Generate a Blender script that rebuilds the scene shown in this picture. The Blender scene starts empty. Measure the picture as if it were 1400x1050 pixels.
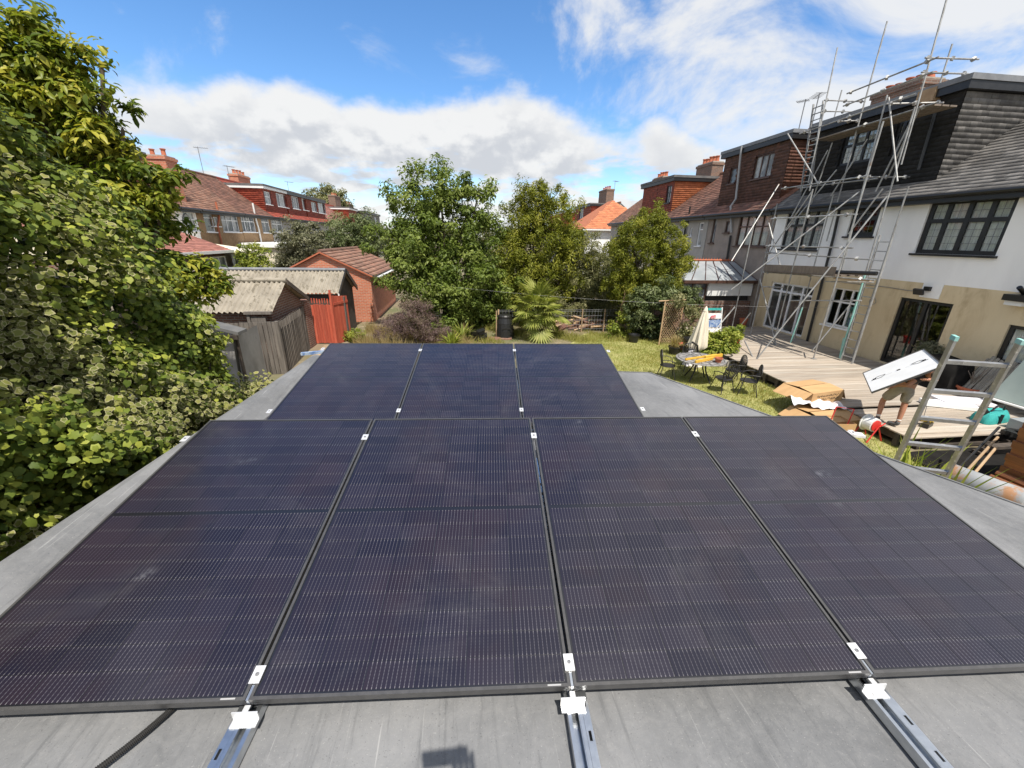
import bpy, bmesh, math, random
import numpy as np
from mathutils import Vector, Matrix
SC = bpy.context.scene
COL = SC.collection
R = math.radians
rnd = random.Random(7)
NR = np.random.default_rng(11)

# ---------------------------------------------------------------- camera
CAMROT = np.array([[0.9925172, -0.0276803, 0.1189259], [-0.1211016, -0.3477347, 0.9297392], [0.0156192, -0.9371843, -0.3484848]])
FOC = 537.4
CAMZ = 4.0
cam_d = bpy.data.cameras.new("camera")
cam = bpy.data.objects.new("camera", cam_d)
COL.objects.link(cam)
cam_d.sensor_width = 36.0
cam_d.lens = 36.0 * FOC / 1400.0
cam_d.clip_start = 0.02
cam_d.clip_end = 5000
mw = Matrix.Identity(4)
for i in range(3):
    mw[i][0] = CAMROT[i, 0]; mw[i][1] = -CAMROT[i, 1]; mw[i][2] = -CAMROT[i, 2]
mw[2][3] = CAMZ
cam.matrix_world = mw
SC.camera = cam

# ---------------------------------------------------------------- sky, sun, exposure
SUN_EL, SUN_AZ = 62.0, 13.0      # the sun stands behind the viewer, a little to the right
world = bpy.data.worlds.new("World")
SC.world = world
world.use_nodes = True
wt = world.node_tree
wt.nodes.clear()


def wn(t, **kw):
    n = wt.nodes.new(t)
    for k, v in kw.items():
        setattr(n, k, v)
    return n


def wl(a, b):
    wt.links.new(a, b)


def wmath(op, a, b=None, c=None, clamp=False):
    n = wn("ShaderNodeMath", operation=op, use_clamp=clamp)
    for i, v in enumerate((a, b, c)):
        if v is None:
            continue
        if isinstance(v, (int, float)):
            n.inputs[i].default_value = v
        else:
            wl(v, n.inputs[i])
    return n.outputs[0]


def wsmooth(x, lo, hi, a=0.0, b=1.0):
    n = wn("ShaderNodeMapRange", interpolation_type="SMOOTHSTEP")
    wl(x, n.inputs["Value"])
    n.inputs["From Min"].default_value = lo; n.inputs["From Max"].default_value = hi
    n.inputs["To Min"].default_value = a; n.inputs["To Max"].default_value = b
    return n.outputs["Result"]


sky = wn("ShaderNodeTexSky", sky_type="NISHITA")
sky.sun_disc = False
sky.sun_elevation = R(SUN_EL)
sky.sun_rotation = R(180 - SUN_AZ)
sky.altitude = 30
sky.air_density = 0.85
sky.dust_density = 0.25
sky.ozone_density = 2.5
tc = wn("ShaderNodeTexCoord")
sep = wn("ShaderNodeSeparateXYZ")
wl(tc.outputs["Generated"], sep.inputs[0])
dx, dy, dz = sep.outputs
zc = wmath("MAXIMUM", dz, 0.0)
den = wmath("ADD", zc, 0.16)
u = wmath("DIVIDE", dx, den)
v = wmath("DIVIDE", dy, den)


def cloud_noise(su, sv, scale, detail, rough, dist=0.0):
    cb = wn("ShaderNodeCombineXYZ")
    wl(wmath("ADD", u, su), cb.inputs[0]); wl(wmath("ADD", v, sv), cb.inputs[1])
    n = wn("ShaderNodeTexNoise", noise_dimensions="3D")
    wl(cb.outputs[0], n.inputs["Vector"])
    n.inputs["Scale"].default_value = scale; n.inputs["Detail"].default_value = detail
    n.inputs["Roughness"].default_value = rough; n.inputs["Distortion"].default_value = dist
    return n.outputs["Fac"]


def dir_noise(sx, sz, off, scale, detail, rough, dist=0.0, up=0.0):
    cb = wn("ShaderNodeCombineXYZ")
    wl(wmath("ADD", wmath("MULTIPLY", dx, sx), off), cb.inputs[0]); wl(wmath("MULTIPLY", dy, sx), cb.inputs[1])
    wl(wmath("MULTIPLY", wmath("ADD", dz, up), sz), cb.inputs[2])
    n = wn("ShaderNodeTexNoise", noise_dimensions="3D")
    wl(cb.outputs[0], n.inputs["Vector"])
    n.inputs["Scale"].default_value = scale; n.inputs["Detail"].default_value = detail
    n.inputs["Roughness"].default_value = rough; n.inputs["Distortion"].default_value = dist
    return n.outputs["Fac"]


az = wmath("ARCTAN2", dx, dy)                 # azimuth from the garden axis, + to the right
# a bank of cumulus low over the houses, its heaped top lowest to the right
arc = wmath("MULTIPLY", wmath("MULTIPLY", wmath("ADD", az, 0.08), wmath("ADD", az, 0.08)), -0.24)
top = wmath("ADD", 0.282, wmath("MAXIMUM", arc, -0.10))
puff = dir_noise(1.0, 1.5, 4.1, 4.6, 9, 0.56)
puff_up = dir_noise(1.0, 1.5, 4.1, 4.6, 6, 0.56, 0.0, 0.030)
low = wmath("SUBTRACT", wmath("ADD", top, wmath("MULTIPLY", wmath("SUBTRACT", puff, 0.5), 0.20)), dz)
bank = wsmooth(low, 0.0, 0.045)
streak = cloud_noise(7.0, 2.0, 2.4, 7, 0.55, 0.2)
inner = wsmooth(dz, 0.12, 0.26, 0.045, 0.33)
holes = wsmooth(wmath("ADD", wmath("ADD", wmath("MULTIPLY", streak, 0.6), wmath("MULTIPLY", puff, 0.4)), inner), 0.43, 0.57)
bankd = wmath("MULTIPLY", bank, holes)
# thin torn cloud to the right; more added out of view at left for ambient light
side_cloud = wmath("MAXIMUM", wsmooth(az, 0.10, 0.75), wsmooth(az, -0.75, -1.25))
hi = dir_noise(1.0, 1.7, 9.3, 2.9, 9, 0.60, 0.5)
wisp = wsmooth(wmath("ADD", hi, wmath("MULTIPLY", side_cloud, 0.19)), 0.51, 0.72)
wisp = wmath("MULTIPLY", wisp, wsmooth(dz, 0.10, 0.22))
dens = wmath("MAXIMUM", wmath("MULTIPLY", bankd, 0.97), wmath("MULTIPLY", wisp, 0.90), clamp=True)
# grey undersides where the same heap is thicker just above
shade = wmath("MULTIPLY", wsmooth(wmath("SUBTRACT", puff_up, puff), -0.05, 0.08), wsmooth(low, 0.01, 0.10))
ccol = wn("ShaderNodeMix", data_type="RGBA")
wl(shade, ccol.inputs["Factor"])
ccol.inputs["A"].default_value = (3.30, 3.30, 3.27, 1)
ccol.inputs["B"].default_value = (2.35, 2.42, 2.55, 1)
mx = wn("ShaderNodeMix", data_type="RGBA")
wl(dens, mx.inputs["Factor"])
hsv = wn("ShaderNodeHueSaturation")
hsv.inputs["Saturation"].default_value = 1.20
hsv.inputs["Value"].default_value = 0.80
wl(sky.outputs[0], hsv.inputs["Color"])
wl(hsv.outputs[0], mx.inputs["A"])
wl(ccol.outputs["Result"], mx.inputs["B"])
bg = wn("ShaderNodeBackground")
bg.inputs["Strength"].default_value = 0.15
wl(mx.outputs["Result"], bg.inputs["Color"])
wo = wn("ShaderNodeOutputWorld")
wl(bg.outputs[0], wo.inputs["Surface"])

sun_d = bpy.data.lights.new("sun", "SUN")
sun_d.energy = 3.7
sun_d.angle = R(0.53)
sun_d.color = (1.0, 0.94, 0.85)
sun = bpy.data.objects.new("sun", sun_d)
COL.objects.link(sun)
sdir = Vector((-math.sin(R(SUN_AZ)) * math.cos(R(SUN_EL)), math.cos(R(SUN_AZ)) * math.cos(R(SUN_EL)), -math.sin(R(SUN_EL))))
sun.rotation_euler = sdir.to_track_quat("-Z", "Y").to_euler()
sun.location = (3, -8, 20)

SC.view_settings.view_transform = "Standard"
SC.view_settings.look = "None"
SC.view_settings.exposure = 0.88
SC.view_settings.gamma = 1.0
SC.view_settings.use_curve_mapping = False
SC.render.engine = "CYCLES"
SC.cycles.max_bounces = 8
SC.cycles.transparent_max_bounces = 16
SC.cycles.use_denoising = True

# ---------------------------------------------------------------- placing on known planes
def ray(px, py):
    return CAMROT @ np.array([(px - 700) / FOC, (py - 525) / FOC, 1.0])


def ax(px, py, x):
    d = ray(px, py); d = d * x / d[0]; return Vector((d[0], d[1], d[2] + CAMZ))


def ay(px, py, y):
    d = ray(px, py); d = d * y / d[1]; return Vector((d[0], d[1], d[2] + CAMZ))


def az_(px, py, z):
    d = ray(px, py); d = d * (z - CAMZ) / d[2]; return Vector((d[0], d[1], z))


def depth_of(p):
    return float((np.array(p) - np.array([0, 0, CAMZ])) @ CAMROT[:, 2])


# ---------------------------------------------------------------- object helpers
def tag(o, label=None, cat=None, group=None, kind=None):
    if label: o["label"] = label
    if cat: o["category"] = cat
    if group: o["group"] = group
    if kind: o["kind"] = kind
    return o


def thing(name, label, cat, loc=(0, 0, 0), group=None, rot=None):
    o = bpy.data.objects.new(name, None)
    COL.objects.link(o)
    o.empty_display_size = 0.2
    o.location = loc
    if rot is not None:
        o.rotation_euler = rot
    return tag(o, label, cat, group)


def root_of(o):
    while o.parent:
        o = o.parent
    return o


def link(name, mesh, mat, parent=None, kind=None):
    if mat is not None and len(mesh.materials) == 0:
        for m in (mat if isinstance(mat, (list, tuple)) else [mat]):
            mesh.materials.append(m)
    o = bpy.data.objects.new(name, mesh)
    COL.objects.link(o)
    if parent: o.parent = parent
    if kind: o["kind"] = kind
    return o


def inst(name, mesh, parent, loc=(0, 0, 0), rot=(0, 0, 0), scale=(1, 1, 1)):
    o = bpy.data.objects.new(name, mesh)
    COL.objects.link(o)
    o.parent = parent
    o.location = loc; o.rotation_euler = rot; o.scale = scale
    return o


def copy_tree(o, parent=None):
    c = o.copy()
    COL.objects.link(c)
    c.parent = parent
    for ch in list(o.children):
        copy_tree(ch, c)
    return c


class MB:
    def __init__(s):
        s.v = []; s.f = []; s.mi = []; s.cur = 0

    def add(s, vs, fs):
        n = len(s.v)
        s.v += [tuple(p) for p in vs]
        s.f += [tuple(n + i for i in f) for f in fs]
        s.mi += [s.cur] * len(fs)
        return s

    def hexa(s, p):        # 8 corners: bottom ring 0-3, top ring 4-7
        return s.add(p, [(3, 2, 1, 0), (4, 5, 6, 7), (0, 1, 5, 4), (1, 2, 6, 5), (2, 3, 7, 6), (3, 0, 4, 7)])

    def box(s, x0, x1, y0, y1, z0, z1):
        return s.hexa([(x0, y0, z0), (x1, y0, z0), (x1, y1, z0), (x0, y1, z0), (x0, y0, z1), (x1, y0, z1), (x1, y1, z1), (x0, y1, z1)])

    def boxT(s, T, a0, a1, b0, b1, d0, d1):
        return s.hexa([T(a0, b0, d0), T(a1, b0, d0), T(a1, b0, d1), T(a0, b0, d1), T(a0, b1, d0), T(a1, b1, d0), T(a1, b1, d1), T(a0, b1, d1)])

    def obox(s, c, ux, uy, uz, sx, sy, sz):      # oriented box about centre
        c = Vector(c); ux = Vector(ux) * sx / 2; uy = Vector(uy) * sy / 2; uz = Vector(uz) * sz / 2
        return s.hexa([c - ux - uy - uz, c + ux - uy - uz, c + ux + uy - uz, c - ux + uy - uz, c - ux - uy + uz, c + ux - uy + uz, c + ux + uy + uz, c - ux + uy + uz])

    def quad(s, a, b, c, d):
        return s.add([a, b, c, d], [(0, 1, 2, 3)])

    def tri(s, a, b, c):
        return s.add([a, b, c], [(0, 1, 2)])

    def tube(s, pts, r, n=8, cap=True):
        pts = [Vector(p) for p in pts]
        k = len(pts)
        rs = r if isinstance(r, (list, tuple)) else [r] * k
        vs = []
        ref = None
        for i, p in enumerate(pts):
            d = (pts[min(i + 1, k - 1)] - pts[max(i - 1, 0)])
            if d.length < 1e-9: d = Vector((0, 0, 1))
            d.normalize()
            if ref is None:
                ref = Vector((0, 0, 1)) if abs(d.z) < 0.9 else Vector((1, 0, 0))
            a = d.cross(ref)
            if a.length < 1e-6: a = d.cross(Vector((0, 1, 0)))
            a.normalize(); b = d.cross(a)
            ref = a.cross(d)
            for j in range(n):
                t = 2 * math.pi * j / n
                vs.append(p + (a * math.cos(t) + b * math.sin(t)) * rs[i])
        fs = []
        for i in range(k - 1):
            for j in range(n):
                fs.append((i * n + j, i * n + (j + 1) % n, (i + 1) * n + (j + 1) % n, (i + 1) * n + j))
        if cap:
            fs.append(tuple(range(n - 1, -1, -1)))
            fs.append(tuple((k - 1) * n + j for j in range(n)))
        return s.add(vs, fs)

    def lathe(s, prof, c=(0, 0, 0), n=16, closed_ends=True):     # prof: (r, z)
        c = Vector(c); vs = []; k = len(prof)
        for r, z in prof:
            for j in range(n):
                t = 2 * math.pi * j / n
                vs.append(c + Vector((r * math.cos(t), r * math.sin(t), z)))
        fs = []
        for i in range(k - 1):
            for j in range(n):
                fs.append((i * n + j, i * n + (j + 1) % n, (i + 1) * n + (j + 1) % n, (i + 1) * n + j))
        if closed_ends:
            fs.append(tuple(range(n - 1, -1, -1)))
            fs.append(tuple((k - 1) * n + j for j in range(n)))
        return s.add(vs, fs)

    def prism(s, poly, ext):    # poly: list of 3d points, ext: vector
        ext = Vector(ext); n = len(poly); p = [Vector(q) for q in poly]
        vs = p + [q + ext for q in p]
        fs = [tuple(range(n - 1, -1, -1)), tuple(range(n, 2 * n))]
        for i in range(n):
            j = (i + 1) % n
            fs.append((i, j, n + j, n + i))
        return s.add(vs, fs)

    def mesh(s, name, off=(0, 0, 0), smooth=False):
        me = bpy.data.meshes.new(name)
        o = Vector(off)
        me.from_pydata([tuple(Vector(p) - o) for p in s.v], [], s.f)
        if any(s.mi):
            me.polygons.foreach_set("material_index", s.mi)
        bm = bmesh.new(); bm.from_mesh(me)
        bmesh.ops.recalc_face_normals(bm, faces=bm.faces)
        bm.to_mesh(me); bm.free()
        if smooth:
            me.polygons.foreach_set("use_smooth", [True] * len(me.polygons))
            try:
                me.set_sharp_from_angle(angle=R(40))
            except Exception:
                pass
        me.update()
        return me

    def build(s, name, mat, parent=None, local=False, smooth=False, kind=None):
        off = (0, 0, 0)
        if parent is not None and not local:
            off = root_of(parent).location
        return link(name, s.mesh(name, off, smooth), mat, parent, kind)


def single(mb, name, mat, label, cat, base=None, group=None, smooth=False, kind=None):
    """a thing that is one mesh, its origin at its base"""
    vs = np.array([tuple(p) for p in mb.v])
    b = Vector(base) if base is not None else Vector((vs[:, 0].mean(), vs[:, 1].mean(), vs[:, 2].min()))
    o = link(name, mb.mesh(name, b, smooth), mat)
    o.location = b
    return tag(o, label, cat, group, kind)


def fastmesh(name, V, F, attrs=None, smooth=False):
    """V (n,3), F (m,k) numpy"""
    me = bpy.data.meshes.new(name)
    n, (m, k) = len(V), F.shape
    me.vertices.add(n); me.loops.add(m * k); me.polygons.add(m)
    me.vertices.foreach_set("co", V.astype(np.float32).ravel())
    me.loops.foreach_set("vertex_index", F.astype(np.int32).ravel())
    me.polygons.foreach_set("loop_start", np.arange(0, m * k, k, dtype=np.int32))
    try:
        me.polygons.foreach_set("loop_total", np.full(m, k, dtype=np.int32))
    except Exception:
        pass
    if smooth:
        me.polygons.foreach_set("use_smooth", np.ones(m, dtype=bool))
    for an, av in (attrs or {}).items():
        a = me.attributes.new(an, "FLOAT", "POINT")
        a.data.foreach_set("value", av.astype(np.float32))
    me.update(calc_edges=True)
    me.validate()
    return me


# ---------------------------------------------------------------- materials
def new_mat(name):
    m = bpy.data.materials.new(name)
    m.use_nodes = True
    nt = m.node_tree
    nt.nodes.clear()
    out = nt.nodes.new("ShaderNodeOutputMaterial")
    p = nt.nodes.new("ShaderNodeBsdfPrincipled")
    nt.links.new(p.outputs[0], out.inputs[0])
    return m, nt, p, out


class G:
    """tiny node-graph helper"""
    def __init__(s, nt): s.nt = nt

    def n(s, t, **kw):
        x = s.nt.nodes.new(t)
        for k, v in kw.items(): setattr(x, k, v)
        return x

    def l(s, a, b): s.nt.links.new(a, b)

    def math(s, op, a, b=None, c=None, clamp=False):
        x = s.n("ShaderNodeMath", operation=op, use_clamp=clamp)
        for i, v in enumerate((a, b, c)):
            if v is None: continue
            if isinstance(v, (int, float)): x.inputs[i].default_value = v
            else: s.l(v, x.inputs[i])
        return x.outputs[0]

    def mix(s, f, a, b, blend="MIX"):
        x = s.n("ShaderNodeMix", data_type="RGBA", blend_type=blend)
        for key, v in (("Factor", f), ("A", a), ("B", b)):
            if isinstance(v, (int, float)): x.inputs[key].default_value = v
            elif isinstance(v, tuple): x.inputs[key].default_value = v if len(v) == 4 else v + (1,)
            else: s.l(v, x.inputs[key])
        return x.outputs["Result"]

    def smooth(s, x_, lo, hi, a=0.0, b=1.0):
        x = s.n("ShaderNodeMapRange", interpolation_type="SMOOTHSTEP")
        s.l(x_, x.inputs["Value"])
        x.inputs["From Min"].default_value = lo; x.inputs["From Max"].default_value = hi
        x.inputs["To Min"].default_value = a; x.inputs["To Max"].default_value = b
        return x.outputs["Result"]

    def pos(s, scale=(1, 1, 1), obj=False, rotz=0.0):
        if obj:
            v = s.n("ShaderNodeTexCoord").outputs["Object"]
        else:
            v = s.n("ShaderNodeNewGeometry").outputs["Position"]
        mp = s.n("ShaderNodeMapping")
        s.l(v, mp.inputs[0]); mp.inputs["Scale"].default_value = scale
        mp.inputs["Rotation"].default_value = (0, 0, rotz)
        return mp.outputs[0]

    def noise(s, vec, scale, detail=4, rough=0.55, dist=0.0):
        x = s.n("ShaderNodeTexNoise")
        s.l(vec, x.inputs["Vector"])
        x.inputs["Scale"].default_value = scale; x.inputs["Detail"].default_value = detail
        x.inputs["Roughness"].default_value = rough; x.inputs["Distortion"].default_value = dist
        return x.outputs["Fac"]

    def bump(s, h, strength, dist=0.01):
        x = s.n("ShaderNodeBump")
        s.l(h, x.inputs["Height"]); x.inputs["Strength"].default_value = strength; x.inputs["Distance"].default_value = dist
        return x.outputs[0]


def mat(name, c1, c2=None, scale=6.0, rough=0.7, metal=0.0, bump=0.0, bscale=40.0, stretch=(1, 1, 1), var=0.0, attr=False, coat=0.0, spec=0.5, grime=None, lo=0.35, hi=0.65, rotz=0.0, obj=False, huevar=0.0):
    m, nt, p, out = new_mat(name)
    g = G(nt)
    vec = g.pos(stretch, obj, rotz)
    col = None
    if c2 is not None:
        f = g.smooth(g.noise(vec, scale, 6, 0.6), lo, hi)
        col = g.mix(f, tuple(c1), tuple(c2))
    else:
        col = g.mix(0.0, tuple(c1), tuple(c1))
    if grime is not None:
        gc, gs, glo, ghi = grime
        f2 = g.smooth(g.noise(vec, gs, 8, 0.65, 0.4), glo, ghi)
        col = g.mix(f2, col, tuple(gc))
    if var or attr or huevar:
        hs = g.n("ShaderNodeHueSaturation")
        if attr:
            a = g.n("ShaderNodeAttribute", attribute_name="rnd")
            r = a.outputs["Fac"]
        else:
            r = g.n("ShaderNodeObjectInfo").outputs["Random"]
        val = g.math("ADD", g.math("MULTIPLY", g.math("SUBTRACT", r, 0.5), 2 * var), 1.0)
        g.l(val, hs.inputs["Value"])
        if huevar:
            hv = g.math("ADD", g.math("MULTIPLY", g.math("SUBTRACT", g.math("FRACT", g.math("MULTIPLY", r, 7.31)), 0.5), huevar), 0.5)
            g.l(hv, hs.inputs["Hue"])
        g.l(col, hs.inputs["Color"])
        col = hs.outputs[0]
    g.l(col, p.inputs["Base Color"])
    p.inputs["Roughness"].default_value = rough
    p.inputs["Metallic"].default_value = metal
    p.inputs["Specular IOR Level"].default_value = spec
    if coat:
        p.inputs["Coat Weight"].default_value = coat
        p.inputs["Coat Roughness"].default_value = 0.1
    if bump:
        g.l(g.bump(g.noise(vec, bscale, 5, 0.6), bump), p.inputs["Normal"])
    return m


def brick_mat(name, c1, c2, mortar, bw=0.225, bh=0.075, ms=0.012, rough=0.85, grime=None):
    m, nt, p, out = new_mat(name)
    g = G(nt)
    geo = g.n("ShaderNodeNewGeometry")
    sp = g.n("ShaderNodeSeparateXYZ"); g.l(geo.outputs["Position"], sp.inputs[0])
    cb = g.n("ShaderNodeCombineXYZ")
    g.l(g.math("ADD", sp.outputs[0], sp.outputs[1]), cb.inputs[0]); g.l(sp.outputs[2], cb.inputs[1])
    b = g.n("ShaderNodeTexBrick")
    g.l(cb.outputs[0], b.inputs["Vector"])
    b.inputs["Color1"].default_value = c1 + (1,); b.inputs["Color2"].default_value = c2 + (1,)
    b.inputs["Mortar"].default_value = mortar + (1,)
    b.inputs["Scale"].default_value = 1.0
    b.inputs["Mortar Size"].default_value = ms
    b.inputs["Mortar Smooth"].default_value = 0.2
    b.inputs["Brick Width"].default_value = bw; b.inputs["Row Height"].default_value = bh
    f = g.noise(geo.outputs["Position"], 3.0, 7, 0.65)
    col = g.mix(g.smooth(f, 0.3, 0.7, 0.0, 0.35), b.outputs["Color"], tuple(x * 0.55 for x in c1))
    g.l(col, p.inputs["Base Color"])
    p.inputs["Roughness"].default_value = rough
    inv = g.math("SUBTRACT", 1.0, b.outputs["Fac"])
    g.l(g.bump(inv, 0.6, 0.01), p.inputs["Normal"])
    return m


def leaf_mat(name, stops, trans=0.35, rough=0.45, edge=None):
    """stops: colours across the per-leaf random tint; edge=(colour, from) gives a pale margin"""
    m, nt, p, out = new_mat(name)
    g = G(nt)
    a = g.n("ShaderNodeAttribute", attribute_name="rnd")
    r = g.math("ADD", a.outputs["Fac"], g.math("MULTIPLY", g.n("ShaderNodeObjectInfo").outputs["Random"], 0.001))
    cr = g.n("ShaderNodeValToRGB")
    els = cr.color_ramp.elements
    k = len(stops)
    while len(els) < k: els.new(0.5)
    for i, c in enumerate(stops):
        els[i].position = i / max(1, k - 1)
        els[i].color = tuple(c) + (1,)
    g.l(r, cr.inputs[0])
    col = cr.outputs[0]
    if edge:
        ec, start, gate = edge
        e = g.n("ShaderNodeAttribute", attribute_name="rim")
        nz = g.noise(g.n("ShaderNodeNewGeometry").outputs["Position"], 45, 3)
        f = g.smooth(g.math("ADD", e.outputs["Fac"], g.math("MULTIPLY", g.math("SUBTRACT", nz, 0.5), 0.35)), start, start + 0.18)
        f = g.math("MULTIPLY", f, g.smooth(g.math("FRACT", g.math("MULTIPLY", r, 13.7)), gate - 0.05, gate + 0.05))
        col = g.mix(f, col, tuple(ec))
    g.l(col, p.inputs["Base Color"])
    p.inputs["Roughness"].default_value = rough
    p.inputs["Specular IOR Level"].default_value = 0.22
    tr = g.n("ShaderNodeBsdfTranslucent")
    tcl = g.mix(0.5, col, (0.9, 1.0, 0.25, 1), "MULTIPLY")
    hs = g.n("ShaderNodeHueSaturation"); hs.inputs["Value"].default_value = 1.5
    g.l(tcl, hs.inputs["Color"])
    g.l(hs.outputs[0], tr.inputs["Color"])
    mxs = g.n("ShaderNodeMixShader"); mxs.inputs[0].default_value = trans
    g.l(p.outputs[0], mxs.inputs[1]); g.l(tr.outputs[0], mxs.inputs[2])
    g.l(mxs.outputs[0], out.inputs[0])
    return m


def glass_mat(name, tint=(0.88, 0.90, 0.90), rough=0.02):
    m, nt, p, out = new_mat(name)
    g = G(nt)
    nt.nodes.remove(p)
    t = g.n("ShaderNodeBsdfTransparent"); t.inputs[0].default_value = tint + (1,)
    gl = g.n("ShaderNodeBsdfGlossy"); gl.inputs["Roughness"].default_value = rough
    fr = g.n("ShaderNodeLayerWeight"); fr.inputs["Blend"].default_value = 0.5
    f = g.math("ADD", g.math("MULTIPLY", g.math("POWER", fr.outputs["Facing"], 3.0), 0.55), 0.07, clamp=True)
    mxs = g.n("ShaderNodeMixShader")
    g.l(f, mxs.inputs[0]); g.l(t.outputs[0], mxs.inputs[1]); g.l(gl.outputs[0], mxs.inputs[2])
    g.l(mxs.outputs[0], out.inputs[0])
    return m


MT = {}
MT["white_render"] = mat("white_render", (0.86, 0.85, 0.83), (0.80, 0.79, 0.775), 1.2, 0.85, bump=0.25, bscale=40, stretch=(1, 1, 0.35), grime=((0.64, 0.63, 0.60), 1.4, 0.60, 0.85))
MT["tan_render"] = mat("tan_render", (0.66, 0.545, 0.355), (0.59, 0.475, 0.30), 0.9, 0.9, bump=0.35, bscale=30, stretch=(1, 1, 0.4), grime=((0.40, 0.30, 0.17), 2.0, 0.50, 0.78))
MT["pebble_dash"] = mat("pebble_dash", (0.29, 0.245, 0.215), (0.23, 0.195, 0.17), 2.0, 0.95, bump=0.7, bscale=70, grime=((0.36, 0.31, 0.28), 50, 0.55, 0.7))
MT["grey_render"] = mat("grey_render", (0.40, 0.385, 0.36), (0.33, 0.315, 0.295), 1.0, 0.9, bump=0.3, bscale=50)
MT["brown_dash"] = mat("brown_dash", (0.29, 0.185, 0.095), (0.22, 0.135, 0.07), 1.2, 0.95, bump=0.5, bscale=60, grime=((0.36, 0.26, 0.16), 6, 0.5, 0.75))
MT["cream_render"] = mat("cream_render", (0.70, 0.64, 0.50), (0.62, 0.57, 0.45), 0.8, 0.9, bump=0.1)
MT["white_paint"] = mat("white_paint", (0.86, 0.86, 0.845), (0.80, 0.80, 0.785), 2.0, 0.45)
MT["upvc"] = mat("upvc", (0.80, 0.80, 0.80), None, rough=0.3)
MT["black_frame"] = mat("black_frame", (0.012, 0.012, 0.013), (0.02, 0.02, 0.021), 5, 0.4)
MT["brown_frame"] = mat("brown_frame", (0.06, 0.03, 0.022), (0.09, 0.045, 0.03), 6, 0.5)
MT["black_tile"] = mat("black_tile", (0.016, 0.016, 0.017), (0.024, 0.024, 0.026), 9, 0.75, attr=True, var=0.3, bump=0.1, spec=0.25)
MT["grey_tile"] = mat("grey_tile", (0.175, 0.163, 0.150), (0.12, 0.113, 0.106), 4, 0.75, attr=True, var=0.35, bump=0.15, grime=((0.21, 0.20, 0.185), 9, 0.55, 0.75))
MT["brown_tile"] = mat("brown_tile", (0.10, 0.045, 0.034), (0.07, 0.033, 0.026), 5, 0.7, attr=True, var=0.3)
MT["russet_tile"] = mat("russet_tile", (0.24, 0.115, 0.08), (0.18, 0.085, 0.062), 4, 0.75, attr=True, var=0.3)
MT["red_tile"] = mat("red_tile", (0.36, 0.075, 0.04), (0.28, 0.055, 0.032), 4, 0.7, attr=True, var=0.25)
MT["dark_red_tile"] = mat("dark_red_tile", (0.25, 0.058, 0.042), (0.185, 0.045, 0.035), 4, 0.7, attr=True, var=0.25)
MT["orange_tile"] = mat("orange_tile", (0.50, 0.17, 0.07), (0.42, 0.135, 0.06), 4, 0.75, attr=True, var=0.2)
MT["old_roof_tile"] = mat("old_roof_tile", (0.22, 0.105, 0.072), (0.15, 0.075, 0.055), 3, 0.85, attr=True, var=0.35, grime=((0.24, 0.20, 0.15), 6, 0.55, 0.75))
MT["pink_tile"] = mat("pink_tile", (0.35, 0.15, 0.115), (0.29, 0.12, 0.09), 3, 0.75, attr=True, var=0.25)
MT["concrete_tile"] = mat("concrete_tile", (0.26, 0.13, 0.085), (0.19, 0.10, 0.07), 3, 0.85, attr=True, var=0.3, grime=((0.33, 0.24, 0.17), 5, 0.5, 0.75))
MT["red_brick"] = brick_mat("red_brick", (0.58, 0.175, 0.085), (0.46, 0.125, 0.062), (0.46, 0.33, 0.25))
MT["old_brick"] = brick_mat("old_brick", (0.19, 0.085, 0.055), (0.13, 0.06, 0.042), (0.24, 0.21, 0.18))
MT["chimney_brick"] = brick_mat("chimney_brick", (0.24, 0.12, 0.075), (0.13, 0.08, 0.06), (0.22, 0.19, 0.16))
MT["terracotta"] = mat("terracotta", (0.42, 0.125, 0.06), (0.34, 0.10, 0.05), 8, 0.8)
MT["mortar"] = mat("mortar", (0.36, 0.33, 0.28), (0.27, 0.25, 0.21), 5, 0.95, bump=0.4)
MT["lead"] = mat("lead", (0.20, 0.205, 0.215), (0.15, 0.155, 0.165), 3, 0.6)
MT["felt"] = mat("felt", (0.10, 0.10, 0.10), (0.14, 0.135, 0.13), 3, 0.9)
MT["black_plastic"] = mat("black_plastic", (0.014, 0.014, 0.014), None, rough=0.4)
MT["conduit_plastic"] = mat("conduit_plastic", (0.035, 0.034, 0.033), None, rough=0.42)
MT["sand"] = mat("sand", (0.40, 0.29, 0.17), (0.30, 0.22, 0.13), 3, 0.95, bump=0.5, bscale=20)
MT["white_plastic"] = mat("white_plastic", (0.72, 0.72, 0.70), None, rough=0.4)
MT["grey_plastic"] = mat("grey_plastic", (0.33, 0.33, 0.33), None, rough=0.5)
MT["glass"] = glass_mat("glass")
MT["far_pane"] = mat("far_pane", (0.10, 0.115, 0.13), (0.34, 0.35, 0.35), 1.5, 0.08, stretch=(1, 1, 0.4), lo=0.45, hi=0.55)
MT["net_curtain"] = mat("net_curtain", (0.86, 0.86, 0.84), (0.66, 0.66, 0.65), 14, 0.9, stretch=(1, 3, 0.15), bump=0.3)
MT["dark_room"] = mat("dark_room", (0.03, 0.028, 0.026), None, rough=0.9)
MT["timber_deck"] = mat("timber_deck", (0.37, 0.31, 0.245), (0.29, 0.24, 0.19), 3.0, 0.85, stretch=(0.35, 6, 6), var=0.16, bump=0.35, bscale=25, grime=((0.42, 0.38, 0.32), 1.2, 0.45, 0.7))
MT["dark_timber"] = mat("dark_timber", (0.05, 0.04, 0.032), (0.08, 0.062, 0.048), 6, 0.9, var=0.3)
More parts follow.
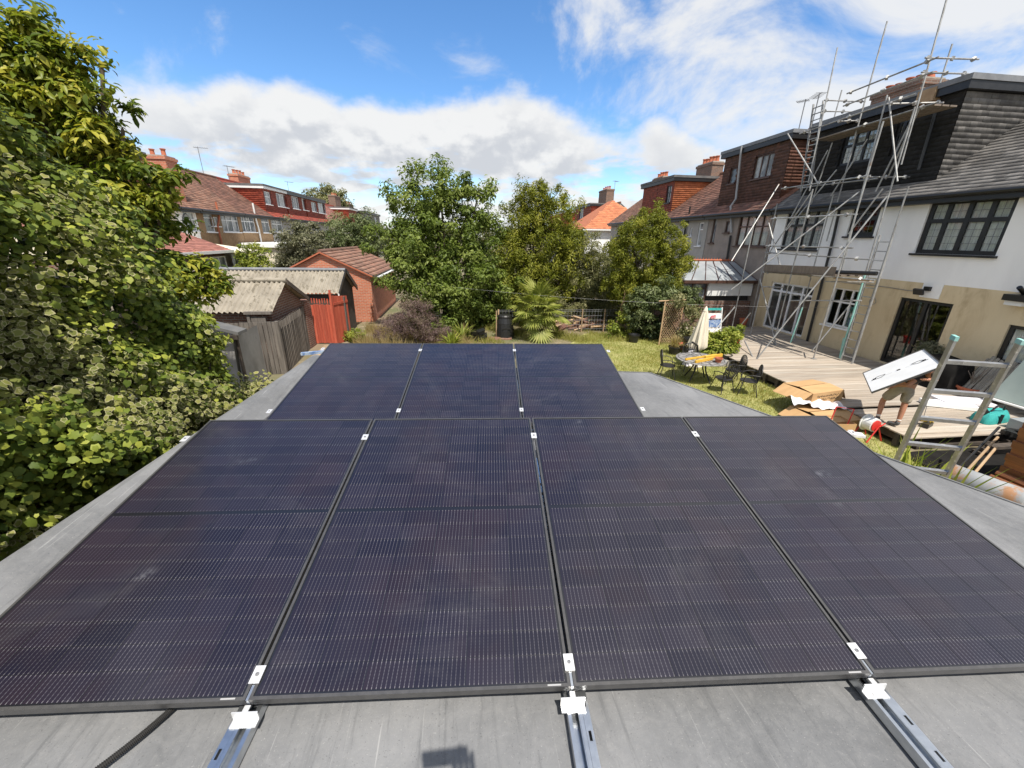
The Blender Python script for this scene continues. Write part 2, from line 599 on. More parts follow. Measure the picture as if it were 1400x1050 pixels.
MT["weathered_board"] = mat("weathered_board", (0.165, 0.145, 0.125), (0.105, 0.092, 0.080), 3, 0.9, stretch=(8, 8, 0.6), var=0.22, bump=0.5, bscale=18, grime=((0.10, 0.085, 0.07), 2.5, 0.5, 0.75))
MT["dark_board"] = mat("dark_board", (0.075, 0.058, 0.045), (0.045, 0.036, 0.03), 3, 0.9, stretch=(8, 8, 0.6), var=0.35, bump=0.5, bscale=18)
MT["red_board"] = mat("red_board", (0.43, 0.082, 0.042), (0.35, 0.062, 0.034), 3, 0.75, stretch=(6, 6, 0.5), var=0.18, bump=0.3, bscale=18, grime=((0.50, 0.17, 0.10), 2.5, 0.48, 0.8))
MT["brown_board"] = mat("brown_board", (0.30, 0.115, 0.045), (0.21, 0.078, 0.03), 3, 0.6, stretch=(1, 0.6, 9), var=0.25, bump=0.3, bscale=15)
MT["raw_wood"] = mat("raw_wood", (0.46, 0.32, 0.19), (0.38, 0.25, 0.14), 4, 0.8, stretch=(1, 1, 1), var=0.3)
MT["grey_wood"] = mat("grey_wood", (0.20, 0.16, 0.125), (0.15, 0.12, 0.095), 4, 0.85, stretch=(1, 3, 1), var=0.2, bump=0.3)
MT["asbestos"] = mat("asbestos", (0.30, 0.268, 0.215), (0.235, 0.208, 0.165), 1.6, 0.95, bump=0.3, bscale=60, grime=((0.155, 0.135, 0.10), 5.5, 0.53, 0.62))
MT["cement_panel"] = mat("cement_panel", (0.30, 0.29, 0.28), (0.23, 0.22, 0.21), 1.4, 0.9, bump=0.2, grime=((0.14, 0.13, 0.12), 2.2, 0.55, 0.8))
MT["galv"] = mat("galv", (0.62, 0.65, 0.68), (0.54, 0.57, 0.60), 30, 0.30, metal=0.95, bump=0.03)
MT["scaffold_steel"] = mat("scaffold_steel", (0.40, 0.40, 0.39), (0.28, 0.275, 0.265), 5, 0.6, metal=0.55, grime=((0.24, 0.17, 0.12), 4, 0.58, 0.75), var=0.15)
MT["teal_paint"] = mat("teal_paint", (0.20, 0.47, 0.42), (0.30, 0.50, 0.46), 9, 0.6)
MT["aluminium"] = mat("aluminium", (0.50, 0.50, 0.50), (0.38, 0.38, 0.385), 12, 0.38, metal=0.85, bump=0.05, grime=((0.70, 0.70, 0.69), 30, 0.58, 0.66))
MT["bright_metal"] = mat("bright_metal", (0.80, 0.80, 0.80), (0.72, 0.72, 0.72), 20, 0.42, metal=0.55)
MT["cardboard"] = mat("cardboard", (0.47, 0.29, 0.135), (0.42, 0.255, 0.115), 2.5, 0.9, stretch=(1, 4, 1), bump=0.05)
MT["card_inside"] = mat("card_inside", (0.36, 0.22, 0.105), None, rough=0.95)
MT["polythene"] = mat("polythene", (0.74, 0.72, 0.74), (0.60, 0.58, 0.62), 9, 0.3, bump=0.4, bscale=14)
MT["red_plastic"] = mat("red_plastic", (0.58, 0.035, 0.028), None, rough=0.4)
MT["yellow_plastic"] = mat("yellow_plastic", (0.72, 0.47, 0.03), None, rough=0.45)
MT["level_yellow"] = mat("level_yellow", (0.70, 0.43, 0.06), (0.62, 0.36, 0.04), 6, 0.5)
MT["teal_fabric"] = mat("teal_fabric", (0.03, 0.33, 0.30), (0.02, 0.25, 0.24), 12, 0.8)
MT["cast_iron"] = mat("cast_iron", (0.020, 0.019, 0.019), (0.035, 0.033, 0.032), 12, 0.5, metal=0.2)
MT["table_top"] = mat("table_top", (0.16, 0.155, 0.15), (0.30, 0.29, 0.28), 10, 0.5, lo=0.4, hi=0.6)
MT["canvas"] = mat("canvas", (0.66, 0.60, 0.48), (0.58, 0.52, 0.41), 3, 0.95, stretch=(3, 3, 0.5), bump=0.2)
MT["polycarb"] = mat("polycarb", (0.33, 0.35, 0.36), (0.25, 0.27, 0.28), 1.2, 0.35, stretch=(1, 1, 1))
MT["green_sheet"] = mat("green_sheet", (0.50, 0.58, 0.52), (0.42, 0.50, 0.45), 1.0, 0.3)
MT["rusty_white"] = mat("rusty_white", (0.31, 0.32, 0.32), (0.24, 0.25, 0.255), 3, 0.55, grime=((0.33, 0.17, 0.08), 3.5, 0.50, 0.62))
MT["black_sheet"] = mat("black_sheet", (0.009, 0.0085, 0.008), (0.016, 0.015, 0.014), 4, 0.95, bump=0.5, bscale=5, spec=0.15)
MT["skin"] = mat("skin", (0.42, 0.20, 0.125), (0.38, 0.175, 0.105), 14, 0.55)
MT["stone_shorts"] = mat("stone_shorts", (0.36, 0.315, 0.25), (0.29, 0.25, 0.20), 9, 0.95, bump=0.5, bscale=22)
MT["dark_shirt"] = mat("dark_shirt", (0.03, 0.028, 0.03), (0.045, 0.04, 0.042), 9, 0.95, bump=0.4, bscale=20)
MT["boot"] = mat("boot", (0.05, 0.05, 0.052), (0.10, 0.10, 0.10), 20, 0.8)
MT["sock"] = mat("sock", (0.66, 0.64, 0.60), None, rough=0.95)
MT["hair"] = mat("hair", (0.04, 0.025, 0.015), None, rough=0.7)
MT["bark"] = mat("bark", (0.11, 0.085, 0.062), (0.065, 0.05, 0.038), 6, 0.95, stretch=(3, 3, 0.6), bump=0.7, bscale=14)
MT["blue_cloth"] = mat("blue_cloth", (0.05, 0.12, 0.30), (0.35, 0.42, 0.50), 7, 0.9)
MT["pink_cloth"] = mat("pink_cloth", (0.6, 0.12, 0.16), (0.5, 0.3, 0.3), 9, 0.9)
MT["grass_leaf"] = leaf_mat("grass_leaf", [(0.17, 0.185, 0.04), (0.26, 0.265, 0.06), (0.34, 0.32, 0.09), (0.40, 0.35, 0.14)], 0.3, 0.6)
MT["dry_leaf"] = leaf_mat("dry_leaf", [(0.30, 0.22, 0.10), (0.38, 0.30, 0.15), (0.24, 0.20, 0.07)], 0.3, 0.7)

# ================================================================ ground
def sheet(name, poly, z, m, kind="structure"):
    mb = MB(); mb.add([(x, y, z) for x, y in poly], [tuple(range(len(poly)))])
    return mb.build(name, m, kind=kind)


MT["soil"] = mat("soil", (0.20, 0.15, 0.10), (0.11, 0.115, 0.05), 0.35, 0.95, bump=0.5, bscale=6, grime=((0.26, 0.21, 0.14), 1.7, 0.5, 0.7))
MT["lawn"] = mat("lawn", (0.23, 0.24, 0.065), (0.31, 0.29, 0.11), 1.1, 0.95, bump=0.6, bscale=30, grime=((0.13, 0.16, 0.03), 5, 0.5, 0.7))
sheet("ground", [(-900, -300), (900, -300), (900, 1600), (-900, 1600)], 0.0, MT["soil"])
sheet("lawn", [(2.3, 5.5), (6.0, 3.5), (9.1, 3.2), (9.1, 16.6), (5.4, 16.9), (3.6, 14.0)], 0.006, MT["lawn"])


# ================================================================ generic builders
def tiles(name, root, mt, O, U, V, N, w, h, tw, th, clip=None, kind="stuff", jit=0.004, lip=0.018, off=(0, 0, 0)):
    """overlapping courses on a plane: O corner, U along, V up the slope, N outwards. One joined mesh."""
    O = np.array(O, float); U = np.array(U, float); V = np.array(V, float); N = np.array(N, float)
    nu = int(math.ceil(w / tw)) + 1; nv = max(1, int(round(h / th))); th = h / nv
    jj, ii = np.meshgrid(np.arange(nv), np.arange(nu), indexing="ij")
    jj = jj.ravel(); ii = ii.ravel()
    a0 = (ii - 0.5 * (jj % 2)) * tw; a1 = a0 + tw * 0.985
    b0 = jj * th; b1 = b0 + th * 1.02
    a0 = np.clip(a0, 0, w); a1 = np.clip(a1, 0, w)
    keep = (a1 - a0) > 0.01
    if clip is not None:
        keep &= clip((a0 + a1) / 2, (b0 + b1) / 2)
    a0, a1, b0, b1 = a0[keep], a1[keep], b0[keep], b1[keep]
    n = len(a0)
    if n == 0: return None
    z0 = lip + NR.uniform(-jit, jit, n)
    z1 = np.full(n, 0.003)

    def P(a, b, z): return O + a[:, None] * U + b[:, None] * V + z[:, None] * N
    zz = np.zeros(n)
    Vt = np.stack([P(a0, b0, z0), P(a1, b0, z0), P(a1, b1, z1), P(a0, b1, z1), P(a0, b0, zz), P(a1, b0, zz)], 1).reshape(-1, 3)
    base = (np.arange(n) * 6)[:, None]
    F = np.concatenate([base + np.array([[0, 1, 2, 3]]), base + np.array([[4, 5, 1, 0]])], 0)
    r = np.repeat(NR.random(n), 6)
    off = np.array(root_of(root).location) if root is not None else np.array(off)
    me = fastmesh(name, Vt - off, F, {"rnd": r})
    return link(name, me, mt, root, kind)


def wall_holes(mb, T, a0, a1, b0, b1, holes, reveal=0.12):
    as_ = sorted({a0, a1} | {min(max(h[i], a0), a1) for h in holes for i in (0, 1)})
    bs_ = sorted({b0, b1} | {min(max(h[i], b0), b1) for h in holes for i in (2, 3)})
    for i in range(len(as_) - 1):
        for j in range(len(bs_) - 1):
            ca = (as_[i] + as_[i + 1]) / 2; cb = (bs_[j] + bs_[j + 1]) / 2
            if any(h[0] < ca < h[1] and h[2] < cb < h[3] for h in holes): continue
            mb.quad(T(as_[i], bs_[j], 0), T(as_[i + 1], bs_[j], 0), T(as_[i + 1], bs_[j + 1], 0), T(as_[i], bs_[j + 1], 0))
    for h in holes:
        c = [(h[0], h[2]), (h[1], h[2]), (h[1], h[3]), (h[0], h[3])]
        for k in range(4):
            p, q = c[k], c[(k + 1) % 4]
            mb.quad(T(p[0], p[1], 0), T(q[0], q[1], 0), T(q[0], q[1], -reveal), T(p[0], p[1], -reveal))


def window(root, T, rect, cols=2, transom=None, fm="upvc", pane="far_pane", fw=0.055, name="window", curtain=False, lead=False, sill=True, inset=0.07, panes=True, skip_transom=()):
    """one window: frame mesh as the part, panes, curtain and sill as its sub-parts"""
    a0, a1, b0, b1 = rect
    f = MB()
    d0, d1 = -inset - 0.05, -inset + 0.015
    f.boxT(T, a0, a0 + fw, b0, b1, d0, d1); f.boxT(T, a1 - fw, a1, b0, b1, d0, d1)
    f.boxT(T, a0 + fw, a1 - fw, b0, b0 + fw, d0, d1); f.boxT(T, a0 + fw, a1 - fw, b1 - fw, b1, d0, d1)
    cw = (a1 - a0) / cols
    for i in range(1, cols):
        f.boxT(T, a0 + i * cw - fw / 2, a0 + i * cw + fw / 2, b0 + fw, b1 - fw, d0 + 0.004, d1 - 0.004)
    cells = []
    for i in range(cols):
        lo_, hi_ = a0 + i * cw + (fw if i == 0 else fw / 2), a0 + (i + 1) * cw - (fw if i == cols - 1 else fw / 2)
        if transom and i not in skip_transom:
            tz = b0 + (b1 - b0) * transom
            f.boxT(T, lo_, hi_, tz - fw / 2, tz + fw / 2, d0 + 0.008, d1 - 0.008)
            cells += [(lo_, hi_, b0 + fw, tz - fw / 2), (lo_, hi_, tz + fw / 2, b1 - fw)]
        else:
            cells.append((lo_, hi_, b0 + fw, b1 - fw))
    fo = f.build(name, MT[fm], root)
    if panes:
        for c in cells:
            p = MB(); p.boxT(T, c[0] - 0.004, c[1] + 0.004, c[2] - 0.004, c[3] + 0.004, -inset - 0.03, -inset - 0.022)
            p.build("pane", MT[pane], fo)
    if lead:
        p = MB()
        for c in cells:
            n = max(2, int(round((c[1] - c[0]) / 0.17))); k = max(2, int(round((c[3] - c[2]) / 0.17)))
            for i in range(1, n):
                x = c[0] + (c[1] - c[0]) * i / n; p.boxT(T, x - 0.006, x + 0.006, c[2], c[3], -inset - 0.02, -inset - 0.017)
            for i in range(1, k):
                y = c[2] + (c[3] - c[2]) * i / k; p.boxT(T, c[0], c[1], y - 0.006, y + 0.006, -inset - 0.0165, -inset - 0.0135)
        p.build("lead_came", MT["lead"], fo, kind="stuff")
    if curtain:
        p = MB(); n = max(8, int((a1 - a0) / 0.045))
        vs = []
        for i in range(n + 1):
            a = a0 + 0.02 + (a1 - a0 - 0.04) * i / n
            d = -inset - 0.058 - 0.014 * math.sin(i * 1.9) - 0.012 * math.sin(i * 0.7)
            vs += [T(a, b0 + 0.02, d), T(a, b1 - 0.02, d)]
        p.add(vs, [(2 * i, 2 * i + 2, 2 * i + 3, 2 * i + 1) for i in range(n)])
        p.build("curtain", MT["net_curtain"], fo)
    if sill:
        s = MB(); s.boxT(T, a0 - 0.06, a1 + 0.06, b0 - 0.06, b0 - 0.002, -0.10, 0.09)
        s.build("sill", MT[fm], fo)
    return fo


def pipe(root, pts, r, m, name="downpipe"):
    mb = MB(); mb.tube(pts, r, 8)
    return mb.build(name, MT[m], root, smooth=True)


def chimney(root, x0, x1, y0, y1, z0, z1, pots, m="chimney_brick", potm="terracotta", ph=0.34):
    mb = MB(); mb.box(x0, x1, y0, y1, z0, z1 - 0.22)
    mb.box(x0 - 0.05, x1 + 0.05, y0 - 0.05, y1 + 0.05, z1 - 0.22, z1 - 0.07)
    c = mb.build("chimney", MT[m], root)
    f = MB(); f.box(x0 + 0.02, x1 - 0.02, y0 + 0.02, y1 - 0.02, z1 - 0.07, z1)
    f.build("flaunching", MT["mortar"], c)
    n = pots
    for i in range(n):
        t = (i + 0.5) / n
        lx, ly = x1 - x0, y1 - y0
        cx, cy = (x0 + lx * t, (y0 + y1) / 2) if lx > ly else ((x0 + x1) / 2, y0 + ly * t)
        p = MB(); h = ph + 0.1 * ((i * 7) % 3) / 3
        p.lathe([(0.15, z1 - 0.01), (0.115, z1 + 0.05), (0.10, z1 + h * 0.8), (0.135, z1 + h * 0.86), (0.135, z1 + h), (0.09, z1 + h), (0.08, z1 + h * 0.6)], (cx, cy, 0), 10)
        p.build("chimney_pot", MT[potm], c, smooth=True)
    return c


def aerial(root, p, h, m="lead", arms=7, L=0.9, ang=0.6):
    p = Vector(p); mb = MB()
    mb.tube([p, p + Vector((0, 0, h))], 0.022, 5)
    d = Vector((math.cos(ang), math.sin(ang), 0)); e = Vector((-d.y, d.x, 0))
    c = p + Vector((0, 0, h - 0.06))
    mb.tube([c - d * L * 0.3, c + d * L * 0.7], 0.014, 4)
    for i in range(arms):
        q = c + d * (L * (-0.25 + 0.9 * i / (arms - 1)))
        mb.tube([q - e * 0.22, q + e * 0.22], 0.01, 4)
    return mb.build("aerial", MT[m], root)


# ---- a terraced house seen from its garden side. sg=+1 house lies towards +x (right-hand row), -1 towards -x
PITCH = R(36)
DR = 3.6


def terrace(name, label, sg, fx, y0, y1, wallm, roofm, z_eave=5.45, wins=(), dormer=None, group=None, roof_clip=None, tilew=0.3, tileh=0.22, lower=None, wall_top=None, side_m=None, front_tiles=True, gut="black_plastic", cheek_near=True):
    h = thing(name, label, "house", (fx + sg * 3, (y0 + y1) / 2, 0), group)
    T = lambda a, b, d: (fx - sg * d, a, b)
    zr = z_eave + DR * math.tan(PITCH)
    holes = [w["rect"] for w in wins if not w.get("dormer")]
    if lower:
        zl, lm = lower
        mb = MB(); wall_holes(mb, T, y0, y1, 0, zl, [(q[0], q[1], max(q[2], 0), min(q[3], zl)) for q in holes if q[2] < zl])
        mb.build("lower_wall", MT[lm], h)
        mb = MB(); wall_holes(mb, T, y0, y1, zl, z_eave, [q for q in holes if q[2] >= zl])
        mb.build("wall", MT[wallm], h)
    else:
        mb = MB(); wall_holes(mb, T, y0, y1, 0, z_eave, holes)
        mb.build("wall", MT[wallm], h)
    mb = MB()
    for yy in (y0 + 0.004, y1 - 0.004):
        mb.add([(fx, yy, 0), (fx + sg * 2 * DR, yy, 0), (fx + sg * 2 * DR, yy, z_eave), (fx + sg * DR, yy, zr - 0.05), (fx, yy, z_eave)], [(0, 1, 2, 3, 4)])
    mb.quad((fx + sg * 2 * DR, y0, 0), (fx + sg * 2 * DR, y1, 0), (fx + sg * 2 * DR, y1, z_eave), (fx + sg * 2 * DR, y0, z_eave))
    mb.quad((fx + sg * 0.2, y0, 2.7), (fx + sg * 2 * DR, y0, 2.7), (fx + sg * 2 * DR, y1, 2.7), (fx + sg * 0.2, y1, 2.7))
    mb.build("side_wall", MT[side_m or wallm], h)
    # roof: solid slab, tile courses over its garden slope
    ov = 0.32
    ex = fx - sg * ov; ez = z_eave - ov * math.tan(PITCH) + 0.12
    rx = fx + sg * DR; rz = ez + (DR + ov) * math.tan(PITCH)
    bx = fx + sg * (2 * DR + ov)
    mb = MB()
    mb.prism([(ex, y0, ez - 0.10), (ex, y0, ez), (rx, y0, rz), (bx, y0, ez), (bx, y0, ez - 0.10), (rx, y0, rz - 0.12)], (0, y1 - y0, 0))
    ro = mb.build("roof", MT["felt"], h)
    sl = math.hypot(DR + ov, rz - ez)
    Vv = np.array([sg * (DR + ov), 0, rz - ez]) / sl
    Nn = np.array([-sg * (rz - ez), 0, DR + ov]) / sl
    tiles("roof_tiles", ro, MT[roofm], np.array([ex, y0, ez]) + Nn * 0.004, (0, 1, 0), Vv, Nn, y1 - y0, sl, tilew, tileh, roof_clip, lip=0.024)
    mb = MB(); mb.tube([(rx, y0, rz + 0.03), (rx, y1, rz + 0.03)], 0.10, 8)
    mb.build("ridge_tiles", MT[roofm], ro)
    mb = MB(); mb.box(min(fx - sg * 0.004, fx - sg * 0.30), max(fx - sg * 0.004, fx - sg * 0.30), y0 + 0.003, y1 - 0.003, ez - 0.22, ez - 0.104)
    mb.build("fascia", MT[gut], h)
    mb = MB(); mb.tube([(ex - sg * 0.05, y0 + 0.01, ez - 0.04), (ex - sg * 0.05, y1 - 0.01, ez - 0.04)], 0.06, 8)
    mb.build("gutter", MT[gut], h, smooth=True)
    if dormer:
        d = dormer
        dx = fx + sg * d.get("set", 0.3)
        zt = d.get("top", 8.25); dz0 = ez + (abs(dx - ex)) * math.tan(PITCH)
        xr = rx + sg * 0.2
        dh = [w["rect"] for w in wins if w.get("dormer")]
        TD = lambda a, b, dd: (dx - sg * dd, a, b)
        mb = MB(); wall_holes(mb, TD, d["y0"], d["y1"], dz0 - 0.1, zt, dh, 0.10)
        for yy in (d["y0"], d["y1"]):
            mb.add([(dx, yy, dz0 - 0.1), (dx, yy, zt), (xr, yy, zt), (xr, yy, rz - 0.4)], [(0, 1, 2, 3)])
        do = mb.build("dormer", MT[d["m"]], h)
        def clipf(a, b, dh=dh):
            ok = np.ones(len(a), bool)
            for q in dh:
                ok &= ~((a + d["y0"] > q[0] - 0.05) & (a + d["y0"] < q[1] + 0.05) & (b + dz0 > q[2] - 0.06) & (b + dz0 < q[3] + 0.05))
            return ok
        tiles("hanging_tiles", do, MT[d["m"]], (dx - sg * 0.006, d["y0"], dz0), (0, 1, 0), (0, 0, 1), (-sg, 0, 0), d["y1"] - d["y0"], zt - dz0 - 0.18, 0.2, d.get("th", 0.16), clipf, lip=0.008)
        # the cheek that faces the viewer; a paler tile colour stands for sun on it
        yn = d["y0"]
        def clipc(a, b):
            return b + dz0 > ez + (abs(dx - ex) + a) * math.tan(PITCH) - 0.10
        tiles("cheek_tiles", do, MT[d.get("cm", d["m"])], (dx, yn - 0.006, dz0), (sg, 0, 0), (0, 0, 1), (0, -1, 0), abs(xr - dx), zt - dz0 - 0.22, 0.24, d.get("th", 0.16), clipc, lip=0.008)
        mb = MB(); mb.box(min(dx - sg * 0.22, xr), max(dx - sg * 0.22, xr), d["y0"] - 0.2, d["y1"] + 0.2, zt, zt + 0.14)
        dr_ = mb.build("dormer_roof", MT[d.get("rm", "felt")], h)
        mb = MB(); mb.box(min(dx - sg * 0.19, xr), max(dx - sg * 0.19, xr), d["y0"] - 0.17, d["y1"] + 0.17, zt - 0.20, zt - 0.003)
        mb.build("dormer_fascia", MT[d.get("fm", "black_plastic")], dr_)
    for w in wins:
        w = dict(w); r_ = w.pop("rect"); dm = w.pop("dormer", False)
        window(h, TD if dm else T, r_, **w)
    return h, T, (ex, ez, rx, rz)


def rect(bl, tr, x):
    p, q = ax(*bl, x), ax(*tr, x)
    return (min(p.y, q.y), max(p.y, q.y), p.z, q.z)


# ================================================================ right-hand row
FX = 13.7
DXR = 14.0
rW = {
    "french": rect((1040, 450), (1114, 393), FX), "wwin": rect((1125, 442), (1180, 398), FX),
    "patio": rect((1199, 498), (1304, 416), FX), "big": rect((1249, 346), (1396, 266), FX),
    "small": rect((1156, 323), (1206, 281), FX), "left": rect((1066, 340), (1132, 285), FX),
    "d1": rect((1144, 228), (1203, 171), DXR), "d2": rect((1214, 214), (1247, 160), DXR)}
for k in ("french", "patio"):
    q = rW[k]; rW[k] = (q[0], q[1], 0.36, q[3])
p_ = ax(1357, 494, FX)
rW["low"] = (p_.y - 1.55, p_.y, p_.z, ax(1383, 444, FX).z)
gs = dict(pane="glass")
W1, TW, ROW1 = terrace("rendered_house", "white and tan rendered house with black dormer and grey tiled roof behind the deck", 1, FX, 3.0, 17.05, "white_render", "grey_tile",
    lower=(2.93, "tan_render"), tilew=0.26, tileh=0.165,
    wins=[dict(rect=rW["french"], cols=4, transom=0.82, fm="upvc", sill=False, fw=0.075, **gs),
          dict(rect=rW["wwin"], cols=3, transom=0.64, fm="upvc", **gs),
          dict(rect=rW["patio"], cols=2, fm="black_frame", sill=False, fw=0.09, name="patio_door", **gs),
          dict(rect=rW["big"], cols=4, transom=0.62, fm="black_frame", curtain=True, lead=True, fw=0.11, **gs),
          dict(rect=rW["small"], cols=1, transom=0.62, fm="black_frame", curtain=False, lead=True, fw=0.13, **gs),
          dict(rect=rW["left"], cols=4, transom=0.62, fm="black_frame", curtain=True, lead=True, fw=0.085, **gs),
          dict(rect=rW["low"], cols=2, fm="black_frame", curtain=True, fw=0.09, **gs),
          dict(rect=rW["d1"], cols=3, transom=0.60, fm="black_frame", lead=True, curtain=True, fw=0.085, dormer=True, sill=False, **gs),
          dict(rect=rW["d2"], cols=2, transom=0.60, fm="black_frame", lead=True, curtain=True, fw=0.085, dormer=True, sill=False, **gs)],
    dormer=dict(y0=11.4, y1=16.35, top=8.22, m="black_tile", cm="grey_tile", set=0.3, th=0.135, rm="lead", fm="black_frame"))  # black front and grey cheek put shade and sun into the tiles
# dark panel added inside; the gloom of the rooms is in its colour
mb = MB(); mb.box(FX + 2.6, FX + 2.7, 3.2, 16.9, 0.1, 5.3); mb.build("room_shade_panel", MT["dark_room"], W1)
chimney(W1, 15.6, 16.5, 14.2, 15.95, 7.6, 9.32, 5, ph=0.17)
pipe(W1, [ax(1150, 275, FX - 0.12), ax(1147, 290, FX - 0.09), ax(1140, 322, FX - 0.09), ax(1103, 468, FX - 0.09)], 0.045, "black_plastic")
pipe(W1, [ax(1280, 150, DXR - 0.1), ax(1256, 232, DXR - 0.1)], 0.04, "black_plastic")
p_ = ax(1265, 398, FX)
mb = MB(); mb.box(FX - 0.02, FX - 0.002, p_.y - 0.42, p_.y + 0.1, p_.z - 0.18, p_.z + 0.25); mb.build("patch_of_white_render", MT["white_render"], W1)
mb = MB(); mb.box(FX - 0.10, FX - 0.02, p_.y - 0.16, p_.y + 0.0, p_.z + 0.02, p_.z + 0.14); mb.obox((FX - 0.2, p_.y + 0.02, p_.z - 0.02), (1, 0, 0.4), (0, 1, 0), (-0.4, 0, 1), 0.06, 0.26, 0.16)
tag(mb.build("floodlight", MT["black_plastic"], W1))
p_ = ax(1393, 408, FX)
mb = MB(); mb.box(FX - 0.32, FX - 0.004, p_.y - 0.3, p_.y + 0.12, p_.z - 0.05, p_.z + 0.1); mb.tube([(FX - 0.02, p_.y - 0.1, p_.z + 0.1), (FX - 0.3, p_.y - 0.1, p_.z + 0.28)], 0.05, 8)
mb.build("wall_lantern", MT["black_plastic"], W1)
mb = MB(); mb.box(FX - 0.26, FX - 0.004, p_.y - 0.26, p_.y + 0.08, p_.z - 0.16, p_.z - 0.055); mb.build("lantern_base", MT["white_plastic"], W1)

# cable along the render, ring hook for the washing line
mb = MB(); mb.tube([ax(1262, 399, FX - 0.02), ax(1240, 397, FX - 0.02), ax(1215, 393, FX - 0.02), ax(1190, 390, FX - 0.02), ax(1150, 386, FX - 0.02)], 0.009, 5); mb.build("cable", MT["lead"], W1)
mb = MB(); q_ = ax(1193, 412, FX - 0.06); mb.tube([q_ + Vector((0, 0.11 * math.cos(t), 0.11 * math.sin(t))) for t in np.linspace(0, 6.28, 17)], 0.012, 5); mb.tube([q_ + Vector((0.06, 0, 0.11)), q_ + Vector((0, 0, 0.11))], 0.012, 5); mb.build("line_ring", MT["mortar"], W1)

rB = {"w1": rect((1004, 336), (1056, 291), FX), "w2": rect((970, 332), (982, 297), FX), "w3": rect((990, 318), (1000, 302), FX),
      "d1": rect((1027, 246), (1060, 207), DXR), "d2": rect((995, 252), (1009, 228), DXR)}
W2, T2, _ = terrace("pebbledash_house", "grey pebbledashed house with dark brown tile hung dormer beyond the scaffold", 1, FX, 17.1, 22.1, "pebble_dash", "old_roof_tile", z_eave=5.45,
    wins=[dict(rect=rB["w1"], cols=4, transom=0.62, fm="brown_frame", curtain=True, **gs), dict(rect=rB["w2"], cols=1, fm="brown_frame", pane="far_pane"), dict(rect=rB["w3"], cols=1, fm="brown_frame", pane="far_pane"),
          dict(rect=rB["d1"], cols=3, fm="brown_frame", dormer=True, pane="far_pane"), dict(rect=rB["d2"], cols=1, fm="brown_frame", dormer=True, pane="far_pane")],
    dormer=dict(y0=17.55, y1=22.05, top=8.28, m="brown_tile", cm="russet_tile", set=0.3, th=0.125, rm="lead"))  # front darker than cheek: shade and sun are in the tile colours
chimney(W2, 17.0, 17.8, 19.3, 20.9, 8.0, 8.95, 5)
pipe(W2, [ax(1014, 200, DXR - 0.25), ax(1009, 245, DXR - 0.15), ax(1006, 272, DXR - 0.15), ax(999, 282, FX - 0.12), ax(1000, 318, FX - 0.1)], 0.05, "grey_plastic")
pipe(W2, [ax(999, 322, FX - 0.1), ax(989, 385, FX - 0.1)], 0.055, "black_plastic")
aerial(W2, (15.6, 18.6, 8.4), 1.7, arms=6, ang=1.2)
pa = ax(1089, 190, 16.2); aerial(W2, (16.2, pa.y, 8.4), 1.9, arms=9, L=0.5, ang=2.2)

rC = {"w1": rect((951, 336), (963, 304), FX), "w2": rect((942, 323), (947, 311), FX), "w3": rect((928, 348), (936, 308), FX)}
W3, T3, _ = terrace("grey_house", "grey rendered house with plain russet roof next to the brown dormer house", 1, FX, 22.15, 27.1, "grey_render", "old_roof_tile",
    wins=[dict(rect=rC["w1"], cols=1, transom=0.7, pane="far_pane"), dict(rect=rC["w2"], cols=1, pane="far_pane"), dict(rect=rC["w3"], cols=2, transom=0.7, pane="far_pane")])
pipe(W3, [(FX - 0.1, 24.3, 5.3), (FX - 0.1, 24.3, 3.4)], 0.06, "black_plastic")
pipe(W3, [(FX - 0.12, 24.1, 5.9), (FX - 0.12, 24.1, 5.2), (FX - 0.1, 24.3, 4.9)], 0.05, "black_plastic", "waste_pipe")

rD = {"d1": rect((909, 278), (919, 253), DXR), "d2": rect((897, 278), (900, 258), DXR)}
W4, T4, _ = terrace("tile_hung_house", "house with orange red tile hung dormer behind the conifer", 1, FX, 27.15, 32.0, "cream_render", "old_roof_tile",
    wins=[dict(rect=rD["d1"], cols=2, transom=0.6, fm="black_frame", dormer=True), dict(rect=rD["d2"], cols=1, fm="black_frame", dormer=True), dict(rect=(28, 29.6, 3.9, 5.2), cols=3)],
    dormer=dict(y0=27.2, y1=31.9, top=7.85, m="dark_red_tile", cm="orange_tile", set=0.3, th=0.125))  # dark front, orange cheek: shaded and sunlit sides put into the colours
chimney(W4, 16.6, 17.4, 27.5, 29.4, 7.7, 8.95, 5)
W5, T5, _ = terrace("russet_roof_house", "house with mossy russet roof beyond the orange dormer", 1, FX, 32.05, 37.4, "grey_render", "concrete_tile", wins=[dict(rect=(33, 34.6, 3.8, 5.1), cols=3)])
chimney(W5, 16.7, 17.5, 34.6, 36.4, 7.9, 9.0, 4)
# semi with orange hipped roof and white flank wall
h6 = thing("white_flank_house", "white walled house with bright orange hipped roof far down the right hand row", "house", (16, 41, 0))
pL, pR = ay(800, 330, 40.5), ay(846, 312, 40.5)
x0, x1 = pL.x, pL.x + 7.5
ze = 4.95
mb = MB(); mb.box(x0, x1, 40.5, 48, 0, ze); mb.build("wall", MT["white_paint"], h6)
mb = MB()
e = 0.35
A = [(x0 - e, 40.5 - e, ze), (x1 + e, 40.5 - e, ze), (x1 + e, 48 + e, ze), (x0 - e, 48 + e, ze)]
rdg = [(x0 + 3.75, 44.0, ze + 2.9), (x0 + 3.75, 45.5, ze + 2.9)]
mb.add(A + rdg, [(0, 1, 4), (1, 2, 5, 4), (2, 3, 5), (3, 0, 4, 5), (3, 2, 1, 0)])
ro = mb.build("roof", MT["orange_tile"], h6)
nrm = np.array([0, -2.9, 3.85]); nrm = nrm / np.linalg.norm(nrm); vv = np.array([0, 3.85, 2.9]); sl = np.linalg.norm(vv); vv = vv / sl
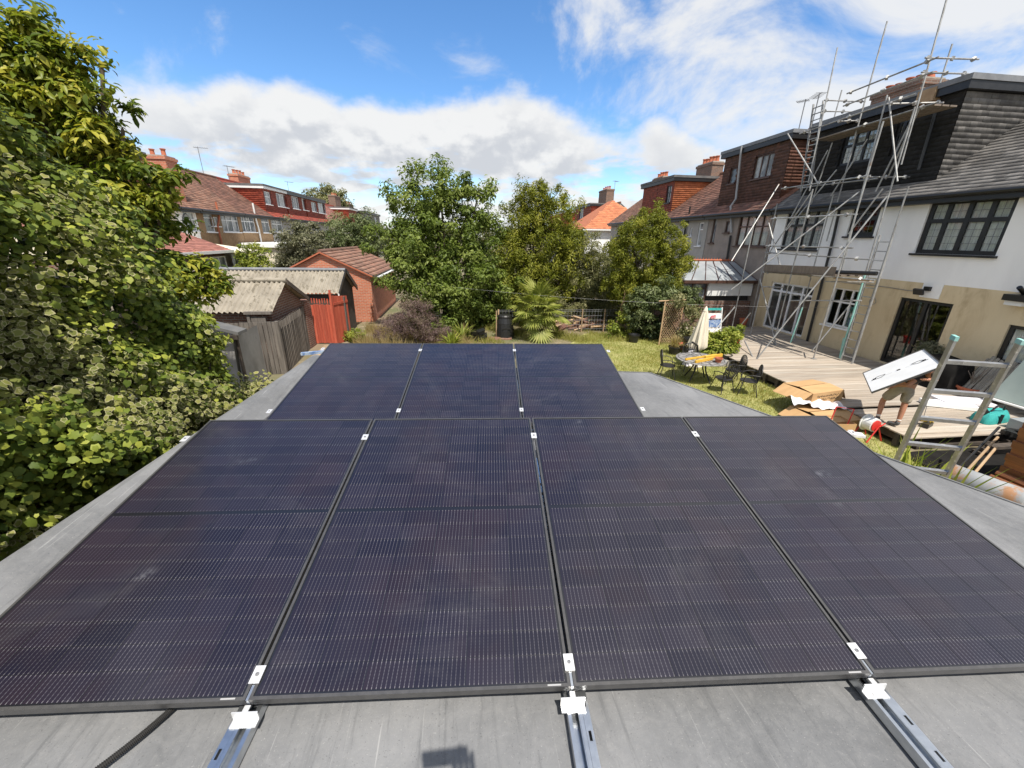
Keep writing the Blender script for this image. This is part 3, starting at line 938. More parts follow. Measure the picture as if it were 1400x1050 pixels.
wh = x1 - x0 + 2 * e
tiles("roof_tiles", ro, MT["orange_tile"], np.array(A[0]) + nrm * 0.005, (1, 0, 0), vv, nrm, wh, sl, 0.33, 0.28, lambda a, b: (a > b / sl * wh / 2) & (a < wh - b / sl * wh / 2))
mb = MB(); mb.box(x0 - e - 0.06, x1 + e, 40.5 - e - 0.07, 40.5 - e, ze - 0.14, ze - 0.01); mb.build("gutter", MT["white_plastic"], h6)
T6 = lambda a, b, d: (x0 - d, a, b)
window(h6, T6, (41.3, 42.6, 3.2, 4.3), 2, inset=-0.04); window(h6, T6, (44.2, 45.8, 3.2, 4.3), 2, inset=-0.04)
W7, T7, _ = terrace("small_dormer_house", "distant house with small red flat roofed dormer at the end of the right hand row", 1, 15.6, 50, 62, "grey_render", "concrete_tile",
    wins=[dict(rect=(54.2, 56, 6.5, 7.8), cols=2, dormer=True, fm="black_frame")], dormer=dict(y0=51, y1=58, top=8.0, m="dark_red_tile", cm="red_tile", set=0.3, th=0.25))  # redder cheek colour carries the sunlit side
chimney(W7, 18.4, 19.4, 53, 56, 8.0, 10.0, 4)
aerial(W7, (18.5, 50.6, 8.2), 2.4, arms=6)
W8, _, _ = terrace("far_terrace", "farthest pale house glimpsed between the conifer and the yellow green tree", 1, 16.0, 62.5, 80, "grey_render", "red_tile", dormer=dict(y0=64, y1=78, top=8.0, m="red_tile", set=0.3, th=0.25, fm="white_plastic"))

# conservatory against the pebbledash house
cv = thing("conservatory", "lean to conservatory with grey hipped polycarbonate roof and brick base", "conservatory", (11.8, 19, 0))
cx0, cx1, cy0, cy1, cz = 9.75, 13.66, 17.35, 22.0, 2.32
mb = MB(); mb.box(cx0 + 0.15, cx1, cy0 + 0.12, cy0 + 0.35, 0, 1.35); mb.box(cx0 + 0.15, cx0 + 0.38, cy0 + 0.354, cy1, 0, 1.35)
mb.build("brick_base", MT["old_brick"], cv)
rz_ = 3.05
ra, rb = Vector((11.6, 19.6, rz_)), Vector((13.6, 19.2, rz_ + 0.02))
P = [Vector((cx0, cy0, cz)), Vector((cx1, cy0, cz)), Vector((cx1, cy1, cz)), Vector((cx0, cy1, cz))]
for k, poly in enumerate(([P[0], P[1], rb, ra], [P[3], P[0], ra], [P[2], P[3], ra, rb])):
    mb = MB(); mb.prism(poly, (0, 0, -0.03)); mb.build("roof_panel", MT["polycarb"], cv)
mb = MB()
for t in (0.0, 0.17, 0.34, 0.51, 0.68, 0.85, 1.0):
    a = P[0].lerp(P[1], t); b = ra.lerp(rb, t); mb.tube([a + Vector((0, 0, 0.015)), b + Vector((0, 0, 0.015))], 0.022, 4)
for t in (0.33, 0.66):
    mb.tube([P[3].lerp(P[0], t) + Vector((0, 0, 0.015)), ra + Vector((0, 0, 0.015))], 0.022, 4)
mb.build("glazing_bars", MT["brown_frame"], cv, kind="stuff")
mb = MB(); mb.tube([ra + Vector((0, 0, 0.04)), rb + Vector((0, 0, 0.04))], 0.05, 6); mb.build("ridge", MT["terracotta"], cv)
for i in range(16):
    t = i / 15; q = ra.lerp(rb, t); mb = MB() if i == 0 else mb
    mb.add([q + Vector((-0.03, 0, 0.08)), q + Vector((0.03, 0, 0.08)), q + Vector((0, 0, 0.17))], [(0, 1, 2)])
mb.build("ridge_crest", MT["terracotta"], cv, kind="stuff")
mb = MB(); mb.box(cx0 - 0.05, cx1, cy0 - 0.08, cy0 + 0.0, cz - 0.14, cz - 0.01); mb.box(cx0 - 0.06, cx0 + 0.02, cy0 + 0.004, cy1, cz - 0.14, cz - 0.012); mb.build("gutter", MT["brown_frame"], cv)
TC = lambda a, b, d: (a, cy0 + 0.2 - d, b)
window(cv, TC, (9.95, 11.35, 1.36, 2.18), 2, 0.7, fm="brown_frame", inset=0.02, sill=False)
mb = MB(); mb.box(11.36, 13.6, cy0 + 0.1, cy0 + 0.2, 1.6, 2.2); mb.build("white_panel", MT["white_plastic"], cv)
mb = MB(); mb.box(11.38, 13.6, cy0 + 0.3, cy0 + 0.4, 1.3, 1.62); mb.build("opening_shade", MT["dark_room"], cv)  # solid dark slab; the shade of the opening is put into its colour
TCs = lambda a, b, d: (cx0 + 0.2 - d, a, b)
window(cv, TCs, (17.7, 21.8, 1.36, 2.18), 4, 0.7, fm="brown_frame", inset=0.02, sill=False)

# ================================================================ left-hand row
LX = -16.0
rl = {k: rect(*v, LX) for k, v in {
    "b1": ((283, 317), (290, 292), ), "b2": ((291, 309), (298, 297)), "b3": ((306, 317), (324, 294)), "b4": ((331, 317), (347, 296)), "b5": ((360, 318), (367, 298)),
    "w1": ((256, 316), (265, 290)), "c1": ((186, 317), (212, 300)), "g1": ((374, 317), (385, 300)), "d1a": ((368, 279), (373, 263)), "d1b": ((384, 282), (395, 267)),
    "d2a": ((404, 285), (411, 270)), "d2b": ((418, 287), (423, 273)), "d3a": ((430, 289), (435, 277)), "d3b": ((439, 291), (447, 278))}.items()}
v1, T1, _ = terrace("cream_house", "cream house with brick chimney behind the big left tree", -1, LX, 20.6, 26.3, "cream_render", "dark_red_tile",
    wins=[dict(rect=rl["c1"], cols=3, transom=0.65)], dormer=dict(y0=20.8, y1=25.2, top=7.7, m="dark_red_tile", set=0.3, th=0.22))
v2, T2_, _ = terrace("white_house", "narrow white painted house with curved black lines beside the brown dashed house", -1, LX, 26.35, 28.2, "white_paint", "concrete_tile",
    wins=[dict(rect=rl["w1"], cols=1, transom=0.6)])
chimney(v2, LX - 1.3, LX - 0.15, 26.9, 27.9, 5.5, 8.0, 2, "red_brick")
v3, T3_, _ = terrace("brown_house", "brown pebbledashed house with white windows and red waste pipe", -1, LX, 28.25, 33.4, "brown_dash", "concrete_tile",
    wins=[dict(rect=rl["b1"], cols=1, transom=0.75), dict(rect=rl["b2"], cols=1), dict(rect=rl["b3"], cols=3, transom=0.65)], gut="black_plastic")
v4, T4_, _ = terrace("brown_house", "brown pebbledashed house with white waste pipe next to the red dormers", -1, LX, 33.45, 38.3, "brown_dash", "old_roof_tile",
    wins=[dict(rect=rl["b4"], cols=3, transom=0.65), dict(rect=rl["b5"], cols=1, transom=0.7)])
q = ax(300, 285, LX + 0.12); q2 = ax(307, 335, LX + 0.1)
pipe(v3, [(LX + 0.15, q2.y, 5.9), (LX + 0.15, q2.y, 5.0), (LX + 0.1, q2.y - 0.3, 4.4), (LX + 0.1, q2.y - 0.3, 2.5)], 0.06, "terracotta", "waste_pipe")
q = ax(353, 320, LX + 0.12)
pipe(v4, [(LX + 0.15, q.y, 6.2), (LX + 0.15, q.y, 5.2), (LX + 0.1, q.y + 0.3, 4.4), (LX + 0.1, q.y + 0.3, 3.0)], 0.06, "white_plastic", "waste_pipe")
dm = dict(top=7.72, m="dark_red_tile", cm="red_tile", set=0.25, th=0.15)  # brighter cheek tiles stand for the sunlit side of each dormer
v5, _, _ = terrace("red_dormer_house", "house with red tile hung dormer and white fascia, first beyond the brown houses", -1, LX, 38.35, 43.0, "grey_render", "red_tile",
    wins=[dict(rect=rl["d1a"], cols=1, transom=0.6, dormer=True), dict(rect=rl["d1b"], cols=3, dormer=True), dict(rect=rl["g1"], cols=2, transom=0.6)], dormer=dict(y0=38.45, y1=42.9, fm="white_plastic", **dm))
v6, _, _ = terrace("red_dormer_house", "middle house of the three with dark red tile hung dormers", -1, LX, 43.05, 48.0, "grey_render", "red_tile",
    wins=[dict(rect=rl["d2a"], cols=3, dormer=True), dict(rect=rl["d2b"], cols=1, dormer=True), dict(rect=(44, 46, 3.8, 5.1), cols=3)], dormer=dict(y0=43.2, y1=47.9, **dm))
v7, _, _ = terrace("red_dormer_house", "last of the three red tile hung dormers, in front of the far round tree", -1, LX, 48.05, 54.4, "grey_render", "red_tile",
    wins=[dict(rect=rl["d3a"], cols=1, dormer=True), dict(rect=rl["d3b"], cols=2, dormer=True), dict(rect=(49, 51, 3.8, 5.1), cols=3)], dormer=dict(y0=48.2, y1=54.2, **dm))
chimney(v5, LX - 4.4, LX - 3.6, 42.0, 44.2, 7.8, 9.0, 4, "red_brick")
aerial(v4, (LX - 3.6, 36.8, 8.1), 2.0, ang=0.3); aerial(v5, (LX - 3.6, 40.5, 7.9), 1.5, ang=1.0); aerial(v7, (LX - 3, 51.5, 7.9), 1.6, ang=0.8)
aerial(v1, (LX - 3.4, 24.2, 7.8), 1.7, ang=-0.2)
v8, _, _ = terrace("plain_roof_house", "pale house with sloping pink roof beyond the red dormers", -1, LX, 54.5, 65.0, "cream_render", "pink_tile")
v9, _, _ = terrace("far_dormer_house", "distant house with bright red dormer just left of the tall leafy tree", -1, LX, 65.1, 74.0, "cream_render", "red_tile", dormer=dict(y0=65.4, y1=70, fm="white_plastic", **dm))
chimney(v9, LX - 4.2, LX - 3.2, 70, 73, 7.8, 9.8, 3, "chimney_brick")
v10, _, _ = terrace("grey_dormer_house", "distant grey dormer house partly hidden by the tall leafy tree", -1, LX, 74.1, 90.0, "grey_render", "black_tile",
    wins=[dict(rect=(77, 79.5, 6.2, 7.4), cols=3, dormer=True), dict(rect=(84, 86, 6.2, 7.4), cols=2, dormer=True)], dormer=dict(y0=75, y1=89, top=7.8, m="lead", set=0.25, th=0.25))
chimney(v10, LX - 4.2, LX - 3.2, 78, 81, 7.8, 9.2, 4)

# red tiled extension and white framed porch on the left row
ex = thing("tiled_extension", "single storey brick extension with pink tiled lean to roof at far left", "extension", (-14.5, 22, 0))
exx = -13.2
mb = MB(); mb.box(LX + 0.01, exx, 17.0, 25.0, 0, 3.02); mb.build("wall", MT["old_brick"], ex)
mb = MB(); mb.prism([(exx + 0.35, 16.8, 3.0), (exx + 0.35, 16.8, 3.1), (LX, 16.8, 4.3), (LX, 16.8, 4.2)], (0, 8.4, 0)); ro = mb.build("roof", MT["felt"], ex)
dl = math.hypot(3.15, 1.2); vv = np.array([-3.15, 0, 1.2]) / dl; nn = np.array([1.2, 0, 3.15]) / dl
tiles("roof_tiles", ro, MT["pink_tile"], np.array([exx + 0.35, 16.8, 3.1]) + nn * 0.004, (0, 1, 0), vv, nn, 8.4, dl, 0.3, 0.2)
mb = MB(); mb.box(exx + 0.352, exx + 0.45, 16.8, 25.2, 2.98, 3.12); mb.build("gutter", MT["white_plastic"], ex)
TE = lambda a, b, d: (exx + d, a, b)
window(ex, TE, (22.3, 23.3, 1.9, 2.8), 1, inset=-0.06); window(ex, TE, (23.6, 24.9, 1.7, 2.8), 2, inset=-0.06)
po = thing("glazed_porch", "white framed glazed porch beside the tiled extension", "porch", (-14.3, 26.8, 0))
mb = MB()
for a, b in ((25.3, 25.42), (26.6, 26.7), (27.9, 28.02)):
    mb.box(-13.0, -12.9, a, b, 0, 2.9)
mb.box(-13.0, -12.9, 25.424, 27.896, 2.75, 2.9); mb.box(-13.0, -12.9, 25.424, 27.896, 0.9, 1.0)
mb.box(-15.9, -13.004, 27.9, 28.0, 0, 2.9)
mb.build("frame", MT["white_plastic"], po)
mb = MB(); mb.box(-12.97, -12.95, 25.42, 27.9, 1.0, 2.75); mb.build("pane", MT["far_pane"], po)
mb = MB(); mb.prism([(-12.7, 25.2, 2.91), (-12.7, 25.2, 3.0), (-15.95, 25.2, 3.45), (-15.95, 25.2, 3.36)], (0, 3.0, 0)); mb.build("roof", MT["cream_render"], po)
fe = thing("flat_roof_extension", "cream flat roofed extension with white fascia on the brown houses", "extension", (-14.5, 36, 0))
mb = MB(); mb.box(LX + 0.01, -13.4, 32.6, 38.6, 0, 3.05); mb.build("wall", MT["cream_render"], fe)
mb = MB(); mb.box(LX + 0.01, -13.1, 32.4, 38.8, 3.06, 3.36); mb.build("flat_roof", MT["white_paint"], fe)
# curved lines painted on the white house
mb = MB()
for k, (yc, zc_, rr) in enumerate(((27.2, 4.3, 0.55), (27.55, 3.4, 0.6), (26.9, 3.2, 0.5))):
    pts = [(LX + 0.012, yc + rr * math.cos(t) * 0.8, zc_ + rr * math.sin(t) * 1.3) for t in np.linspace(0.3 + k, 3.6 + k, 12)]
    mb.tube(pts, 0.035, 4)
mb.build("painted_line", MT["lead"], v2, kind="stuff")

# ================================================================ sheds and garages on the left
def corrugated(name, root, mt, p00, p10, p11, p01, waves, amp=0.022, per=6):
    """corrugated sheet between an eave p00-p10 and a ridge p01-p11"""
    p00, p10, p11, p01 = [np.array(p, float) for p in (p00, p10, p11, p01)]
    n = np.cross(p10 - p00, p01 - p00); n /= np.linalg.norm(n)
    if n[2] < 0: n = -n
    k = waves * per
    V = []
    t = np.linspace(0, 1, k + 1); w = np.sin(t * waves * 2 * np.pi) * amp
    rows = [(0.0, 0.0), (0.49, 0.012), (0.50, -0.012), (1.0, 0.0)]
    for s, lift in rows:
        a = (p00 * (1 - s) + p01 * s)[None]; b = (p10 * (1 - s) + p11 * s)[None]
        V.append(a * (1 - t[:, None]) + b * t[:, None] + n[None] * (w[:, None] + lift))
    V = np.concatenate(V)
    F = []
    m = k + 1
    for r in range(len(rows) - 1):
        i = np.arange(k)
        F.append(np.stack([r * m + i, r * m + i + 1, (r + 1) * m + i + 1, (r + 1) * m + i], 1))
    me = fastmesh(name, V - np.array(root_of(root).location), np.concatenate(F), smooth=True)
    return link(name, me, mt, root)


def board_run(root, p, q, z0, z1, n, m, name="board", th=0.02, gap=0.006, jit=0.015, slope=0.0):
    """upright boards between two ground points, each its own object sharing one mesh"""
    p, q = Vector(p), Vector(q); d = q - p; L = d.length; d.normalize()
    w = L / n - gap
    mb = MB(); mb.box(-w / 2, w / 2, -th / 2, th / 2, 0, z1 - z0)
    me = mb.mesh(name); me.materials.append(MT[m])
    ro = Vector(root_of(root).location); ang = math.atan2(d.y, d.x)
    for i in range(n):
        c = p + d * (L * (i + 0.5) / n)
        inst(name, me, root, (c.x - ro.x, c.y - ro.y, z0 + rnd.uniform(-jit, jit) + slope * i / n - ro.z), (rnd.uniform(-.006, .006), 0, ang + rnd.uniform(-.02, .02)))


# nearest cement shed behind the ivy
sh = thing("cement_shed", "low grey cement panelled shed with dark bargeboard half hidden by the ivy", "shed", (-6.2, 10.6, 0))
def shp(px, py, y): return ay(px, py, y)
mb = MB()
xr, yn = -5.45, 10.05
mb.add([(-8.6, yn, 0), (xr, yn, 0), (xr, yn, 1.68), (-6.35, yn, 2.12), (-7.4, yn, 2.32), (-8.6, yn, 1.9)], [(0, 1, 2, 3, 4, 5)])
mb.add([(xr, yn, 0), (xr - 0.25, 11.6, 0), (xr - 0.25, 11.6, 1.62), (xr, yn, 1.68)], [(0, 1, 2, 3)])
mb.build("wall", MT["cement_panel"], sh)
mb = MB()
mb.prism([(-7.4, yn - 0.14, 2.33), (xr + 0.12, yn - 0.14, 1.72), (xr + 0.12, yn - 0.14, 1.79), (-7.4, yn - 0.14, 2.41)], (0, 0.42, 0))
mb.prism([(-7.4, yn - 0.14, 2.33), (-7.4, yn - 0.14, 2.41), (-8.8, yn - 0.14, 1.9), (-8.8, yn - 0.14, 1.82)], (0, 0.42, 0))
mb.build("roof", MT["felt"], sh)
mb = MB(); mb.prism([(-6.9, yn - 0.17, 1.62), (xr + 0.1, yn - 0.17, 1.62), (xr + 0.1, yn - 0.17, 1.72), (-6.9, yn - 0.17, 1.74)], (0, 0.05, 0)); mb.build("bargeboard", MT["dark_timber"], sh)
mb = MB(); mb.box(xr - 0.03, xr + 0.03, yn - 0.06, yn - 0.004, 0, 1.66); mb.box(-6.75, -6.71, yn - 0.03, yn - 0.004, 0.9, 2.2); mb.box(-7.1, -7.06, yn - 0.03, yn - 0.004, 0.9, 2.25)
mb.build("cover_strip", MT["dark_timber"], sh)
mb = MB(); mb.tube([(xr - 0.02, yn - 0.10, 1.6), (xr - 0.12, yn - 0.08, 0.02)], 0.03, 6); mb.build("downpipe", MT["black_plastic"], sh)

# boarded fence corner
CN = (-5.42, 12.1)
fa = thing("board_fence", "weathered grey brown close boarded fence facing the viewer next to the cement shed", "fence", (-5.9, 12.05, 0))
board_run(fa, (-6.75, 12.0, 0), CN + (0,), 0, 1.6, 11, "weathered_board", gap=0.014)
mb = MB(); mb.box(-6.7, -5.5, 12.11, 12.15, 0.4, 0.48); mb.box(-6.7, -5.5, 12.11, 12.15, 1.2, 1.28); mb.build("rail", MT["dark_timber"], fa)
fb = thing("slat_fence", "dark upright slatted fence running away to the brick shed corner", "fence", (-5.6, 13.5, 0))
board_run(fb, CN + (0,), (-5.72, 14.95, 0), 0, 1.58, 19, "dark_board", gap=0.004, th=0.02)
board_run(fb, (CN[0] + 0.02, CN[1] + 0.07, 0), (-5.70, 15.02, 0), 0, 1.56, 19, "weathered_board", name="batten", gap=0.115, th=0.05)  # pale strips added; their colour stands for sunlit edges of the dark boards
mb = MB(); mb.tube([(CN[0] - 0.07, CN[1] + 0.1, 0.5), (-5.79, 14.9, 0.5)], 0.03, 4); mb.tube([(CN[0] - 0.07, CN[1] + 0.1, 1.25), (-5.79, 14.9, 1.25)], 0.03, 4); mb.build("rail", MT["dark_timber"], fb)
mb = MB(); mb.box(CN[0] - 0.02, CN[0] + 0.07, CN[1] - 0.05, CN[1] + 0.05, 0, 1.62); mb.build("post", MT["weathered_board"], fb)

# first corrugated shed: ridge along x, brick gable towards the garden
s1 = thing("corrugated_shed", "nearer brick shed with speckled corrugated roof and dark gable behind the board fence", "shed", (-7.5, 13.9, 0))
gx = -5.75
r1y, r1z, e1z, e1y, e1b = 13.75, 2.58, 1.82, 12.55, 15.1
mb = MB(); mb.add([(gx, e1y + 0.1, 0), (gx, e1b, 0), (gx, e1b, 1.75), (gx, r1y, r1z - 0.06), (gx, e1y + 0.1, 1.85)], [(0, 1, 2, 3, 4)])
mb.box(-11, gx - 0.004, e1y + 0.1, e1y + 0.25, 0, 1.78)
mb.build("brick_wall", MT["old_brick"], s1)
corrugated("roof_sheet", s1, MT["asbestos"], (-11, e1y - 0.12, e1z), (gx + 0.14, e1y - 0.12, e1z), (gx + 0.14, r1y, r1z), (-11, r1y, r1z), 36, 0.034)
corrugated("roof_sheet", s1, MT["asbestos"], (-11, e1b + 0.2, e1z), (gx + 0.14, e1b + 0.2, e1z), (gx + 0.14, r1y, r1z), (-11, r1y, r1z), 36, 0.034)
mb = MB(); mb.tube([(-11, r1y, r1z + 0.035), (gx + 0.16, r1y, r1z + 0.035)], 0.075, 8); mb.build("ridge_cap", MT["asbestos"], s1)
mb = MB(); mb.prism([(gx + 0.15, r1y, r1z + 0.06), (gx + 0.15, e1b + 0.25, e1z + 0.04), (gx + 0.15, e1b + 0.25, e1z - 0.10), (gx + 0.15, r1y, r1z - 0.10)], (0.04, 0, 0)); mb.build("bargeboard", MT["dark_timber"], s1)
mb = MB(); mb.box(-6.35, -5.6, 12.30, 12.40, 1.78, 1.86); mb.box(-6.3, -6.22, 12.34, 12.40, 1.45, 1.776); mb.box(-6.2, -5.8, 12.36, 12.38, 1.45, 1.70); mb.build("lean_to_frame", MT["weathered_board"], s1)

# brick pier between the fence and the red gate
mb = MB(); mb.box(-5.95, -5.66, 15.05, 15.6, 0, 1.75); single(mb, "brick_pier", MT["old_brick"], "narrow dark brick pier between slatted fence and red gate", "pier")

# second corrugated shed
s2 = thing("corrugated_shed", "farther shed with corrugated roof and black end rising behind the red gate", "shed", (-7, 17.6, 0))
r2y, r2z, g2 = 17.6, 2.62, -4.78
corrugated("roof_sheet", s2, MT["asbestos"], (-12, 16.3, 1.86), (g2, 16.3, 1.86), (g2, r2y, r2z), (-12, r2y, r2z), 49, 0.034)
corrugated("roof_sheet", s2, MT["asbestos"], (-12, 19.0, 1.80), (g2, 19.0, 1.80), (g2, r2y, r2z), (-12, r2y, r2z), 49, 0.034)
mb = MB(); mb.tube([(-12, r2y, r2z + 0.035), (g2, r2y, r2z + 0.035)], 0.07, 8); mb.build("ridge_cap", MT["lead"], s2)
mb = MB(); mb.add([(g2 - 0.15, 16.45, 0), (g2 - 0.15, 18.9, 0), (g2 - 0.15, 18.9, 1.8), (g2 - 0.15, r2y, r2z - 0.06), (g2 - 0.15, 16.45, 1.9)], [(0, 1, 2, 3, 4)]); mb.box(-12, g2 - 0.16, 16.45, 16.6, 0, 1.8)
mb.build("wall", MT["dark_timber"], s2)
mb = MB(); mb.prism([(g2, r2y, r2z + 0.08), (g2, 19.05, 1.86), (g2, 19.05, 1.66), (g2, r2y, r2z - 0.12)], (0.05, 0, 0)); mb.prism([(g2, r2y, r2z + 0.08), (g2, 16.25, 1.90), (g2, 16.25, 1.78), (g2, r2y, r2z - 0.06)], (0.03, 0, 0)); mb.build("bargeboard", MT["black_frame"], s2)
mb = MB(); mb.box(g2 - 0.02, g2 + 0.03, 16.24, 16.30, 0.1, 1.86); mb.build("corner_strip", MT["white_plastic"], s2)

# red gates
ga = thing("red_gate", "bright red boarded gate leaf facing the viewer beside the brick pier", "gate", (-5.3, 15.75, 0))
board_run(ga, (-5.70, 15.75, 0), (-4.93, 15.7, 0), 0.03, 1.52, 8, "red_board", gap=0.004)
board_run(ga, (-5.70, 15.79, 0), (-4.93, 15.74, 0), 1.56, 1.74, 8, "red_board", name="picket_top", gap=0.055)
mb = MB(); mb.box(-5.72, -4.93, 15.77, 15.81, 1.30, 1.38); mb.box(-5.70, -4.93, 15.77, 15.81, 0.3, 0.38); mb.build("rail", MT["red_board"], ga)
gb = thing("red_gate", "taller red boarded gate leaf standing open at an angle, right of the red gate", "gate", (-4.7, 16.1, 0))
board_run(gb, (-4.88, 15.62, 0), (-4.56, 16.45, 0), 0.03, 1.85, 7, "red_board", gap=0.004, slope=-0.12)
mb = MB(); mb.box(-4.93, -4.86, 15.55, 15.61, 0, 2.08); mb.build("post", MT["red_board"], gb)
mb = MB(); mb.obox((-4.70, 16.05, 1.55), (0.36, 0.93, 0), (-0.93, 0.36, 0), (0, 0, 1), 0.85, 0.05, 0.09); mb.build("rail", MT["red_board"], gb)
mb = MB(); mb.obox((-4.60, 16.35, 0.9), (0.1, 1, 0), (-1, 0.1, 0), (0, 0, 1), 0.28, 0.03, 1.7); single(mb, "leaning_board", MT["weathered_board"], "grey brown board leaning on the shed end beside the open red gate", "board")

# red brick garage
gr = thing("brick_garage", "red brick garage with brown tiled pitched roof beyond the corrugated sheds", "garage", (-6.4, 23, 0))
gx0, gx1, gy0, gy1, ge, gz = -8.45, -4.33, 20.0, 26.8, 2.22, 3.17
gm = (gx0 + gx1) / 2 - 0.05
mb = MB(); mb.add([(gx0, gy0, 0), (gx1, gy0, 0), (gx1, gy0, ge), (gm, gy0, gz), (gx0, gy0, ge)], [(0, 1, 2, 3, 4)])
mb.quad((gx1, gy0, 0), (gx1, gy1, 0), (gx1, gy1, ge), (gx1, gy0, ge)); mb.quad((gx0, gy0, 0), (gx0, gy1, 0), (gx0, gy1, ge), (gx0, gy0, ge))
mb.add([(gx0, gy1, 0), (gx1, gy1, 0), (gx1, gy1, ge), (gm, gy1, gz), (gx0, gy1, ge)], [(0, 1, 2, 3, 4)])
mb.build("wall", MT["red_brick"], gr)
ro = None
for sx, xe in ((1, gx1 + 0.22), (-1, gx0 - 0.22)):
    dxx = abs(xe - gm); zz = ge - 0.22 * (gz - ge) / (gx1 - gm) ; dzz = gz + 0.02 - zz
    mb = MB(); mb.prism([(xe, gy0 - 0.12, zz), (gm, gy0 - 0.12, gz + 0.02), (gm, gy0 - 0.12, gz + 0.09), (xe, gy0 - 0.12, zz + 0.07)], (0, gy1 - gy0 + 0.24, 0))
    ro = mb.build("roof", MT["felt"], gr)
    L = math.hypot(dxx, dzz); vv = np.array([-sx * dxx, 0, dzz]) / L; nn = np.array([sx * dzz, 0, dxx]) / L
    tiles("roof_tiles", ro, MT["concrete_tile"], np.array([xe, gy0 - 0.12, zz + 0.074]), (0, 1, 0), vv, nn, gy1 - gy0 + 0.24, L, 0.33, 0.27, lip=0.035)
mb = MB(); mb.tube([(gm, gy0 - 0.13, gz + 0.11), (gm, gy1 + 0.1, gz + 0.11)], 0.09, 8); mb.build("ridge_tiles", MT["concrete_tile"], gr)
mb = MB()
for xe in (gx1 + 0.24, gx0 - 0.24):
    mb.prism([(xe, gy0 - 0.15, 2.08), (gm, gy0 - 0.15, gz + 0.03), (gm, gy0 - 0.15, gz + 0.10), (xe, gy0 - 0.15, 2.15)], (0, 0.03, 0))
mb.build("verge", MT["terracotta"], gr)
mb = MB(); mb.tube([(gx1 + 0.3, gy0 - 0.1, 2.10), (gx1 + 0.3, gy1, 2.10)], 0.06, 8); mb.build("gutter", MT["white_plastic"], gr)

# ================================================================ deck
DZ = 0.32
dk = thing("timber_deck", "long weathered timber deck raised along the rendered house", "deck", (11, 11, 0))
x0d, x1d, y0d, y1d, pw = 8.95, 13.66, 6.05, 16.6, 0.142
n = int((y1d - y0d) / pw)
mb = MB(); mb.box(-(x1d - x0d) / 2, (x1d - x0d) / 2, -pw / 2 + 0.004, pw / 2 - 0.004, -0.028, 0)
pm = mb.mesh("plank"); pm.materials.append(MT["timber_deck"])
for i in range(n):
    if i == 10: continue
    yy = y0d + (i + 0.5) * pw
    inst("plank", pm, dk, ((x0d + x1d) / 2 - 11 + rnd.uniform(-0.02, 0.012), yy - 11, DZ + rnd.uniform(-0.003, 0.003)), (0, rnd.uniform(-.0006, .0006), rnd.uniform(-.0012, .0012)))
mb = MB(); mb.box(x0d + 0.06, x0d + 0.10, y0d, y1d, 0.12, DZ - 0.032); mb.build("fascia_board", MT["dark_timber"], dk)
jm = MB(); jm.box(-0.03, 0.03, -0.045, 0.045, 0, DZ - 0.035); jm = jm.mesh("joist_post"); jm.materials.append(MT["dark_timber"])
for i in range(22):
    inst("joist_post", jm, dk, (x0d + 0.02 - 11, y0d + 0.25 + i * 0.48 - 11, 0))
mb = MB(); mb.box(x0d + 0.3, x1d, y0d + 0.05, y1d, 0.03, 0.10); mb.build("shadowed_subframe", MT["dark_timber"], dk)

# black sheet over the bare ground at the near end of the deck
mb = MB()
g_ = 12
for i in range(g_):
    for j in range(g_):
        pass
NX, NY = 18, 14
vs = []
for j in range(NY):
    for i in range(NX):
        xx = 8.7 + 4.8 * i / (NX - 1); yy = 3.3 + 2.68 * j / (NY - 1)
        vs.append((xx, yy, 0.03 + 0.05 * (math.sin(xx * 5 + yy * 3) * 0.5 + 0.5) * (0.4 + 0.6 * rnd.random())))
mb.add(vs, [(j * NX + i, j * NX + i + 1, (j + 1) * NX + i + 1, (j + 1) * NX + i) for j in range(NY - 1) for i in range(NX - 1)])
single(mb, "ground_sheet", MT["black_sheet"], "rumpled black sheet on the ground at the near end of the deck", "sheet", (11, 4.6, 0.0), smooth=True)
mb = MB()
for k in range(3):
    mb.box(10.2 + 0.05 * k, 11.7, 5.70 - 0.05 * k, 5.84 - 0.05 * k, 0.06 + 0.085 * k, 0.12 + 0.085 * k)
single(mb, "timber_offcuts", MT["dark_timber"], "three dark lengths of timber stacked at the near edge of the deck", "timber")

# ================================================================ scaffold
sc = thing("scaffold", "steel tube scaffold with boarded lift standing on the deck against the rendered house", "scaffold", (12.6, 13.5, DZ))
TB = 0.0225


def tubes(name, segs, m="scaffold_steel", r=TB):
    for a, b in segs:
        mb = MB(); mb.tube([a, b], r, 7); mb.build(name, MT[m], sc, smooth=True)


def S(px, py, x): return ax(px, py, x)
XI, XO = 13.05, 11.75
lower_posts = [(XI, 11.3), (XO, 11.45), (XO + 0.1, 13.4), (XO + 0.15, 16.0), (XI, 16.4), (XI, 13.8)]
tubes("standard", [((x, y, DZ + 0.01), (x, y, z)) for (x, y), z in zip(lower_posts, (5.6, 7.2, 5.7, 4.9, 5.5, 5.6))])
for (x, y) in lower_posts:
    mb = MB(); mb.box(x - 0.075, x + 0.075, y - 0.075, y + 0.075, DZ + 0.004, DZ + 0.012); mb.build("base_plate", MT["scaffold_steel"], sc)
# tall uprights above the dormer
tall = [(S(1294, 0, 12.7), S(1232, 225, 12.7)), (S(1213, 29, 13.2), S(1168, 190, 13.2)), (S(1145, 65, 13.0), S(1105, 250, 13.0)),
        (S(1302, 60, 14.2), S(1276, 143, 14.2)), (S(1151, 123, 14.6), S(1135, 180, 14.6))]
tubes("standard", tall)
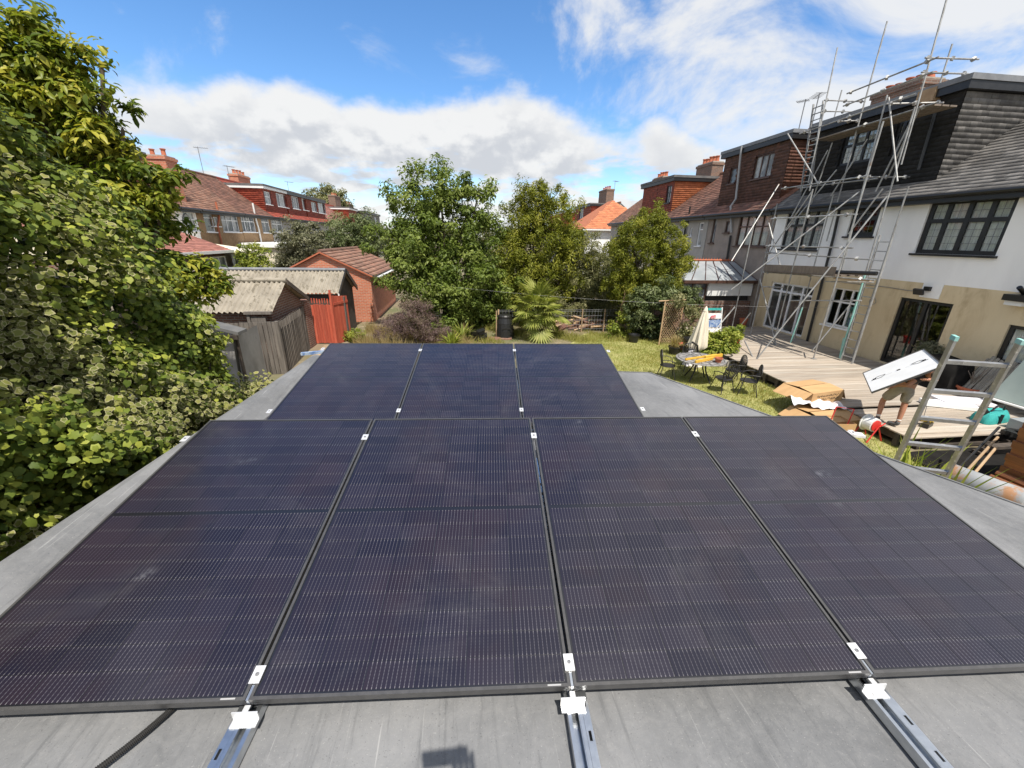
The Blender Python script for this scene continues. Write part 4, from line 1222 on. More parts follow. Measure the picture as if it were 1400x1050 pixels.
# front bay of the upper scaffold
tubes("standard", [(S(1213, 130, 12.4), S(1150, 372, 12.4)), (S(1251, 146, 12.6), S(1184, 371, 12.6)), (S(1174, 172, 13.4), S(1130, 330, 13.4)), (S(1138, 195, 13.4), S(1088, 340, 13.4))])
mb = MB(); mb.tube([S(1184, 371, 12.6), S(1148, 490, 12.6)], 0.03, 7); mb.build("standard", MT["teal_paint"], sc, smooth=True)
# guard rails and ledgers
L = [(S(1158, 128, 12.9), S(1283, 78, 12.4)), (S(1153, 145, 12.9), S(1276, 98, 12.4)),       # top double guard rails along the row
     (S(1265, 79, 12.5), S(1338, 81, 14.6)), (S(1260, 99, 12.5), S(1324, 101, 14.6)),
     (S(1127, 137, 13.0), S(1183, 139, 14.9)), (S(1124, 152, 13.0), S(1180, 153, 14.9)),
     (S(1093, 183, 13.0), S(1252, 128, 12.9)), (S(1110, 193, 13.2), S(1285, 139, 12.8)), (S(1128, 190, 13.5), S(1290, 140, 13.2)),
     (S(1213, 142, 12.6), S(1290, 140, 13.9)), (S(1146, 166, 12.9), S(1175, 165, 13.7)),
     (S(1068, 258, 12.6), S(1190, 240, 12.3)), (S(1178, 242, 12.3), S(1244, 242, 14.0)), (S(1090, 257, 13.3), S(1200, 244, 13.3)),
     (S(1054, 299, 12.0), S(1172, 293, 11.8)), (S(1047, 336, 12.0), S(1166, 339, 11.8)), (S(1046, 345, 12.0), S(1190, 355, 11.9)),
     (S(1043, 372, 12.0), S(1196, 383, 12.0)), (S(1128, 385, 12.0), S(1195, 386, 12.6)),
     (S(1081, 411, 11.7), S(1178, 411, 12.3)), (S(1044, 392, 12.6), S(1071, 393, 12.2))]
tubes("ledger", L)
Bz = [(S(1077, 183, 12.6), S(1119, 252, 12.4)), (S(1215, 133, 12.4), S(1227, 248, 12.6)), (S(1246, 165, 12.7), S(1197, 262, 12.6)), (S(1258, 146, 12.8), S(1215, 240, 13.4)),
      (S(1213, 268, 12.0), S(1032, 494, 9.7)), (S(1175, 262, 12.4), S(1000, 396, 9.9)), (S(1065, 252, 12.6), S(1000, 357, 10.4)), (S(1207, 258, 12.4), S(1160, 320, 12.2)),
      (S(1110, 480, 11.6), S(1162, 417, 12.3)), (S(1051, 305, 12.1), S(1066, 362, 12.1)), (S(1045, 355, 12.1), S(1110, 262, 12.6)), (S(1144, 232, 13.2), S(1075, 315, 12.6)),
      (S(1032, 494, 9.7), S(1018, 466, 10.2)), (S(1061, 472, 11.9), S(1039, 381, 12.0)), (S(1026, 457, 12.1), S(1039, 402, 12.2)), (S(1005, 455, 11.2), S(1026, 428, 11.4)), (S(1132, 205, 13.4), S(1080, 300, 12.9)),
      (S(1186, 190, 13.4), S(1136, 268, 13.2))]
tubes("brace", Bz)
mb = MB(); mb.tube([(XI - 0.35, 13.55, DZ), (XI - 0.30, 13.5, 1.7)], 0.026, 7); mb.build("brace", MT["teal_paint"], sc)
mb = MB(); mb.tube([S(1148, 490, 12.9), S(1154, 462, 12.9)], 0.03, 7); mb.build("brace", MT["teal_paint"], sc)
# couplers
cm = MB(); cm.box(-0.045, 0.045, -0.035, 0.035, -0.045, 0.045); cm = cm.mesh("coupler"); cm.materials.append(MT["scaffold_steel"])
so = Vector(sc.location)
for a, b in L[:18]:
    for t in (0.06, 0.5, 0.9):
        inst("coupler", cm, sc, Vector(a).lerp(Vector(b), t) - so, (rnd.random(), rnd.random(), rnd.random()))
# boarded lift and toe board
p, q = S(1046, 372, 12.0), S(1141, 378, 11.75)
mb = MB()
for k in range(4):
    off = Vector((0.28 * k + 0.05, 0, 0.03))
    mb.obox((p + q) / 2 + off, (q - p).normalized(), (1, 0, 0), (0, 0, 1), (q - p).length, 0.22, 0.04)
mb.build("scaffold_board", MT["grey_wood"], sc)
mb = MB(); mb.obox((p + q) / 2 + Vector((-0.03, 0, 0.17)), (q - p).normalized(), (1, 0, 0), (0, 0, 1), (q - p).length, 0.035, 0.24); mb.build("toe_board", MT["grey_wood"], sc)
mb = MB(); mb.tube([S(1143, 372, 12.2), S(1199, 374, 12.3)], 0.06, 8); mb.build("rolled_felt", MT["black_plastic"], sc)
mb = MB(); mb.obox(S(1165, 382, 12.2), (0.3, -1, 0), (1, 0.3, 0), (0, 0, 1), 0.9, 0.22, 0.04); mb.build("scaffold_board", MT["raw_wood"], sc)
p, q = S(1112, 195, 13.2), S(1285, 145, 12.9)
mb = MB()
for k in range(3):
    mb.obox((p + q) / 2 + Vector((0.25 * k + 0.05, 0, 0.06)), (q - p).normalized(), (1, 0, 0), (0, 0, 1), (q - p).length * 0.95, 0.21, 0.04)
mb.build("scaffold_board", MT["grey_wood"], sc)
mb = MB(); mb.obox(S(1275, 132, 14.0), (0, 1, 0), (1, 0, 0), (0, 0, 1), 0.5, 0.5, 0.34); mb.build("board_offcut", MT["raw_wood"], sc)


def ladder(name, label, pts, w, rungs, m, foot=None, group=None, r=0.03):
    """pts: base and head of the ladder's centre line; w vector across"""
    p, q = Vector(pts[0]), Vector(pts[1]); w = Vector(w)
    t = thing(name, label, "ladder", p, group)
    d = (q - p).normalized(); nrm = d.cross(w.normalized()).normalized()
    for s in (-0.5, 0.5):
        mb = MB(); mb.obox((p + q) / 2 + w * s, d, w.normalized(), nrm, (q - p).length, r, r * 2.2); mb.build("stile", MT[m], t)
        if foot:
            mb = MB(); mb.obox(q + w * s + d * 0.012, d, w.normalized(), nrm, 0.035, r * 1.25, r * 2.6); mb.build("end_cap", MT[foot], t)
    mb = MB(); mb.obox((0, 0, 0), w.normalized(), d, nrm, w.length, 0.028, 0.034); me = mb.mesh("rung"); me.materials.append(MT[m])
    for i in range(rungs):
        c = p.lerp(q, (i + 0.7) / (rungs + 0.4)) - p
        inst("rung", me, t, c)
    return t


ladder("access_ladder", "narrow grey ladder tied to the scaffold and standing on the deck", ((12.55, 11.0, DZ), (12.9, 11.35, 4.25)), (0.06, -0.34, 0), 14, "scaffold_steel", r=0.028)
ladder("upper_ladder", "upper ladder standing on the scaffold beside the brown dormer cheek", (S(1101, 262, 13.1), S(1119, 140, 13.1)), (0.0, -0.42, 0), 14, "scaffold_steel", r=0.028)
rl_p, rl_q = Vector((3.905, 2.49, 2.155)), Vector((3.79, 2.36, 3.345))
d_ = (rl_q - rl_p).normalized(); base_ = rl_p - d_ * (2.155 / d_.z)
wv = Vector((0.368, -0.135, 0.0))
ladder("aluminium_ladder", "worn aluminium ladder with teal end caps leaning on the roof edge", (base_, rl_q), wv, 13, "aluminium", "teal_paint", r=0.019)

# ================================================================ the flat roof in front and its solar panels
RZ = 2.36
fr = thing("flat_roof_building", "garden building with grey membrane flat roof and raised left kerb under the solar panels", "outbuilding", (0.8, 1.5, 0))
def left_x(y): return -2.47 + 0.0724 * y
RP = [(left_x(-3.2), -3.2), (5.75, -3.2), (3.72, 1.72), (2.42, 4.66), (-2.08, 5.45)]
m, nt, p, out = new_mat("membrane")
g = G(nt)
ps = g.pos()
n1 = g.noise(ps, 1.3, 8, 0.62, 0.6); n2 = g.noise(g.pos((1, 1, 1)), 24, 10, 0.82, 0.5); n3 = g.noise(g.pos((9, 0.8, 1), rotz=0.6), 3.0, 6, 0.7, 0.3)
col = g.mix(g.smooth(n1, 0.3, 0.7), (0.118, 0.121, 0.125, 1), (0.200, 0.203, 0.207, 1))
col = g.mix(g.smooth(n2, 0.42, 0.72, 0.0, 0.30), col, (0.28, 0.278, 0.272, 1))
col = g.mix(g.smooth(n3, 0.50, 0.76, 0, 0.6), col, (0.075, 0.078, 0.082, 1))
n4 = g.noise(g.pos((1, 2.5, 1), rotz=0.5), 6, 9, 0.78, 0.5)
col = g.mix(g.smooth(n4, 0.60, 0.80, 0, 0.38), col, (0.40, 0.40, 0.40, 1))
n5 = g.noise(g.pos((22, 0.7, 1), rotz=-0.5), 2.2, 3, 0.6)
col = g.mix(g.smooth(n5, 0.66, 0.76, 0, 0.6), col, (0.34, 0.34, 0.335, 1))
n6 = g.noise(g.pos(), 160, 2, 0.5)
col = g.mix(g.smooth(n6, 0.67, 0.74, 0, 0.3), col, (0.42, 0.41, 0.39, 1))
col = g.mix(g.smooth(n6, 0.33, 0.28, 0, 0.5), col, (0.06, 0.06, 0.06, 1))
g.l(col, p.inputs["Base Color"])
p.inputs["Roughness"].default_value = 0.62
p.inputs["Specular IOR Level"].default_value = 0.25
hb = g.math("ADD", g.math("MULTIPLY", n2, 0.5), g.math("MULTIPLY", n1, 1.2))
g.l(g.bump(hb, 0.35, 0.012), p.inputs["Normal"])
MT["membrane"] = m
# membrane sheet with slight undulation
def right_x(y):
    return float(np.interp(y, [-3.2, 1.72, 4.66, 5.45], [5.75, 3.72, 2.42, -2.05]))


NX, NY = 110, 120
vs = []
creases = (((1.2, -0.6), (2.6, 1.25), 0.09), ((2.2, 0.4), (3.4, 0.9), 0.05), ((-1.9, -0.2), (-1.3, 1.3), 0.06), ((-0.4, 0.2), (0.1, 1.1), 0.07), ((2.7, 2.2), (2.35, 4.2), 0.08), ((-0.1, -1.0), (0.6, 0.7), 0.05))
for j in range(NY):
    y = -3.2 + 8.65 * j / (NY - 1)
    for i in range(NX):
        xa, xb = left_x(y), right_x(y)
        x = xa + (xb - xa) * i / (NX - 1)
        h = 0.0016 * math.sin(2.1 * x + 1.3 * y) * math.sin(1.7 * y - x) + 0.0010 * math.sin(6.3 * x - 2.2 * y) * math.sin(4.7 * y + 1.0)
        for (a, b, w) in creases:
            ax_, ay_ = b[0] - a[0], b[1] - a[1]; L2 = ax_ * ax_ + ay_ * ay_
            t = max(0.0, min(1.0, ((x - a[0]) * ax_ + (y - a[1]) * ay_) / L2))
            d2 = math.hypot(x - a[0] - t * ax_ + 0.03 * math.sin(9 * t), y - a[1] - t * ay_)
            h += 0.008 * math.exp(-(d2 / w) ** 2) * math.sin(math.pi * t) ** 0.5 - 0.004 * math.exp(-((d2 - 2.2 * w) / w) ** 2)
        vs.append((x, y, RZ - 0.006 + h))
mb = MB()
mb.add(vs, [(j * NX + i, j * NX + i + 1, (j + 1) * NX + i + 1, (j + 1) * NX + i) for j in range(NY - 1) for i in range(NX - 1)])
mb.build("membrane", MT["membrane"], fr, smooth=True)
mb = MB()
c = [Vector((x, y, 0)) for x, y in RP]
ins = [Vector((x * 0.985 + 0.01, y * 0.985, 0)) for x, y in RP]
for i in range(5):
    a, b = ins[i], ins[(i + 1) % 5]
    mb.quad(a, b, b + Vector((0, 0, RZ - 0.06)), a + Vector((0, 0, RZ - 0.06)))
mb.build("wall", MT["old_brick"], fr)
# edge trim
mb = MB()
for i in (1, 2, 3):
    a, b = c[i], c[(i + 1) % 5]
    d = (b - a).normalized(); nrm = Vector((d.y, -d.x, 0))
    mb.prism([a + Vector((0, 0, RZ + 0.004)), a + nrm * 0.035 + Vector((0, 0, RZ - 0.004)), a + nrm * 0.035 + Vector((0, 0, RZ - 0.13)), a + Vector((0, 0, RZ - 0.13))], b - a)
mb.build("edge_trim", MT["membrane"], fr)
# rolled kerb along the left edge
prof = [(0.33, 0.002), (0.28, 0.010), (0.23, 0.032), (0.17, 0.080), (0.10, 0.108), (0.035, 0.100), (0.0, 0.06), (-0.012, -0.02), (-0.012, -0.16)]
ys = np.linspace(-3.2, 5.45, 40)
vs = []
for y in ys:
    w = 0.006 * math.sin(y * 3.1) + 0.004 * math.sin(y * 7.7)
    for dx_, dz_ in prof:
        vs.append((left_x(y) + dx_ + w, y, RZ + dz_ + 0.5 * w * (dz_ > 0.02)))
k = len(prof)
mb = MB(); mb.add(vs, [(i * k + j, i * k + j + 1, (i + 1) * k + j + 1, (i + 1) * k + j) for i in range(len(ys) - 1) for j in range(k - 1)])
mb.build("kerb", MT["membrane"], fr, smooth=True)
# lapped seams of the membrane
PA = Vector((0.99742, -0.07179, 0)); PV = Vector((0.07179, 0.99742, 0))
mb = MB()
for (a, b, w) in (((-0.98, 0.15), (-0.72, 1.6), 0.06), ((0.55, 0.05), (0.30, 1.4), 0.05), ((2.15, 0.05), (1.75, 1.2), 0.07), ((4.6, -0.4), (3.0, 2.02), 0.10), ((0.0, -3.0), (0.5, 0.4), 0.06)):
    a, b = Vector(a + (RZ - 0.012,)), Vector(b + (RZ - 0.012,)); d = (b - a).normalized(); e_ = Vector((-d.y, d.x, 0)) * w / 2
    mb.prism([a - e_ * 2.2, a - e_ * 0.8 + Vector((0, 0, 0.012)), a + e_ * 0.8 + Vector((0, 0, 0.012)), a + e_ * 2.2], b - a)
mb.build("lap_seam", MT["membrane"], fr)

# ---- panel materials
m, nt, p, out = new_mat("solar_cell")
g = G(nt)
oc = g.n("ShaderNodeTexCoord").outputs["Object"]
sp = g.n("ShaderNodeSeparateXYZ"); g.l(oc, sp.inputs[0])
fx_ = g.math("FRACT", g.math("MULTIPLY", g.math("ADD", sp.outputs[0], 0.2), 1 / 0.01655))
wire = g.math("LESS_THAN", g.math("ABSOLUTE", g.math("SUBTRACT", fx_, 0.5)), 0.085)
fy_ = g.math("FRACT", g.math("MULTIPLY", g.math("ADD", sp.outputs[1], 0.2), 1 / 0.0115))
pad = g.math("LESS_THAN", g.math("ABSOLUTE", g.math("SUBTRACT", fy_, 0.5)), 0.28)
endz = g.math("GREATER_THAN", g.math("ABSOLUTE", sp.outputs[1]), 0.0385)
rn = g.n("ShaderNodeObjectInfo").outputs["Random"]
base = g.mix(rn, (0.0062, 0.0058, 0.0150, 1), (0.0140, 0.0118, 0.0225, 1))
gpos = g.n("ShaderNodeNewGeometry").outputs["Position"]
ir = g.smooth(g.noise(gpos, 2.2, 3, 0.6), 0.42, 0.68)
base = g.mix(g.math("MULTIPLY", ir, 0.42), base, (0.023, 0.0115, 0.0150, 1))  # reddish iridescent sheen painted into the cell colour in noise patches
wcol = g.mix(pad, (0.038, 0.036, 0.047, 1), (0.066, 0.063, 0.076, 1))
wcol = g.mix(endz, wcol, (0.125, 0.12, 0.13, 1))
wv = g.n("ShaderNodeHueSaturation"); g.l(wcol, wv.inputs["Color"]); g.l(g.math("ADD", 0.75, g.math("MULTIPLY", g.math("FRACT", g.math("MULTIPLY", rn, 5.77)), 0.38)), wv.inputs["Value"])
col = g.mix(wire, base, wv.outputs[0])
dust = g.smooth(g.noise(gpos, 2.4, 9, 0.72, 0.8), 0.48, 0.86, 0.0, 0.085)
col = g.mix(dust, col, (0.30, 0.29, 0.28, 1))
sm = g.smooth(g.noise(gpos, 3.1, 2, 0.5, 0.4), 0.70, 0.80, 0.0, 1.0)
sm = g.math("MULTIPLY", sm, g.smooth(g.noise(gpos, 26, 5, 0.7), 0.40, 0.60, 0.0, 0.34))
col = g.mix(sm, col, (0.36, 0.37, 0.40, 1))
g.l(col, p.inputs["Base Color"])
p.inputs["Roughness"].default_value = 0.42
p.inputs["Specular IOR Level"].default_value = 0.25
p.inputs["Coat Weight"].default_value = 0.75
p.inputs["Coat IOR"].default_value = 1.38
g.l(g.math("ADD", 0.10, g.math("MULTIPLY", g.noise(gpos, 5, 5, 0.6), 0.08)), p.inputs["Coat Roughness"])
MT["solar_cell"] = m
MT["backsheet"] = mat("backsheet", (0.010, 0.010, 0.013), None, rough=0.3, coat=0.5)
MT["panel_frame"] = mat("panel_frame", (0.075, 0.073, 0.072), (0.095, 0.092, 0.09), 30, 0.32, metal=0.35, spec=0.7)
MT["smudge"] = mat("smudge", (0.26, 0.27, 0.30), None, rough=0.9)

PWD, PLN, GAP = 1.142, 1.722, 0.012
cell_b = MB(); cell_b.box(-0.0905, 0.0905, -0.0452, 0.0452, 0, 0.0006)
CELL = cell_b.mesh("cell"); CELL.materials.append(MT["solar_cell"])
fb_ = MB(); t_ = 0.011; H = 0.034
for (x0_, x1_, y0_, y1_) in ((0, t_, 0, PLN), (PWD - t_, PWD, 0, PLN), (t_, PWD - t_, 0, t_), (t_, PWD - t_, PLN - t_, PLN)):
    fb_.box(x0_, x1_, y0_, y1_, -H, 0)
FRAME = fb_.mesh("frame"); FRAME.materials.append(MT["panel_frame"])
bb_ = MB(); bb_.box(t_, PWD - t_, t_, PLN - t_, -0.008, -0.0035); BACK = bb_.mesh("backsheet"); BACK.materials.append(MT["backsheet"])
lb_ = MB(); lb_.box(PWD - 0.085, PWD - 0.035, 0.0035, 0.0085, 0.0002, 0.0010); TAGM = lb_.mesh("maker_strip"); TAGM.materials.append(MT["grey_plastic"])


def solar_panel(label, M4, group):
    t = thing("solar_panel", label, "solar panel", group=group)
    t.matrix_world = M4
    t.location = M4.translation; t.rotation_euler = M4.to_euler()
    inst("frame", FRAME, t); inst("backsheet", BACK, t); inst("maker_strip", TAGM, t)
    for r_ in range(18):
        y = 0.018 + 0.0905 / 2 + r_ * 0.0925 + (0.021 if r_ >= 9 else 0)
        for c_ in range(6):
            x = 0.0195 + 0.181 / 2 + c_ * 0.1844
            inst("cell", CELL, t, (x, y, -0.0034))
    return t


def frame_axes(tilt):
    v_ = (PV * math.cos(tilt) + Vector((0, 0, 1)) * math.sin(tilt)); n_ = PA.cross(v_)
    return v_, n_


def place(label, org, tilt, k, group):
    v_, n_ = frame_axes(tilt)
    o = org + PA * (k * (PWD + GAP) + GAP / 2)
    M4 = Matrix(((PA.x, v_.x, n_.x, o.x), (PA.y, v_.y, n_.y, o.y), (PA.z, v_.z, n_.z, o.z), (0, 0, 0, 1)))
    return solar_panel(label, M4, group)


O1, TL1 = Vector((-1.942, 1.091, 2.467)), R(9.32)
O2, TL2 = Vector((-0.0626, 3.220, 2.4285)) - PA * 1.5 * (PWD + GAP), R(10.0)
g1 = "solar panels on the flat roof"
for k, l in enumerate(("first black solar panel from the left in the four panel front row", "second black solar panel from the left in the front row, with faint red sheen",
                       "third black solar panel from the left in the four panel front row", "last black solar panel on the right of the four panel front row")):
    place(l, O1, TL1, k, g1)
for k, l in enumerate(("left black solar panel of the three in the rear row, with white smudges", "middle black solar panel of the three in the rear row", "right black solar panel of the three in the rear row, nearest the lawn")):
    place(l, O2, TL2, k, g1)


# ---- rails, brackets, clamps
def rail(label, org, a0, a1, flip=1):
    """slotted strut channel lying on the roof along PV, from a0 to a1"""
    t = thing("mounting_rail", label, "rail", org, "mounting rails under the solar panels", rot=(0, 0, math.atan2(PA.y, PA.x)))
    L = a1 - a0
    mb = MB(); w, h = 0.054, 0.042
    mb.box(-w / 2, w / 2, a0, a1, 0.002, 0.006)
    mb.box(-w / 2, -w / 2 + 0.003, a0, a1, 0.006, h); mb.box(w / 2 - 0.003, w / 2, a0, a1, 0.006, h)
    mb.box(-w / 2 + 0.003, -w / 2 + 0.013, a0, a1, h - 0.003, h); mb.box(w / 2 - 0.013, w / 2 - 0.003, a0, a1, h - 0.003, h)
    mb.box(w / 2 - 0.016, w / 2 - 0.0135, a0, a1, h - 0.012, h - 0.0005)
    mb.build("channel", MT["galv"], t, local=True)
    mb = MB(); y = a0; s0, s1 = -w / 2 - 0.026, -w / 2 - 0.001
    mb.box(s0, s0 + 0.008, a0, a1, h - 0.004, h - 0.001); mb.box(s1 - 0.007, s1, a0, a1, h - 0.004, h - 0.001)
    while y < a1 - 0.1:
        mb.box(s0 + 0.008, s1 - 0.007, y, min(y + 0.075, a1), h - 0.004, h - 0.001); y += 0.105
    mb.box(s0, s0 + 0.003, a0, a1, 0.002, h - 0.0045)
    if flip < 0: mb.v = [(-q[0], q[1], q[2]) for q in mb.v]
    mb.build("slotted_plate", MT["galv"], t, local=True)
    return t


pitch = PWD + GAP
def row1(u, v, lift=0.0):
    v_, n_ = frame_axes(TL1); return O1 + PA * u + v_ * v + n_ * lift
def row2(u, v, lift=0.0):
    v_, n_ = frame_axes(TL2); return O2 + PA * u + v_ * v + n_ * lift


words = ("left rail end on the open roof, beside the black conduit", "middle rail end on the open roof, right of the shadow", "right rail end on the open roof, nearest the lawn side")
for k in range(1, 4):
    p_ = row1(k * pitch + 0.004, 0)
    rail("slotted steel rail, " + words[k - 1], Vector((p_.x, p_.y, RZ)), -1.05, 1.70, 1 if k == 1 else -1)
for k, l in ((0, "slotted galvanised rail hidden under the left edge of the front row"), (4, "slotted galvanised rail hidden under the right edge of the front row")):
    p_ = row1(k * pitch + (0.06 if k == 0 else -0.06), 0)
    rail(l, Vector((p_.x, p_.y, RZ)), 0.05, 1.70)
for k in range(4):
    p_ = row2(k * pitch + (0.05 if k == 0 else -0.05 if k == 3 else 0.0), 0)
    rail(("slotted galvanised rail poking out at the left rear of the rear row", "slotted rail under the left seam of the rear row", "slotted rail under the right seam of the rear row", "slotted rail under the right edge of the rear row")[k], Vector((p_.x, p_.y, RZ)), 0.0, 1.88)

bk = MB()
bk.box(-0.044, 0.044, -0.024, -0.020, 0.0, 0.034); bk.box(-0.044, 0.044, -0.050, -0.0242, -0.004, 0.0); bk.box(-0.010, 0.010, -0.0198, 0.0, 0.030, 0.034)
bk.box(-0.013, 0.013, -0.042, -0.032, 0.0002, 0.006)
BK = bk.mesh("bracket"); BK.materials.append(MT["bright_metal"])
cl = MB(); cl.box(-0.0185, 0.0185, -0.029, 0.029, 0.001, 0.0045); CLM = cl.mesh("clamp"); CLM.materials.append(MT["bright_metal"])
bt = MB(); bt.lathe([(0.007, 0.005), (0.007, 0.008), (0.004, 0.0082), (0.004, 0.0055)], (0, 0, 0), 8); BT = bt.mesh("bolt"); BT.materials.append(MT["lead"])
st = MB(); st.box(-0.0045, 0.0045, -0.078, -0.030, -0.030, -0.003); STM = st.mesh("clamp_slide"); STM.materials.append(MT["galv"])


def clamp_at(pos, tilt, label, slide=False):
    t = thing("panel_clamp", label, "clamp", pos, "panel clamps", rot=None)
    v_, n_ = frame_axes(tilt)
    M4 = Matrix(((PA.x, v_.x, n_.x, pos.x), (PA.y, v_.y, n_.y, pos.y), (PA.z, v_.z, n_.z, pos.z), (0, 0, 0, 1)))
    t.rotation_euler = M4.to_euler()
    inst("clamp_plate", CLM, t); inst("bolt", BT, t)
    if slide: inst("clamp_slide", STM, t)
    return t


nm = ("first", "second", "third")
for k in range(1, 4):
    clamp_at(row1(k * pitch, 0.078), TL1, "silver mid clamp at the near end of the %s front row seam from the left" % nm[k - 1], True)
    clamp_at(row1(k * pitch, 1.50), TL1, "silver mid clamp at the far end of the %s front row seam from the left" % nm[k - 1])
    pb = row1(k * pitch, 0)
    t = thing("rail_bracket", "white metal angle bracket on the %s rail from the left at the panel edge" % nm[k - 1], "bracket", (pb.x, pb.y, RZ + 0.046), "front rail brackets", rot=(0, 0, math.atan2(PA.y, PA.x)))
    inst("bracket_plate", BK, t)
clamp_at(row1(-0.022, 1.50), TL1, "silver end clamp on the far left edge of the front row")
clamp_at(row1(4 * pitch + 0.022, 1.50), TL1, "silver end clamp on the far right edge of the front row")
clamp_at(row1(-0.022, 0.30), TL1, "silver end clamp on the near left edge of the front row")
for k in (1, 2):
    clamp_at(row2(k * pitch, 1.52), TL2, "silver mid clamp at the far end of the %s seam of the rear row" % ("left", "right")[k - 1])
    clamp_at(row2(k * pitch, 0.21), TL2, "silver mid clamp at the near end of the %s seam of the rear row" % ("left", "right")[k - 1])
clamp_at(row2(-0.022, 1.55), TL2, "silver end clamp on the far left edge of the rear row")
clamp_at(row2(3 * pitch + 0.022, 1.50), TL2, "silver end clamp on the far right edge of the rear row")
clamp_at(row2(-0.022, 0.21), TL2, "silver end clamp on the near left edge of the rear row")
clamp_at(row2(3 * pitch + 0.022, 0.21), TL2, "silver end clamp on the near right edge of the rear row")
# support legs behind each row, a plain upright under every rail
lg = MB()
for k in range(5):
    p_ = row1(k * pitch + (0.06 if k == 0 else -0.06 if k == 4 else 0), 1.62, -0.036); lg.box(p_.x - 0.015, p_.x + 0.015, p_.y - 0.015, p_.y + 0.015, RZ + 0.045, p_.z)
for k in range(4):
    p_ = row2(k * pitch + (0.05 if k == 0 else -0.05 if k == 3 else 0), 1.62, -0.036); lg.box(p_.x - 0.015, p_.x + 0.015, p_.y - 0.015, p_.y + 0.015, RZ + 0.045, p_.z)
lg.build("panel_prop", MT["galv"], fr)

# ---- corrugated conduit
a, b = az_(236, 968, RZ + 0.016), az_(70, 1100, RZ + 0.016)
cpts, rs = [], []
N_ = 130
for i in range(N_):
    t = i / (N_ - 1)
    q = a.lerp(b, t) + Vector((0.02 * math.sin(t * 3.0), 0.012 * math.sin(t * 2.4), 0))
    cpts.append(q); rs.append(0.0118 if i % 2 else 0.0088)
mb = MB(); mb.tube(cpts, rs, 10); 
single(mb, "conduit", MT["conduit_plastic"], "black corrugated conduit running out from under the left front panel", "conduit", a, smooth=False)
# dried smears left on the glass of the rear left panel

# ================================================================ people
def skin_obj(name, verts, edges, radii, m, parent, sub=2, rootv=0):
    me = bpy.data.meshes.new(name)
    off = root_of(parent).location if parent else Vector((0, 0, 0))
    me.from_pydata([tuple(Vector(v) - off) for v in verts], edges, [])
    o = bpy.data.objects.new(name + "_tmp", me); COL.objects.link(o)
    o.modifiers.new("skin", "SKIN")
    lay = me.skin_vertices[0].data
    for i, r_ in enumerate(radii):
        rr = r_ if isinstance(r_, tuple) else (r_, r_)
        lay[i].radius = rr; lay[i].use_root = (i == rootv)
    s = o.modifiers.new("sub", "SUBSURF"); s.levels = sub; s.render_levels = sub
    dg = bpy.context.evaluated_depsgraph_get(); dg.update()
    nm_ = bpy.data.meshes.new_from_object(o.evaluated_get(dg))
    nm_.name = name
    bpy.data.objects.remove(o, do_unlink=True)
    nm_.materials.clear()
    nm_.polygons.foreach_set("use_smooth", [True] * len(nm_.polygons))
    return link(name, nm_, MT[m], parent)


def body(parent, J, m="skin", name="body", scale=1.0, fingers=True, curl=0.6):
    """one continuous figure from named joints"""
    V, E, Rr = [], [], []
    def add(p, r_, prev=None):
        V.append(Vector(p)); Rr.append(r_)
        if prev is not None: E.append((prev, len(V) - 1))
        return len(V) - 1
    pel = add(J["pelvis"], (0.13, 0.10))
    wa = add(Vector(J["pelvis"]).lerp(Vector(J["chest"]), 0.45), (0.125, 0.09), pel)
    ch = add(J["chest"], (0.155, 0.105), wa)
    nk0 = add(Vector(J["chest"]).lerp(Vector(J["neck"]), 0.75), (0.10, 0.075), ch)
    nk = add(J["neck"], 0.055, nk0)
    hd0 = add(Vector(J["neck"]).lerp(Vector(J["head"]), 0.45), (0.062, 0.068), nk)
    hd = add(J["head"], (0.078, 0.092), hd0)
    hv_ = (Vector(J["head"]) - Vector(J["neck"])).normalized()
    hd1 = add(Vector(J["head"]) + hv_ * 0.075, (0.066, 0.080), hd)
    fw_ = Vector(J.get("face", (0, 1, 0))).normalized()
    add(Vector(J["head"]) + fw_ * 0.105 - hv_ * 0.015, 0.013, hd)        # nose
    for s in ("L", "R"):
        sh_ = add(J["sh" + s], 0.062, nk0)
        el = add(J["el" + s], 0.042, sh_)
        wr = add(J["wr" + s], 0.028, el)
        hnd = Vector(J["ha" + s])
        d = (hnd - Vector(J["wr" + s])).normalized()
        pa_ = add(Vector(J["wr" + s]) + d * 0.055, (0.036, 0.020), wr)
        side = Vector(J.get("pn" + s, (0, 0, 1))).normalized()       # across the palm
        nrm = d.cross(side).normalized()
        for i, (o_, ln) in enumerate(((-0.030, 0.075), (-0.010, 0.088), (0.010, 0.083), (0.029, 0.066))):
            b0 = add(Vector(J["wr" + s]) + d * 0.095 + side * o_, 0.0095, pa_)
            b1 = add(V[b0] + (d * math.cos(curl * .5) + nrm * math.sin(curl * .5)) * ln * 0.5, 0.0085, b0)
            add(V[b1] + (d * math.cos(curl * 1.6) + nrm * math.sin(curl * 1.6)) * ln * 0.5, 0.007, b1)
        t0 = add(Vector(J["wr" + s]) + d * 0.045 - side * 0.045 + nrm * 0.012, 0.011, pa_)
        add(V[t0] + (d * 0.7 - side * 0.4 + nrm * 0.4).normalized() * 0.045, 0.009, t0)
        hp = add(J["hp" + s], 0.088, pel)
        kn = add(J["kn" + s], 0.056, hp)
        cf = add(Vector(J["kn" + s]).lerp(Vector(J["an" + s]), 0.30), 0.056, kn)
        an = add(J["an" + s], 0.036, cf)
        add(J["to" + s], (0.04, 0.028), an)
    return skin_obj(name, V, E, Rr, m, parent, 2, pel)


